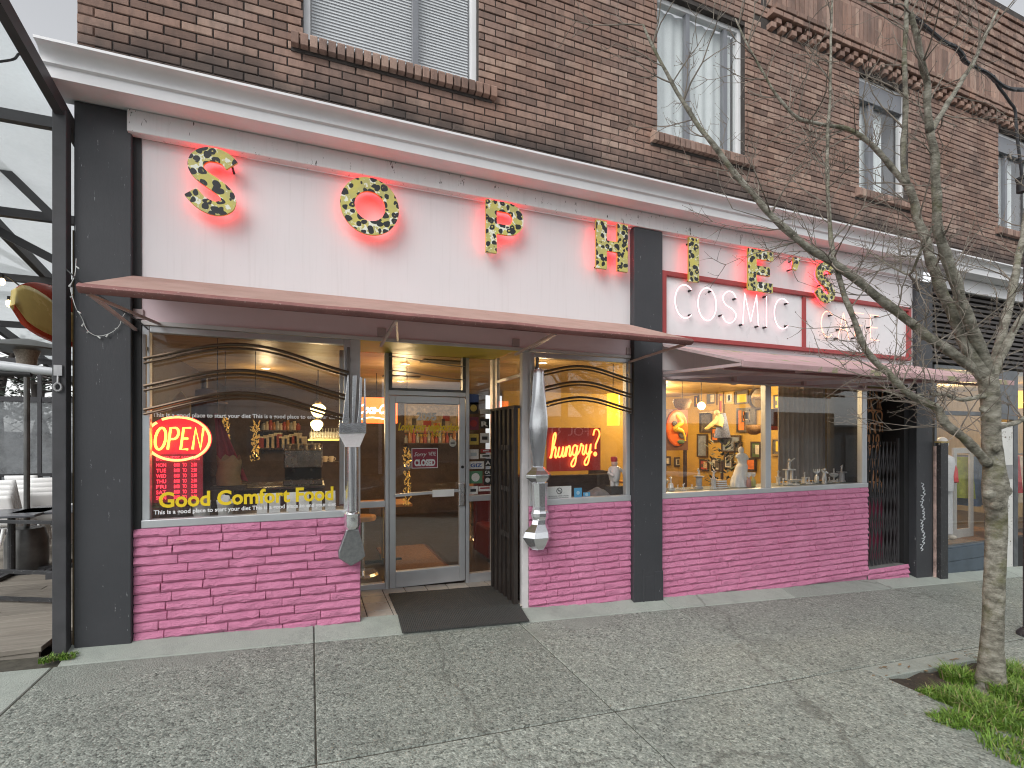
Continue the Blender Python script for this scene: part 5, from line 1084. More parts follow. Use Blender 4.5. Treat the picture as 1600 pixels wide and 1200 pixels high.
# folding display screen carrying the big orange picture
yS = 2.3
for px0, px1, lab in ((1052,1078,None),):
    a, b = at(1036,704,yS), at(1075,640,yS); t = thing('abstract_panel', 'tall brown panel with a large orange and yellow abstract oval', 'painting', ((a.x+b.x)/2,yS,a.z))
    part('board', M('brown_backing_board', (.17,.075,.04), .5, var=.2), lambda m: m.box(a.x,b.x,yS,yS+.04,a.z,b.z), t, bevel=.004); cx, cz = (a.x+b.x)/2+.02, (a.z+b.z)/2+.03; w2, h2 = (b.x-a.x)*.42, (b.z-a.z)*.44
    m = MB(); m.lathe([(1,0),(1,-.02),(.9,-.03)], (0,0,0), 30, 'y'); m.v = [(cx+p*w2,yS+q_,cz+r*h2) for p,q_,r in m.v]; m.build('orange_oval', M('orange_paint', (.85,.16,.02), .4, var=.25), t)
    part('yellow_ribbon', M('yellow_paint', (.85,.55,.05), .4, var=.2), lambda m: m.tube(smoothline([(cx-w2*.1,yS-.03,cz+h2*.7),(cx+w2*.3,yS-.035,cz+h2*.3),(cx-w2*.3,yS-.035,cz),(cx+w2*.4,yS-.035,cz-h2*.2),(cx+w2*.7,yS-.035,cz-h2*.7)],5), [.025,.03,.035,.04,.045,.05,.05,.045,.04,.04,.05,.06,.06,.05,.05,.04,.03,.03,.03,.02,.02], 8), t, smooth=True)
    part('dark_disc', IMD, lambda m: m.lathe([(.05,0),(.05,-.02)], (cx-w2*.3,yS-.03,cz+h2*.25), 16, 'y'), t); part('dark_disc', IMD, lambda m: m.lathe([(.075,0),(.075,-.02)], (cx+w2*.4,yS-.03,cz-h2*.35), 16, 'y'), t); part('green_shape', IMG, lambda m: m.ball((cx+w2*.3,yS-.035,cz-h2*.75), .05, 10, 7, 1.6, .3, .8), t, smooth=True)
    for xx in (a.x+.05,b.x-.05): part('leg', WD, lambda m: m.box(xx-.025,xx+.025,yS,yS+.04,-.06,a.z), t)
backp('small dark framed print low at the left of the right room', 1036,727,1047,713,FRB,IMW); backp('wide framed row of four photographs on the mustard wall', 1053,729,1079,714,FRB,IMW,extra=[(IMD,.16+.18*k,.29+.18*k,.25,.75) for k in range(4)])
sidep('narrow framed print of two photographs left of the statue', 1132,732,1146,709,FRB,IMW,extra=[(IMD,.25,.75,.55,.82),(IMB,.25,.75,.18,.45)])
sidep('tall cream and red playing card style print high on the wall', 1123,646,1131,613,FRG,IMR,extra=[(IMY,.3,.7,.6,.85),(IMW,.1,.2,.1,.9)]); sidep('square portrait print with pale oval high on the wall', 1133,632,1148,612,FRG,IMY,extra=[(IMW,.22,.78,.15,.85),(IMD,.42,.62,.3,.75)])
sidep('yellow tin sign high on the wall left of the round mirror', 1150,632,1170,609,FRB,IMY,extra=[(IMD,.1,.9,.72,.88)]); sidep('brown poster beside the window mullion', 1152,676,1182,636,FRB,IMD,extra=[(IMO,.6,.9,.1,.9),(IMC,.3,.55,.5,.85)]); sidep('reddish framed print low at the right of the statue', 1166,735,1182,716,FRB,IMO)
sidep('dark framed mirror panel behind the hanging figure', 1094,676,1112,645,FRB,IMD); sidep('pale blue grey poster below the hanging figure', 1090,714,1106,678,FRB,IMB); sidep('grey blue poster left of the statue head', 1128,706,1158,680,FRB,IMB)
sidep('wooden shelf sign above the hanging figure', 1092,648,1120,640,FRG,IMC)
q = atx(1180,622,8.5); t = thing('round_mirror', 'round framed mirror high on the mustard wall', 'mirror', (8.56,q.y,q.z)); m = MB(); m.tube([(8.58,q.y+.22*math.cos(a),q.z+.22*math.sin(a)) for a in [k*math.pi/12 for k in range(24)]], .025, 8, closed=True); m.build('ring', FRB, t, smooth=True); m = MB(); m.add([(8.585,q.y+.21*math.cos(k*math.pi/12),q.z+.21*math.sin(k*math.pi/12)) for k in range(24)]+[(8.60,q.y+.21*math.cos(k*math.pi/12),q.z+.21*math.sin(k*math.pi/12)) for k in range(24)], [tuple(range(24)),tuple(range(47,23,-1))]+[(k,24+k,24+(k+1)%24,(k+1)%24) for k in range(24)]); m.build('mirror_glass', M('mirror_glass', (.6,.6,.6), .05, 1, var=0), t)
q = at(1125,665,2.6); t = thing('hanging_figure', 'hanging figure in yellow jacket and blue skirt with arms out', 'puppet', q); x, y, z = q.x, 2.6, q.z
part('jacket', M('yellow_felt', (.72,.58,.25), .7, var=.2), lambda m: (m.tube([(x-.02,y,z+.22),(x-.01,y,z+.12),(x-.06,y,z-.02)], [.05,.09,.10], 10), m.tube([(x-.05,y,z+.12),(x-.2,y,z+.02),(x-.33,y,z-.06)], [.05,.045,.03], 8), m.ball((x-.34,y,z-.06),.03,8,6)), t, smooth=60); part('skirt', M('blue_patterned_cloth', (.16,.20,.34), .7, var=.5, vs=40), lambda m: m.lathe([(.06,.24),(.10,.05),(.15,-.22),(.14,-.24)], (x+.06,y,z), 14), t, smooth=50)
part('head', M('figure_head', (.55,.42,.2), .6), lambda m: m.ball((x-.08,y,z+.25),.055,10,8), t, smooth=True); part('basket', M('dark_basket', (.05,.06,.08), .7, var=.5, vs=40), lambda m: m.lathe([(.06,-.1),(.11,-.04),(.12,.04),(.10,.04)], (x+.14,y,z-.28), 12), t, smooth=50); part('cord', BLACK, lambda m: m.cyl((x,y,z+.28),(x,y,2.7),.004,None,5), t)
q = at(1080,640,2.0); t = thing('bulb_lamp', 'bare glowing bulb lamp left of the hanging figure', 'pendant lamp', (q.x-.0,2.0,q.z)); q = at(1096,634,2.0); t.location = q
part('bulb', GLOBE, lambda m: m.ball(q, .07, 12, 9), t, smooth=True); part('cord', BLACK, lambda m: m.cyl((q.x,2.0,q.z+.07),(q.x,2.0,2.7),.005,None,5), t); lamp_light((q.x,1.9,q.z-.12), 9*LK, r=.05)
q0, q1 = at(1195,672,1.6), at(1246,640,1.6); t = thing('drink_sign', 'dark maroon drink sign with pale script in the right window', 'sign', ((q0.x+q1.x)/2,1.6,q0.z)); part('board', M('dark_maroon_board', (.07,.02,.025), .4), lambda m: m.box(q0.x,q1.x,1.6,1.63,q0.z,q1.z), t, bevel=.004); text('Coca-Cola', .1, q0.x+.36, 1.595, q0.z+.13, 'lettering', M('pale_rose_letter', (.75,.5,.45), .5, var=0), t, fit=(q1.x-q0.x)*.62, height=.17, shear=.4, bold=.004); part('red_band', IMR, lambda m: m.box(q0.x+.01,q1.x-.01,1.594,1.6,q0.z+.01,q0.z+.07), t)
part('hanger', BLACK, lambda m: (m.cyl((q0.x+.1,1.61,q1.z),(q0.x+.1,1.61,2.7),.005,None,5), m.cyl((q1.x-.1,1.61,q1.z),(q1.x-.1,1.61,2.7),.005,None,5)), t)
t = thing('potted_plant', 'dark leafy plant in a pot by the right mullion', 'plant', (6.3,1.5,-.06)); rr = random.Random(8)
part('pot', M('clay_pot', (.25,.10,.05), .7), lambda m: m.lathe([(.16,0),(.2,.3),(.21,.35),(.17,.35)], (6.3,1.5,-.06), 16), t, smooth=40); part('stem', WD, lambda m: m.tube([(6.3,1.5,.25),(6.32,1.5,1.3)], .025, 7), t)
m = MB()
for k in range(170):
    a, e = rr.uniform(0,6.28), rr.uniform(-.4,1.1); c = Vector((6.32,1.5,1.2))+Vector((math.cos(a)*rr.uniform(.05,.3),math.sin(a)*rr.uniform(.05,.3),rr.uniform(-.35,.4))); d = Vector((math.cos(a),math.sin(a),e)).normalized()*.11; s = d.cross(Vector((0,0,1))).normalized()*.025; m.add([c,c+d*.5+s,c+d,c+d*.5-s], [(0,1,2,3)])
m.build('foliage', M('dark_leaf', (.025,.05,.02), .5, var=.3, rand=0), t, kind='stuff')
t = thing('window_curtain', 'curtain toned like a grey brown street reflection hanging at the right end of the window', 'curtain', (7.0,.7,1.0)); part('curtain_cloth', M('curtain_reflection_tone', (.36,.32,.28), .8, var=.12), lambda m: m.grid(lambda u,v: (6.55+1.0*u, .62+.03*math.sin(u*60)+.16*u*0, 1.02+1.65*v), 70, 1), t, smooth=180); part('curtain_rod', BLACK, lambda m: m.tube([(6.5,.62,2.66),(7.6,.62,2.66)], .012, 6), t)  # street building's reflection in the glass is put into the curtain's colour
for i, (x, y) in enumerate(((5.0,1.5),(7.3,2.2),(6.4,3.9))): table(('dark edged table left in the right room','table in front of the mustard side wall','table at the back of the right room')[i], x, y, .7, .7, .76)

rr = random.Random(44); imgs = (IMC,IMD,IMO,IMW,IMY,IMR,IMG,IMB); names_ = {id(IMC):'cream',id(IMD):'dark',id(IMO):'orange',id(IMW):'pale',id(IMY):'yellow',id(IMR):'red',id(IMG):'green',id(IMB):'blue grey'}
for (a, b, c, d, im, im2, where) in ((1086,636,1092,618,IMR,IMY,'left of the bulb lamp'),(1104,634,1120,612,IMD,IMC,'above the hanging figure'),(1112,690,1124,668,IMO,IMD,'right of the blue grey poster'),(1148,712,1160,690,IMY,IMD,'behind the statue shoulder'),(1160,660,1172,640,IMC,IMR,'below the yellow tin sign'),(1174,716,1190,690,IMG,IMW,'low near the mullion'),(1210,640,1224,616,IMY,IMD,'high behind the right half of the window'),(1226,640,1240,618,IMR,IMW,'high left of the curtain'),(1206,712,1222,684,IMD,IMY,'below the drink sign'),(1226,716,1240,690,IMB,IMC,'beside the curtain'),(1112,735,1126,716,IMW,IMD,'low between the framed prints'),(1094,735,1108,718,IMR,IMC,'low at the middle of the side wall')):
    sidep('small %s print %s' % (names_[id(im)], where), a,b,c,d, FRB if im is not IMD else FRG, im, extra=[(im2,.2,.55,.25,.8),(IMD,.62,.8,.3,.6)])
WK = M('wicker_brown', (.20,.12,.06), .7, var=.4, vs=40)
for i, (px_, py_, y, l) in enumerate(((1178,668,2.4,'dark wicker basket hanging beside the mullion'),(1066,628,2.2,'small wicker basket hanging above the abstract panel'))):
    q = at(px_,py_,y); t = thing('hanging_basket', l, 'basket', q); part('basket_body', WK, lambda m: m.lathe([(.05,-.14),(.12,-.10),(.16,.0),(.15,.05),(.13,.03),(.09,-.06)], q, 16), t, smooth=40); part('cord', BLACK, lambda m: m.cyl(q,(q.x,q.y,2.70),.005,None,5), t)
# ================================================================== PATIO ON THE LEFT
DECKW = wood('weathered_deck_board', (.16,.14,.115), (.29,.265,.225), .75, (.5,9,1)); STL = M('patio_dark_steel', (.055,.055,.06), .5, var=.2)
t = thing('deck', 'grey weathered timber deck of the patio left of the building', None); t['kind'] = 'structure'
y = -.02; i = 0
while y < 7.2:
    wdt = (.42,.40)[i] if i < 2 else .145
    for (xa, xb) in (((-4.6,-1.78),) if i % 3 else ((-4.6,-2.62),(-2.612,-1.78))): part('plank', DECKW, lambda m: m.box(xa,xb+(0 if i else -.12),y,y+wdt-.008,.06,.10), t, bevel=.004)
    y += wdt; i += 1
part('joist', DECKW, lambda m: (m.box(-4.6,-1.92,-.01,.02,-.05,.058), m.box(-4.6,-1.8,.4,7.2,-.05,.055)), t)
t = thing('patio_canopy', 'dark steel patio frame with pale translucent roof sheets', 'canopy', (-1.76,-.05,0)); ROOFS = NT('translucent_roof_sheet'); tr = ROOFS.n('BsdfTranslucent'); tr.inputs[0].default_value = (.86,.92,.93,1); df = ROOFS.n('BsdfDiffuse'); df.inputs[0].default_value = (.8,.85,.86,1); mx = ROOFS.n('MixShader'); mx.inputs[0].default_value = .3
tt = ROOFS.n('BsdfTransparent'); m2 = ROOFS.n('MixShader'); ROOFS.l(ROOFS.ramp(ROOFS.noise(3,6,.7), (.3,.35),(.8,.6)), m2.inputs[0]); ROOFS.l(tr, mx.inputs[1]); ROOFS.l(df, mx.inputs[2]); ROOFS.l(mx, m2.inputs[1]); ROOFS.l(tt, m2.inputs[2]); ROOFS.l(m2, ROOFS.out.inputs[0])
rz_ = lambda y: 4.16-.21*y
part('post', STL, lambda m: m.box(-1.80,-1.715,-.12,-.03,-.02,4.17), t, bevel=.004)
for xx in (-1.757,-2.9,-4.1): part('rafter', STL, lambda m: m.beam((xx,-1.1,rz_(-1.1)),(xx,7.0,rz_(7.0)),.06,.11), t)
for yy in (-.05,1.25,2.6,4.0,5.5): part('purlin', STL, lambda m: m.beam((-4.6,yy,rz_(yy)-.09),(-1.79,yy,rz_(yy)-.09),.06,.08), t)
for (xa, xb) in ((-2.89,-1.77),(-4.09,-2.91)): part('roof_sheet', ROOFS.m, lambda m: m.add([(xa,-1.1,rz_(-1.1)+.07),(xb,-1.1,rz_(-1.1)+.07),(xb,7.0,rz_(7.0)+.07),(xa,7.0,rz_(7.0)+.07),(xa,-1.1,rz_(-1.1)+.078),(xb,-1.1,rz_(-1.1)+.078),(xb,7.0,rz_(7.0)+.078),(xa,7.0,rz_(7.0)+.078)], [(0,3,2,1),(4,5,6,7),(0,1,5,4),(1,2,6,5),(2,3,7,6),(3,0,4,7)]), t)
a, b = at(0,258,.9), at(97,352,.9); part('diagonal_brace', STL, lambda m: m.beam(a-(b-a)*.6,b,.06,.07), t)
a, b = at(0,362,1.6), at(96,412,1.6); part('diagonal_brace', STL, lambda m: m.beam(a-(b-a)*.6,b,.06,.08), t)
a, b = at(0,392,3.4), at(96,446,3.4); part('diagonal_brace', STL, lambda m: m.beam(a-(b-a)*.6,b,.07,.07), t)
a, b = at(0,418,4.6), at(90,444,4.6); part('tie_beam', STL, lambda m: m.beam(a-(b-a),b+(b-a)*.3,.09,.12), t)
a = at(0,461,5.2).z; part('tie_beam', STL, lambda m: m.beam((-5.6,5.2,a),(-2.6,5.2,a),.09,.11), t)
for px_ in (62,):
    q = at(px_,560,6.2); part('rear_post', STL, lambda m: m.box(q.x-.025,q.x+.025,6.18,6.22,.1,rz_(6.2)), t)
part('side_board', wood('brown_edge_board', (.10,.07,.035), (.2,.15,.08), .7, (6,6,.5)), lambda m: m.box(-1.712,-1.69,-.02,.05,.0,3.3), t)
# rolled clear blind on a pipe with strap
t = thing('rolled_blind', 'rolled clear plastic blind on a black pipe beside the patio post', 'blind', (-2.0,-.02,2.2)); q = at(95,580,.02)
part('pipe', BLACK, lambda m: m.tube([(-2.6,.03,q.z-.03),(-1.98,.03,q.z-.03)], .022, 8), t, smooth=True); part('roll', M('cloudy_plastic', (.62,.64,.66), .25, var=.15), lambda m: m.tube([(-2.6,.03,q.z+.03),(-2.2,.03,q.z+.028),(-1.80,.03,q.z-.01)], [.045,.04,.03], 10), t, smooth=True)
part('strap_buckle', M('zinc_buckle', (.6,.6,.6), .3, .8), lambda m: (m.box(-1.785,-1.735,-.135,-.12,q.z-.05,q.z+.03), m.tube([(-1.76,-.13,q.z-.05),(-1.76,-.135,q.z-.11)], .008, 6), m.tube([(-1.76+.022*math.cos(k),-.135,q.z-.135+.03*math.sin(k)) for k in [j*.63 for j in range(10)]], .008, 6, closed=True)), t, smooth=True)
t = thing('clear_sheet', 'foggy clear plastic wind sheet at the back of the patio', 'wind screen', (-4,6.5,.1)); zt3 = at(40,628,6.5).z
part('sheet', SHEET, lambda m: m.box(-6.5,-1.9,6.5,6.508,.1,zt3), t); part('top_bar', STL, lambda m: m.box(-6.5,-1.9,6.46,6.54,zt3,zt3+.09), t)
t = thing('patio_railing', 'black metal railing with balusters behind the white chairs', 'railing', (-4,6.2,.1)); zt3 = at(40,740,6.2).z
part('top_rail', BLACKP, lambda m: m.box(-6.3,-1.9,6.17,6.22,zt3-.05,zt3), t); part('bottom_rail', BLACKP, lambda m: m.box(-6.3,-1.9,6.17,6.22,.16,.2), t)
for k in range(32): part('baluster', BLACKP, lambda m: m.box(-6.25+k*.137,-6.225+k*.137,6.18,6.21,.2,zt3-.05), t)
t = thing('low_gate', 'low black steel gate frame at the patio entrance', 'gate', (-2.3,1.2,.1)); A_, B_ = Vector((-2.24,1.15,.1)), Vector((-3.0,1.55,.1))
part('gate_post', BLACKP, lambda m: m.beam(A_,A_+Vector((0,0,.82)),.05,.05,(0,1,0)), t)
for z in (.04,.30,.78): part('rail', BLACKP, lambda m: m.beam(A_+Vector((0,0,z)),B_+Vector((0,0,z)),.035,.03), t)
part('gate_post', BLACKP, lambda m: m.beam(B_,B_+Vector((0,0,.82)),.05,.05,(0,1,0)), t); part('latch', STL, lambda m: m.box(-2.30,-2.24,1.08,1.16,.36,.42), t)
for z in (.3,.55): part('hinge', STL, lambda m: m.box(-2.22,-2.17,1.13,1.17,.1+z,.16+z), t)
# white chairs in stacks
CHW = M('white_plastic_chair', (.86,.86,.85), .4, var=.04)
def make_chair():
    t = thing('patio_chair', '', 'chair', (0,0,0))
    part('seat', CHW, lambda m: m.grid(lambda u,v: (-.21+.42*u, -.21+.42*v, .44+.02*(2*u-1)**2-.01*math.sin(v*3)), 8, 8), t, smooth=True); part('backrest', CHW, lambda m: m.grid(lambda u,v: ((-.205+.41*u)*(1-.06*v), .21+.09*v+.02*(1-(2*u-1)**2), .46+.40*v), 8, 8), t, smooth=True)
    for (sx, sy) in ((-1,-1),(1,-1),(-1,1),(1,1)): part('leg', CHW, lambda m: m.tube([(sx*.20,sy*.19,.44),(sx*.235,sy*(.22 if sy < 0 else .27),0)], [.022,.015], 8), t, smooth=True)
    for c in t.children: 
        if c.name.startswith(('seat','backrest')): s_ = c.modifiers.new('thickness','SOLIDIFY'); s_.thickness = .012
    return t
ch0 = make_chair(); first = True
pos_w = ('bottom','second','third','top')
for si, (px_, y, rz2, nm) in enumerate(((22,3.6,2.9,'left'),(84,3.9,3.2,'right'),(50,4.5,3.0,'rear'))):
    q = at(px_,800,y)
    for k in range(4):
        c = ch0 if first else copy_tree(ch0); first = False
        c.location = (q.x-.004*k, y+.045*k, .10+.062*k); c.rotation_euler = (0,0,rz2)
        c['label'] = '%s white plastic chair of the %s patio stack' % (pos_w[k], nm); c['group'] = 'white chairs stacked on the patio'
TBL = M('dark_table_top', (.10,.105,.12), .3, var=.2)
for i, (px_, y, l) in enumerate(((18,2.6,'dark grey patio table in front of the left chair stack'),(92,2.8,'dark grey patio table in front of the right chair stack'))):
    q = at(px_,795,y); x = q.x; t = thing('patio_table', l, 'table', (x,y,.1), 'dark tables on the patio'); part('tabletop', TBL, lambda m: m.box(x-.34,x+.34,y-.33,y+.33,.80,.83), t, bevel=.006); part('column', BLACKP, lambda m: m.cyl((x,y,.12),(x,y,.80),.035,None,10), t); part('base', BLACKP, lambda m: (m.beam((x-.3,y,.12),(x+.3,y,.12),.05,.04), m.beam((x,y-.3,.125),(x,y+.3,.125),.05,.04)), t)
q = at(42,540,2.9); x, y = q.x, 2.9; t = thing('patio_heater', 'grey mushroom patio heater under the patio frame', 'heater', (x,y,.1)); HT = M('heater_metal', (.16,.16,.155), .4, .6, var=.25)
part('reflector', HT, lambda m: m.lathe([(.40,-.06),(.405,-.045),(.25,.03),(.06,.075),(.02,.08)], (x,y,q.z), 24), t, smooth=60); part('burner', M('burner_mesh', (.42,.36,.30), .5, .5, var=.3, vs=60), lambda m: m.lathe([(.07,-.33),(.085,-.32),(.10,-.14),(.13,-.05)], (x,y,q.z), 16), t, smooth=50)
part('pole', HT, lambda m: m.cyl((x,y,.5),(x,y,q.z-.32),.03,None,10), t); part('tank_housing', HT, lambda m: m.lathe([(.2,0),(.2,.35),(.16,.5),(.03,.52)], (x,y,.1), 18), t, smooth=40)
# surfboard hung along the wall
t = thing('surfboard', 'yellow surfboard with red nose panel hung under the patio roof', 'surfboard', (-2.05,1.5,3.0)); YB = M('yellow_gelcoat', (.82,.64,.22), .25, var=.08); RB = M('red_gelcoat', (.55,.06,.02), .25, var=.05)
pn = at(23,466,.45); pe = Vector((-1.93,2.3,pn.z+.02)); ax = (pe-pn); L_ = ax.length; ax.normalize(); sd_ = Vector((-.25,.05,.95)).normalized(); th_ = ax.cross(sd_).normalized()
def surf(lo, hi, mat, name, off):
    m = MB()
    def f(u, v):
        s = u; wv = .50*max(0,math.sin(math.pi*min(1,s**.62)))**.75; lo_, hi_ = [(q(u) if callable(q) else q) for q in (lo, hi)]; k = lo_+(hi_-lo_)*v; bow = .045*(1-(2*k-1)**2)
        return pn+ax*L_*s+sd_*(wv*(k-.5)*1.15)+th_*(bow*.9*(1-abs(2*s-1)**4)+off)+Vector((0,0,-.05*(1-s)**3))
    m.grid(f, 24, 8); n0 = len(m.v)
    o = m.build(name, mat, t, smooth=180); sm_ = o.modifiers.new('thickness','SOLIDIFY'); sm_.thickness = .05; sm_.offset = -1
rl = lambda u: 1-.42*max(0,min(1,(u-.07)/.22))**1.3
surf(.0,.07,RB,'lower_rail',0); surf(.07,rl,YB,'yellow_deck',0); surf(rl,1.0,RB,'red_panel',0)
for s in (.35,.8): p = pn+ax*L_*s; part('hanging_strap', BLACK, lambda m: m.cyl(p+Vector((0,0,.12)),(p.x,p.y,rz_(p.y)),.006,None,5), t)
# festoon bulbs and icicle lights
t = thing('festoon_lights', 'string of warm bulbs under the patio roof', 'string lights', (-3,2,3.6)); pts = [(-60,405),(3,428),(30,446),(60,470),(95,462)]; L2 = [at(a,b,2.0) for a,b in pts]
part('cable', BLACK, lambda m: m.tube(smoothline(L2, 6), .008, 5), t, smooth=True)
for (a, b) in ((3,440),(52,484),(78,470),(14,474)): q = at(a,b,2.0); part('bulb', BULB, lambda m: m.ball(q, .028, 8, 6, sz=1.4), t, smooth=True); part('socket', BLACK, lambda m: m.cyl(q+Vector((0,0,.03)),q+Vector((0,0,.075)),.016,None,6), t)
t = thing('icicle_lights', 'white mini light string sagging across the left black pier', 'string lights', at(150,526,-.075)); pts = [(119,404),(117,430),(110,447),(113,463),(119,482),(128,497),(134,512),(141,520),(152,525),(166,523),(178,517),(187,508),(190,498),(196,488)]; WPL = M('white_light_cable', (.66,.68,.66), .4, var=0)
L2 = smoothline([at(a,b,-.075-.05*(a<121)) for a,b in pts], 4); part('cable', WPL, lambda m: m.tube(L2, .0024, 5), t, smooth=True)
for k, p in enumerate(L2[2:-1:5]): an = k*2.1; part('mini_bulb', WPL, lambda m: m.tube([p, p+Vector((.022*math.cos(an),-.006,-.018-.01*math.sin(an)))], [.004,.006], 5), t)
part('dark_lead', BLACK, lambda m: m.tube(smoothline([at(92,408,.0),at(108,425,-.13),at(135,448,-.13),at(180,478,-.1),at(214,500,-.06),at(232,515,-.05)],5), .006, 5), t, smooth=True)
# pines and bare shrubs beyond the patio
PINE = M('dark_pine_needle', (.018,.028,.018), .7, var=.5, vs=3); BARKD = M('dark_bark', (.045,.038,.034), .9, var=.3)
def pine(lab, px_, y, lean, h, seed):
    rr = random.Random(seed); q = at(px_,735,y); x = q.x; z0 = -.1; t = thing('pine_tree', lab, 'pine tree', (x,y,z0)); tr = [Vector((x+lean*s*s+.15*math.sin(s*5+seed),y,z0+h*s)) for s in [k/8 for k in range(9)]]
    part('trunk', BARKD, lambda m: m.tube(tr, [.16-.013*k for k in range(9)], 8), t, smooth=True); m = MB(); nd = MB()
    for k in range(13):
        s = rr.uniform(.5,1); p = tr[min(7,int(s*8))]; a = rr.uniform(0,6.28); e = p+Vector((math.cos(a)*rr.uniform(.8,2.0),math.sin(a)*rr.uniform(.6,1.4),rr.uniform(-.2,.6))); m.tube([p,(p+e)/2+Vector((0,0,.15)),e], [.05,.035,.015], 5)
        for c in range(62):
            f = rr.random()**.6; b = p*(1-f)+e*f+Vector((rr.gauss(0,.24),rr.gauss(0,.24),rr.gauss(.05,.12))); d = Vector((rr.uniform(-1,1),rr.uniform(-1,1),rr.uniform(-.3,.5)))*.16; s_ = d.orthogonal().normalized()*.03; nd.add([b,b+d*.5+s_,b+d,b+d*.5-s_], [(0,1,2,3)])
    m.build('branches', BARKD, t, kind='stuff', smooth=True); nd.build('crown', PINE, t, kind='stuff')
pine('dark pine with spreading crown behind the patio heater', -12, 13, .7, 4.6, 1); pine('leaning dark pine between heater and patio post', 88, 15.5, -.9, 4.6, 2); pine('faint farther pine behind the foggy sheet', 45, 21, .6, 4.8, 5)
q = at(60,700,16); t = thing('bare_shrub', 'tangle of bare pale twigs behind the pines', 'shrub', (q.x,16,-.1)); m = MB(); rr = random.Random(9)
for k in range(150):
    p = Vector((q.x+rr.uniform(-3,3),16+rr.uniform(-.6,.6),rr.uniform(.0,3.5))); m.tube([p,p+Vector((rr.uniform(-.6,.6),0,rr.uniform(.2,.7))),p+Vector((rr.uniform(-1,1),0,rr.uniform(.5,1.3)))], [.016,.012,.005], 4)
m.build('twigs', M('pale_bare_twig', (.16,.15,.14), .9), t, kind='stuff')
# ================================================================== NEIGHBOUR SHOP ON THE RIGHT
LOUV = wood('dark_louver_wood', (.02,.016,.014), (.05,.04,.035), .5, (.4,6,6))
lv = MB(); lv.box(9.06,15,.09,.12,2.86,4.06); LV = lv.build('louvered_panel', BLACK, B); z = 2.87; k = 0
while z < 4.02:
    part('louver_slat', LOUV, lambda m: m.add([(9.07,.085,z),(15,.085,z),(15,-.01,z+.02),(9.07,-.01,z+.02),(9.07,.085,z+.065),(15,.085,z+.065),(15,.005,z+.072),(9.07,.005,z+.072)], [(0,3,2,1),(4,5,6,7),(0,1,5,4),(1,2,6,5),(2,3,7,6),(3,0,4,7)]), LV); z += .082; k += 1
NB = M('slate_blue_plinth', (.075,.10,.125), .5, var=.2, vs=4); GW = wood('golden_panel_wood', (.42,.33,.19), (.58,.47,.28), .45, (4,4,.6))
nb = MB(); nb.box(9.06,15,2.9,3.0,-.8,2.86); NW = nb.build('neighbour_room', GW, B)
part('room_floor', FLR, lambda m: m.box(9.06,15,.5,2.9,-.8,-.12), NW); part('room_ceiling', M('pale_ceiling', (.5,.45,.35), .8), lambda m: m.box(9.06,15,.12,2.9,2.80,2.86), NW); part('room_side', GW, lambda m: m.box(9.06,9.12,.15,2.9,-.6,2.8), NW); part('room_side', GW, lambda m: m.box(14.9,15,.15,2.9,-.8,2.8), NW)
lamp_light((10.6,1.4,2.5), 42, (1,.70,.36)); lamp_light((12.6,1.4,2.5), 50, (1,.70,.36))
zb = -.62; pl = MB(); pl.box(9.30,12.3,.11,.95,-.75,-.10); pl.box(9.30,10.95,.02,.11,-.75,-.10); PL = pl.build('display_plinth', NB, B, bevel=.006)
for k in range(3): part('plinth_board', NB, lambda m: m.box(9.31,10.94,-.004,.016,-.74+.205*k,-.74+.205*k+.198), PL, bevel=.004)
part('display_floor', M('worn_brown_floor', (.22,.12,.06), .6, var=.4, vs=10), lambda m: m.box(9.32,12.28,.115,.93,-.098,-.09), PL)
m = MB()
for xx in (9.31, 10.93): m.box(xx-.03,xx+.03,.03,.10,-.09,2.86)
m.box(9.34,10.90,.03,.10,2.05,2.12); m.box(9.34,10.90,.03,.10,2.80,2.86); SWN = m.build('display_window', DARKALU, B, bevel=.004); part('pane', GLASS, lambda m: m.box(9.34,10.90,.06,.066,-.085,2.05), SWN); part('pane', GLASS, lambda m: m.box(9.34,10.90,.06,.066,2.12,2.80), SWN)
m = MB(); m.box(10.96,11.11,.03,.10,-.72,2.86); m.box(11.11,11.57,.03,.1,2.0,2.86); m.box(11.57,11.70,.03,.10,-.8,2.86); m.build('shop_door_frame', DARKALU, B)
m = MB(); m.box(11.12,11.56,.04,.09,-.62,1.95); ND = m.build('shop_door', M('worn_white_door', (.66,.66,.63), .5, var=.08, wear=.15, wcol=(.2,.18,.15), ws=12), B, bevel=.005)
part('grey_band', M('door_grey_band', (.28,.28,.28), .5), lambda m: m.box(11.13,11.55,.032,.04,.95,1.2), ND); part('door_knob', DARKALU, lambda m: m.lathe([(.02,0),(.035,-.03),(.02,-.06)], (11.20,.04,.36), 12, 'y'), ND, smooth=40)
m = MB(); m.box(11.7,15,.03,.5,-.9,-.10); m.build('display_plinth', BLACK, B); m = MB(); m.box(11.7,15,.06,.066,-.1,2.86); m.build('shop_pane', GLASS, B)
t = thing('open_shutter', 'tall narrow black board standing beside the charcoal end pier', 'shutter', (9.2,-.1,-.55)); part('board', BLACKP, lambda m: m.box(9.12,9.31,-.14,-.06,-.56,1.60), t, bevel=.005); part('cap', M('raw_wood_edge', (.42,.32,.12), .7), lambda m: m.box(9.115,9.315,-.145,-.055,1.60,1.625), t); part('edge_strip', M('sticker_strip', (.5,.36,.32), .6, var=.6, vs=9), lambda m: m.box(9.075,9.10,-.09,-.06,-.55,1.55), t)
q = at(1472,845,.42); x = q.x; t = thing('mannequin', 'mannequin in white overalls with a red sleeve in the neighbour window', 'mannequin', (x,.42,-.09)); WO = M('white_overalls', (.68,.69,.70), .8, var=.08, vs=12)
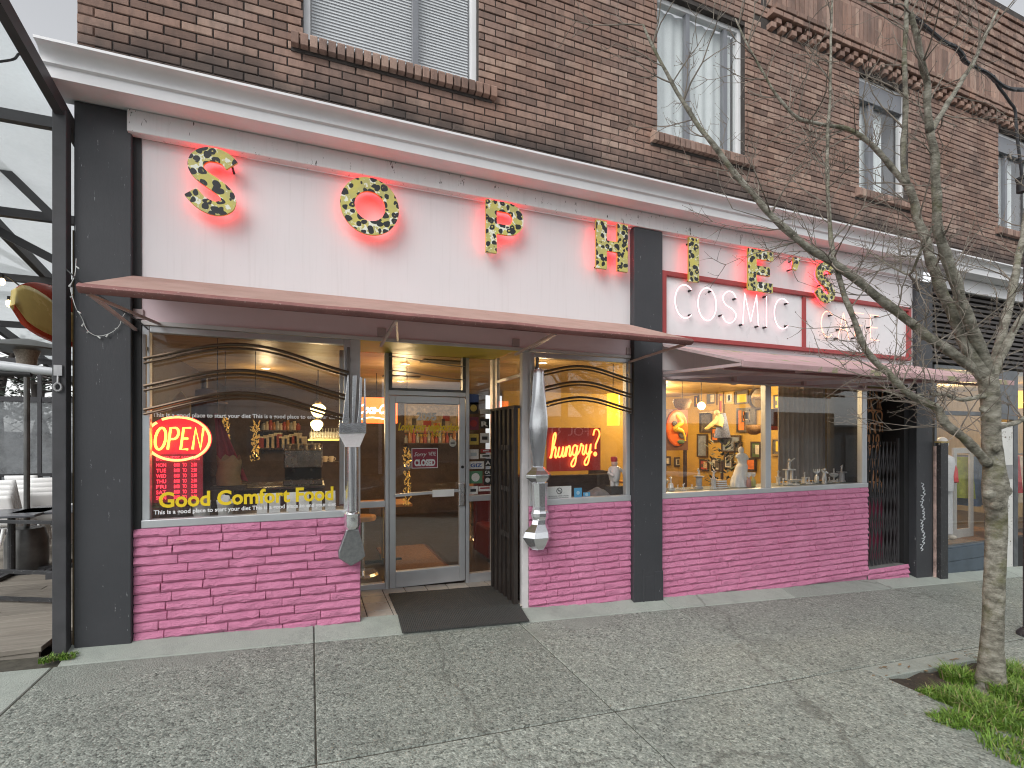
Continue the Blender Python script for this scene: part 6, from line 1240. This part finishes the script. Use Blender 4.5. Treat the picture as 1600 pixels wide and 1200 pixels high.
for s in (-1,1): part('trouser_leg', WO, lambda m: m.tube([(x+s*.09,.42,.80),(x+s*.11,.42,.45),(x+s*.12,.41,.0)], [.10,.095,.085], 12), t, smooth=True); part('shoe', M('cream_shoe', (.62,.58,.5), .5), lambda m: m.ball((x+s*.12,.36,-.045), .05, 10, 6, .9, 2.0, .9), t, smooth=True)
part('torso', WO, lambda m: m.lathe([(.15,.76),(.16,.88),(.15,1.02),(.18,1.22),(.16,1.34),(.06,1.40)], (x,.42,0), 16), t, smooth=60); part('sleeve', M('bright_red_cloth', (.6,.03,.03), .7, var=.2), lambda m: (m.tube([(x-.17,.42,1.32),(x-.25,.38,1.1),(x-.2,.33,.9)], [.07,.065,.05], 10), m.tube([(x+.17,.42,1.32),(x+.25,.38,1.1),(x+.2,.33,.9)], [.07,.065,.05], 10)), t, smooth=True); part('neck', WP, lambda m: m.cyl((x,.42,1.38),(x,.42,1.48),.045,.04,10), t); part('head', WP, lambda m: m.ball((x,.42,1.58), .095, 12, 9, .85, 1, 1.2), t, smooth=True)
t = thing('clothes_rail', 'rail of blue denim and green clothes in the neighbour window', 'clothes rail', (11.5,.65,-.09)); part('rail', DARKALU, lambda m: (m.tube([(11.05,.65,1.35),(12.05,.65,1.35)], .014, 8), m.cyl((11.07,.65,-.12),(11.07,.65,1.35),.014,None,8), m.cyl((12.03,.65,-.12),(12.03,.65,1.35),.014,None,8)), t)
for k, c in enumerate(((.30,.38,.06),(.10,.17,.30),(.13,.22,.38),(.09,.14,.26),(.25,.10,.06))):
    xx = 11.18+k*.18; part('garment', M('garment_%s' % ('olive','denim','blue','navy','rust')[k], c, .85, var=.3, vs=9), lambda m: m.grid(lambda u,v: (xx+(.05+.05*v)*math.cos(2*math.pi*u), .62+(.16+.05*v)*math.sin(2*math.pi*u)*(1+.08*math.sin(u*50)), 1.32-(.75+.15*(k%2))*v), 26, 5), t, smooth=180)
a = at(1489,822,.30); b = at(1518,700,.30); t = thing('picture_frame_stand', 'large pale grey frame leaning in the neighbour window', 'frame', (a.x,.3,-.09)); part('frame_bar', M('pale_grey_board', (.50,.49,.46), .6, var=.1), lambda m: (m.box(10.48,10.58,.38,.41,-.09,1.5), m.box(10.98,11.08,.38,.41,-.09,1.5), m.box(10.58,10.98,.38,.41,-.09,.06), m.box(10.58,10.98,.38,.41,1.40,1.5)), t)
q = at(1579,625,.9); t = thing('amber_lamp', 'large amber drum lamp hanging in the neighbour shop', 'pendant lamp', q); part('lamp_shade', AM, lambda m: m.lathe([(.24,-.17),(.26,-.17),(.26,.17),(.24,.17)], q, 24), t, smooth=40); part('cord', BLACK, lambda m: m.cyl(q+Vector((0,0,.17)),(q.x,q.y,2.80),.008,None,6), t)
# graffiti tag on the end pier, drawn with paint
m = MB(); rr = random.Random(4); P = []; z = .98
for k in range(11):
    cx_ = 8.80+.03*math.sin(k*1.7); P.append(smoothline([(cx_-.035,-.0625,z),(cx_+.03,-.0625,z-.02),(cx_-.02,-.0625,z-.06),(cx_+.04,-.0625,z-.075),(cx_+.0,-.0625,z-.10)], 3)); z -= .095
for l in P: m.tube(l, .006, 4)
m.build('graffiti_tag', M('white_spray_paint', (.62,.66,.68), .6, var=0), B)

t = thing('clothes_rail', 'rail of red and cream coats beyond the worn white door', 'clothes rail', (13.0,.6,-.1)); part('rail', DARKALU, lambda m: (m.tube([(12.45,.6,1.35),(13.7,.6,1.35)], .014, 8), m.cyl((12.47,.6,-.12),(12.47,.6,1.35),.014,None,8), m.cyl((13.68,.6,-.12),(13.68,.6,1.35),.014,None,8)), t)
for k, (n_, c) in enumerate((('red',(.45,.03,.03)),('cream',(.6,.5,.36)),('crimson',(.32,.02,.04)),('cream',(.6,.5,.36)),('red',(.45,.03,.03)))):
    xx = 12.6+k*.22; part('garment', M('coat_'+n_, c, .85, var=.3, vs=9), lambda m: m.grid(lambda u,v: (xx+(.07+.05*v)*math.cos(2*math.pi*u), .58+(.18+.05*v)*math.sin(2*math.pi*u)*(1+.08*math.sin(u*50)), 1.32-(.7+.2*(k%2))*v), 26, 5), t, smooth=180)
# ================================================================== STREET TREE
def bark_mat():
    t = NT('grey_green_bark'); p = t.bsdf(Roughness=.9); f = t.noise(7, 7, .7, t.mapped(1.4,1.4,2.6)); c = t.ramp(f, (.30, (.07,.065,.05)), (.43, (.20,.19,.15)), (.56, (.36,.345,.285)), (.72, (.56,.54,.47)))
    ms = t.ramp(t.noise(3.2, 6, .7), (.52, 0), (.64, 1)); c = t.mix(t.math('MULTIPLY', ms, .62), c, (.13,.135,.045)); ly = t.ramp(t.noise(9, 5, .7), (.66, 0), (.70, 1)); c = t.mix(t.math('MULTIPLY', ly, .6), c, (.32,.30,.10))
    dk = t.ramp(t.noise(24, 7, .75, t.mapped(1.2,1.2,2.8)), (.60, 0), (.70, 1)); c = t.mix(t.math('MULTIPLY', dk, .65), c, (.03,.027,.022))
    t.l(c, p.inputs['Base Color']); t.bump(t.math('ADD', t.noise(40, 7, .75, t.mapped(.8,.8,2.4)), t.math('MULTIPLY', f, .6)), 1., .022); return t.m
BARK = bark_mat(); TWIG = M('dark_twig_bark', (.20,.175,.145), .85, var=.35, vs=8)
bx_, by_ = 5.19, -2.53; tree = thing('street_tree', 'bare mossy street tree with many forked limbs at the kerb side', 'tree', (bx_,by_,gz(bx_,by_)))
def limb_pts(L, y0, y1): n = len(L)-1; return [at(a,b,y0+(y1-y0)*(i/n)) for i,(a,b) in enumerate(L)]
TP = [(1546,1092),(1548,1070),(1549,1045),(1550,1010),(1552,960),(1554,910),(1556,860),(1557,815),(1555,780),(1555,755),(1552,720),(1549,680),(1548,640),(1546,612),(1543,585)]
TRR = [.20,.165,.135,.115,.105,.105,.106,.108,.122,.130,.105,.096,.095,.10,.098]
m = MB(); pts = smoothline(limb_pts(TP, by_, by_), 3); n = len(pts); rad_ = [.66*v for v in (TRR[min(len(TRR)-2,int(i/3))]*(1-(i%3)/3)+TRR[min(len(TRR)-1,int(i/3)+1)]*((i%3)/3) for i in range(n))]
m.tube(pts, rad_, 20)
for i, v in enumerate(m.v):
    c = pts[min(i//20, n-1)]; d = (Vector(v)-c); q = noise.noise(Vector((v[0]*7,v[1]*7,v[2]*5))); q2 = noise.noise(Vector((v[0]*22,v[1]*22,v[2]*16))); fl = 1+.10*q+.06*q2+(.28*max(0,noise.noise(Vector((v[0]*11,v[1]*11,v[2]*11)))) if 755 < 0 else 0); m.v[i] = tuple(c+d*fl)
TK = m.build('trunk', BARK, tree, smooth=180)
for (a, b, r, dy_) in ((1544,772,.045,-.04),(1566,768,.055,-.04),(1558,790,.04,-.06),(1538,640,.032,-.04),(1556,700,.03,-.06)):
    q = at(a,b,by_+dy_); mb = MB(); mb.ball(q, r, 14, 10); mb.v = [tuple(q+(Vector(v)-q)*(1+.35*noise.noise(Vector(v)*16))) for v in mb.v]; mb.build('burl', BARK, TK, smooth=180)
LIMBS = [([(1546,600),(1526,578),(1500,560),(1468,538),(1440,518),(1400,486),(1350,447),(1300,410),(1262,386),(1225,356),(1195,325),(1165,290),(1135,255),(1105,215),(1075,172),(1050,130),(1028,88),(1005,40)], -2.53,-2.0, .062,.012),
 ([(1543,590),(1522,560),(1500,516),(1484,480),(1470,450),(1460,420),(1448,385),(1438,350),(1428,318),(1416,290)], -2.53,-2.35, .068,.040),
 ([(1416,292),(1402,270),(1385,250),(1368,233),(1345,214),(1322,202),(1298,196),(1262,192),(1240,180),(1215,150),(1190,110),(1168,70),(1150,30)], -2.35,-2.0, .034,.008),
 ([(1416,290),(1412,250),(1413,200),(1414,150),(1413,100),(1414,50),(1416,0)], -2.35,-2.45, .032,.020),
 ([(1545,585),(1534,550),(1520,515),(1505,475),(1492,440),(1480,405),(1470,375),(1463,340),(1462,290),(1460,245),(1454,205)], -2.53,-2.75, .066,.036),
 ([(1454,206),(1450,170),(1450,130),(1441,100),(1432,60),(1424,20)], -2.75,-2.85, .030,.020), ([(1455,206),(1470,178),(1488,150),(1508,120),(1524,92),(1540,55),(1560,15)], -2.75,-2.5, .026,.012),
 ([(1548,590),(1556,560),(1566,520),(1575,485),(1584,440),(1592,400),(1600,355),(1612,300),(1620,240)], -2.53,-2.3, .055,.030),
 ([(1552,590),(1564,560),(1580,525),(1598,490),(1618,460),(1650,420)], -2.53,-2.7, .05,.03),
 ([(1545,725),(1530,708),(1505,682),(1485,668),(1472,655),(1466,638),(1450,630),(1430,622),(1412,610),(1398,596),(1386,580),(1370,568),(1352,545),(1338,510),(1322,470),(1309,430),(1300,390),(1297,350),(1294,310),(1293,260),(1295,200),(1297,130),(1298,60),(1300,0)], -2.53,-2.15, .055,.011),
 ([(1542,618),(1520,622),(1500,625),(1478,618),(1460,616),(1440,617),(1410,618),(1375,610)], -2.53,-2.2, .026,.006),
 ([(1558,668),(1575,664),(1598,655),(1625,640)], -2.53,-2.6, .03,.02), ([(1462,350),(1445,380),(1432,410),(1420,430),(1400,420),(1380,407),(1360,395)], -2.6,-2.1, .016,.006)]
rr = random.Random(21); tw = MB(); NT_ = [0]
def twig(p, d, L, r, depth):
    pts = [p]; v = d.normalized(); n = 5
    for i in range(n):
        v = (v+Vector((rr.uniform(-.22,.22),rr.uniform(-.2,.2),rr.uniform(-.14,.26)))).normalized(); pts.append(pts[-1]+v*L/n)
    tw.tube(pts, [r*(1-.72*i/n) for i in range(n+1)], 5); NT_[0] += 1
    if depth > 0:
        for k in range(rr.choice((2,3,4))):
            i = rr.randint(1,n); s = pts[i]; e = (pts[i]-pts[i-1]).normalized(); side = e.cross(Vector((rr.uniform(-1,1),rr.uniform(-1,1),rr.uniform(-1,1)))).normalized(); twig(s, e*.8+side*rr.uniform(.5,.95), L*rr.uniform(.35,.6), max(.0022,r*.55), depth-1)
    else:
        tw.ball(pts[-1], r*1.5, 5, 4)
for li, (L, y0, y1, r0, r1) in enumerate(LIMBS):
    P = smoothline(limb_pts(L, y0, y1), 3); n = len(P)
    P = [p+Vector((noise.noise(p*5),noise.noise(p*5+Vector((7,0,0))),noise.noise(p*5+Vector((0,9,0)))))*.012 for p in P]
    m = MB(); m.tube(P, [(.68 if r0 > .03 else .8)*(r0+(r1-r0)*(i/(n-1)))*(1+.09*math.sin(i*1.7)+.08*noise.noise(P[i]*9)) for i in range(n)], 12); m.build('limb', BARK, tree, smooth=180)
    k = 3 if li not in (0,2,9) else 5
    step = 2 if li in (0,2,9,10,12) else 3
    for i in range(k, n, step):
        for q in range(rr.choice((1,2,2))):
            e = (P[i]-P[i-1]).normalized(); side = e.cross(Vector((rr.uniform(-1,1),rr.uniform(-1,1),rr.uniform(-1,1)))).normalized()
            r = r0+(r1-r0)*i/n; twig(P[i], e*rr.uniform(.1,.9)+side+Vector((-.15,0,.15)), rr.uniform(.22,.66), min(r*.5, rr.uniform(.004,.0072)), 2 if rr.random() < .75 else 1)
tw.build('twigs', TWIG, tree, kind='stuff', smooth=True)
# grass round the tree
g = MB(); rr = random.Random(31)
def tuft(cx, cy, n, R_, h):
    for k in range(int(n*1.5)):
        a = rr.uniform(0,6.28); r = R_*math.sqrt(rr.random()); x, y = cx+r*math.cos(a), cy+r*math.sin(a); z = gz(x,y)-.035
        l = h*rr.uniform(.5,1.1); b = rr.uniform(0,6.28); d = Vector((math.cos(b),math.sin(b),0)); w = Vector((-d.y,d.x,0))*rr.uniform(.003,.006); lean = rr.uniform(.15,.9)*l; p = Vector((x,y,z))
        p1 = p+d*lean*.35+Vector((0,0,l*.6)); p2 = p+d*lean+Vector((0,0,l*rr.uniform(.6,.95))); g.add([p-w,p+w,p1+w*.8,p1-w*.8,p2], [(0,1,2,3),(3,2,4)])
for (px_, py_, n, R_, h) in ((1500,1060,700,.13,.15),(1475,1090,600,.12,.10),(1450,1082,160,.08,.05),(1510,1100,800,.15,.16),(1540,1115,900,.18,.17),(1580,1060,700,.15,.20),(1590,1090,900,.18,.17),(1480,1128,300,.10,.09),(1515,1130,500,.13,.12),(1570,1130,700,.18,.14),(1620,1080,700,.2,.18),(1600,1180,500,.22,.12)):
    r = ray(px_, py_); tt_ = (1.7+.07+.012*4.9)/(-r.z-.053*r.x+.012*r.y); p = EYE+r*tt_; tuft(p.x, p.y, n, R_, h)
GR = NT('spring_grass'); p = GR.bsdf(Roughness=.55); gg = GR.n('NewGeometry'); c = GR.ramp(gg.outputs['Random Per Island'], (0,(.065,.14,.014)), (.6,(.14,.27,.03)), (.88,(.22,.33,.06)), (.95,(.34,.31,.15)), (1,(.28,.22,.12))); GR.l(c, p.inputs['Base Color']); p.inputs['Transmission Weight'].default_value = 0
tag(g.build('grass', GR.m), 'tufts of bright green grass around the tree foot', kind='stuff')
g = MB(); [tuft(x, y, 60, .05, .05) for x, y in ((-1.80,-.20),(-1.74,-.17),(-1.68,-.16))]; 
for i in range(len(g.v)): g.v[i] = (g.v[i][0], g.v[i][1], g.v[i][2]+.055)
tag(g.build('weeds', GR.m), 'small green weeds at the foot of the left pier', kind='stuff')
# litter chips
m = MB(); rr = random.Random(17)
for k in range(60): 
    x, y = rr.uniform(-1.5,9), -rr.uniform(.1,3.2); z = gz(x,y)+.004; a = rr.uniform(0,3); s = rr.uniform(.004,.012); m.add([(x+s*math.cos(a+q),y+s*math.sin(a+q)*.7,z+(.004 if q else 0)) for q in (0,1.6,3.1,4.7)], [(0,1,2,3)])
tag(m.build('litter', M('dry_leaf_litter', (.30,.25,.17), .8, var=.4)), 'tiny dry leaf scraps scattered on the pavement', kind='stuff')
# dark pole and cables at the right edge
q = Vector((7.28,-1.93,0)); t = thing('street_pole', 'black street pole at the right edge of the pavement', 'pole', (q.x,q.y,gz(q.x,q.y)))
part('shaft', BLACKP, lambda m: m.cyl((q.x,q.y,gz(q.x,q.y)+.02),(q.x,q.y,4.2),.055,.05,14), t, smooth=40); part('base_plate', BLACKP, lambda m: m.lathe([(.11,0),(.11,.03),(.07,.08)], (q.x,q.y,gz(q.x,q.y)), 14), t)
t = thing('overhead_cable', 'thick black twisted cable sagging past the upper right windows', 'cable', at(1530,105,-2.0)); rr = random.Random(2)
C1 = smoothline([at(a,b,-2.0) for a,b in ((1420,20),(1470,62),(1490,72),(1502,84),(1508,96),(1530,108),(1545,116),(1560,130),(1580,139),(1605,141),(1660,150))], 5)
for ph in (0,2.1,4.2): part('strand', M('black_cable', (.02,.022,.026), .4, var=.2), lambda m: m.tube([p+Vector((.012*math.cos(i*.8+ph),.012*math.sin(i*.8+ph),.014*math.sin(i*.8+ph))) for i,p in enumerate(C1)], .016, 7), t, smooth=True)
C2 = smoothline([at(a,b,-2.0) for a,b in ((1552,118),(1560,135),(1570,148),(1578,160),(1586,172),(1588,200),(1592,235),(1597,275))], 4); part('drop_cable', M('black_cable', (.02,.022,.026)), lambda m: m.tube(C2, .013, 7), t, smooth=True)
q = at(1597,290,-2.0); part('splice_case', BLACK, lambda m: m.lathe([(.02,-.08),(.045,-.07),(.045,.05),(.055,.06),(.055,.08),(.02,.10)], q, 12), t, smooth=40)
t = thing('service_wire', 'thin black wire entering the corner of the left cornice', 'wire', at(30,90,-.5)); part('strand', BLACK, lambda m: m.tube(smoothline([at(-40,100,-.8),at(0,96,-.6),at(22,92,-.5),at(30,84,-.45),at(44,80,-.44)],5), .008, 5), t, smooth=True)
# ================================================================== ACROSS THE STREET (seen in the window reflections)
def far_building(lab, x0, x1, h, wall, base, y=-21, sign=None):
    t = thing('shop_building', lab, 'building', ((x0+x1)/2,y,gz((x0+x1)/2,0)-.2)); zg = gz((x0+x1)/2,0)-.5
    part('wall', wall, lambda m: m.box(x0,x1,y-8,y,zg,h), t); part('shopfront', base, lambda m: m.box(x0+.2,x1-.2,y,y+.15,zg,min(2.6,h-.4)), t)
    k = int((x1-x0)/2.2)
    for i in range(k): part('window', DARKALU, lambda m: m.box(x0+.5+i*2.2,x0+2.2+i*2.2,y+.15,y+.2,zg+.9,min(2.2,h-.6)), t)
    if h > 5:
        z = 3.1
        while z < h-.1: part('siding_board', wall, lambda m: m.box(x0,x1,y+.0,y+.05,z,z+.36), t); z += .38
    part('roof_edge', DARKALU, lambda m: m.box(x0-.1,x1+.1,y-.1,y+.25,h,h+.15), t)
    return t
SID = M('pale_siding', (.84,.85,.86), .6, var=.05); DKF = M('dark_shopfront', (.045,.04,.04), .5, var=.3); BRF = M('brown_shop_wall', (.12,.085,.065), .7, var=.2)
far_building('pale sided building across the street mirrored in the left window', -12, 3.6, 9.0, SID, DKF); far_building('low dark shop across the street mirrored in the knife window', 4.0, 19, 2.7, BRF, DKF); far_building('low brown shop across the street mirrored in the right window', 19.4, 46, 2.4, BRF, DKF); far_building('long low building farther left across the street', -40, -12.4, 4.2, BRF, DKF)
t = thing('shop_sign', 'dark FOURTH sign on the low shop across the street', 'sign', (13.5,-20.8,1.6)); part('board', DKF, lambda m: m.box(11,16.5,-20.82,-20.75,1.5,2.5), t)
o = text('FOURTH', .6, 15.2, -20.74, 1.75, 'lettering', PAPER, t, fit=3.2, height=.5, fwd=(-1,0))
t = thing('billboard', 'brown double billboard on posts mirrored in the right window', 'billboard', (27,-16,-1)); 
for a in (24.6,27.1): part('panel', M('brown_billboard', (.12,.07,.045), .6, var=.15), lambda m: m.box(a,a+2.4,-16.1,-16,1.6,3.1), t); part('post', DARKALU, lambda m: m.box(a+1.1,a+1.25,-16.1,-16,-1.8,1.6), t)
for i, (x, l) in enumerate(((-5,'tall grey utility pole across the street left of the siding'),(9.5,'utility pole across the street above the low dark shop'))):
    t = thing('utility_pole', l, 'utility pole', (x,-13,gz(x,0))); part('shaft', BARKD, lambda m: m.cyl((x,-13,gz(x,0)-.5),(x,-13,9),.16,.12,10), t); part('crossarm', BARKD, lambda m: m.box(x-1.1,x+1.1,-13.1,-12.9,8.2,8.35), t)
    for k in (-1,0,1): part('insulator', DARKALU, lambda m: m.cyl((x+k*.9,-13,8.35),(x+k*.9,-13,8.55),.05,None,8), t)
t = thing('power_line', 'sagging power lines strung over the far side of the street', 'power line', (0,-13,8.5))
for k in (-1,0,1): part('wire', BLACK, lambda m: m.tube([(x,-13+.0,8.55-.9*math.sin((x+30)%14.5/14.5*math.pi)*.5+k*.12) for x in range(-40,50,2)], .015, 4), t)
# second street tree behind the camera position
t = thing('kerb_tree', 'bare kerb tree across the street mirrored in the knife window', 'tree', (11.5,-13.5,-.9)); tw = MB(); rr = random.Random(77); part('trunk', TWIG, lambda m: m.tube([(11.5,-13.5,-1.1),(11.55,-13.5,.6),(11.5,-13.5,2.2)], [.2,.15,.12], 10), t, smooth=True)
m = MB()
for k in range(9):
    a = k*.7; p0 = Vector((11.5,-13.5,1.2+.12*k)); e = p0+Vector((2.6*math.cos(a),1.6*math.sin(a),2.4+.3*(k%3))); m.tube([p0,(p0+e)/2+Vector((0,0,-.2)),e], [.09,.06,.03], 7)
    for j in range(10): s = p0.lerp(e, .3+.07*j); twig(s, Vector((rr.uniform(-1,1),rr.uniform(-.6,.6),rr.uniform(.0,1))), rr.uniform(.8,1.8), .02, 1)
m.build('limbs', TWIG, t, kind='stuff', smooth=True); tw.build('twigs', TWIG, t, kind='stuff')
# parked cars at the kerb behind the viewpoint
RUB = M('tyre_rubber', (.02,.02,.02), .7, var=.1); CGL = M('dark_car_glass', (.02,.025,.03), .05, 0, var=0); 
def make_car(lab, x, y, paint):
    zg = gz(x,0)-.2; t = thing('parked_car', lab, 'car', (x,y,zg), 'cars parked along the kerb')
    prof = [(-2.2,.35,.55,.80),(-2.1,.30,.75,.86),(-1.2,.22,.92,.90),(-.6,.22,.95,.90),(.4,.22,.95,.90),(1.5,.22,.97,.90),(2.05,.28,.95,.86),(2.2,.38,.72,.80)]
    m = MB(); vs = []; 
    for (a, z0, z1, w) in prof: vs += [(x+a,y-w,zg+z0),(x+a,y-w*1.0,zg+(z0+z1)/2),(x+a,y-w*.92,zg+z1),(x+a,y+w*.92,zg+z1),(x+a,y+w,zg+(z0+z1)/2),(x+a,y+w,zg+z0)]
    n = len(prof); m.add(vs, [(i*6+k,i*6+(k+1)%6,(i+1)*6+(k+1)%6,(i+1)*6+k) for i in range(n-1) for k in range(6)]+[tuple(range(5,-1,-1)), tuple((n-1)*6+k for k in range(6))]); m.build('body', paint, t, smooth=60, bevel=.03)
    cab = [(-1.15,.93,.84,.93),(-.45,1.36,.66,.93),(.15,1.44,.64,.93),(.9,1.38,.64,.93),(1.65,.96,.82,.93)]; m = MB(); vs = []
    for (a, z1, w, z0) in cab: vs += [(x+a,y-.84,zg+z0),(x+a,y-w,zg+z1),(x+a,y+w,zg+z1),(x+a,y+.84,zg+z0)]
    n = len(cab); m.add(vs, [(i*4+k,i*4+(k+1)%4,(i+1)*4+(k+1)%4,(i+1)*4+k) for i in range(n-1) for k in range(4)]+[(3,2,1,0),tuple((n-1)*4+k for k in range(4))]); m.build('side_window', CGL, t, smooth=40, bevel=.02)
    part('roof', paint, lambda m: m.grid(lambda u,v: (x-.42+1.3*u, y-.66+1.32*v, zg+1.375+.085*math.sin(u*math.pi)**.8+.015*math.sin(v*math.pi)), 10, 8), t, smooth=180)
    for (a, s) in ((-1.38,-1),(-1.38,1),(1.35,-1),(1.35,1)):
        c = (x+a, y+s*.80, zg+.33); w = part('wheel', RUB, lambda m: m.lathe([(.20,-.1),(.31,-.1),(.33,-.07),(.33,.07),(.31,.1),(.20,.1)], c, 22, 'y'), t, smooth=40); part('rim', ALU, lambda m: m.lathe([(.05,-.105),(.20,-.1),(.20,.1),(.05,.105)], c, 14, 'y'), w, smooth=30)
    for s in (-1,1): part('headlight', PAPER, lambda m: m.box(x-2.215,x-2.12,y+s*.62-.16,y+s*.62+.16,zg+.60,zg+.72), t, bevel=.02); part('tail_light', M('tail_red', (.4,.02,.02), .3), lambda m: m.box(x+2.12,x+2.215,y+s*.62-.16,y+s*.62+.16,zg+.68,zg+.80), t, bevel=.02)
make_car('black sedan at the kerb mirrored in the glass door', 2.9, -6.6, M('black_car_paint', (.015,.016,.018), .2, var=0, coat=1)); make_car('dark grey car at the kerb mirrored in the right window', 9.8, -6.6, M('dark_grey_car_paint', (.05,.052,.058), .2, .3, var=0, coat=1))

m = MB(); rr = random.Random(61)
for k in range(260):
    x, y = rr.uniform(4.4,6.0), rr.uniform(-3.45,-2.0); z = gz(x,y)+(.005 if x < 4.5 or y > -2.13 else -.018)+rr.uniform(0,.012); a = rr.uniform(0,6.28); s = rr.uniform(.008,.03); d = Vector((math.cos(a),math.sin(a),rr.uniform(-.2,.3)))*s; w = Vector((-math.sin(a),math.cos(a),rr.uniform(-.3,.3)))*s*.4; c = Vector((x,y,z)); m.add([c-d,c+w,c+d,c-w], [(0,1,2,3)])
tag(m.build('fallen_leaves', M('dead_leaf_brown', (.20,.14,.08), .8, var=.5, vs=12)), 'dead brown leaves and twigs scattered in the tree pit', kind='stuff')
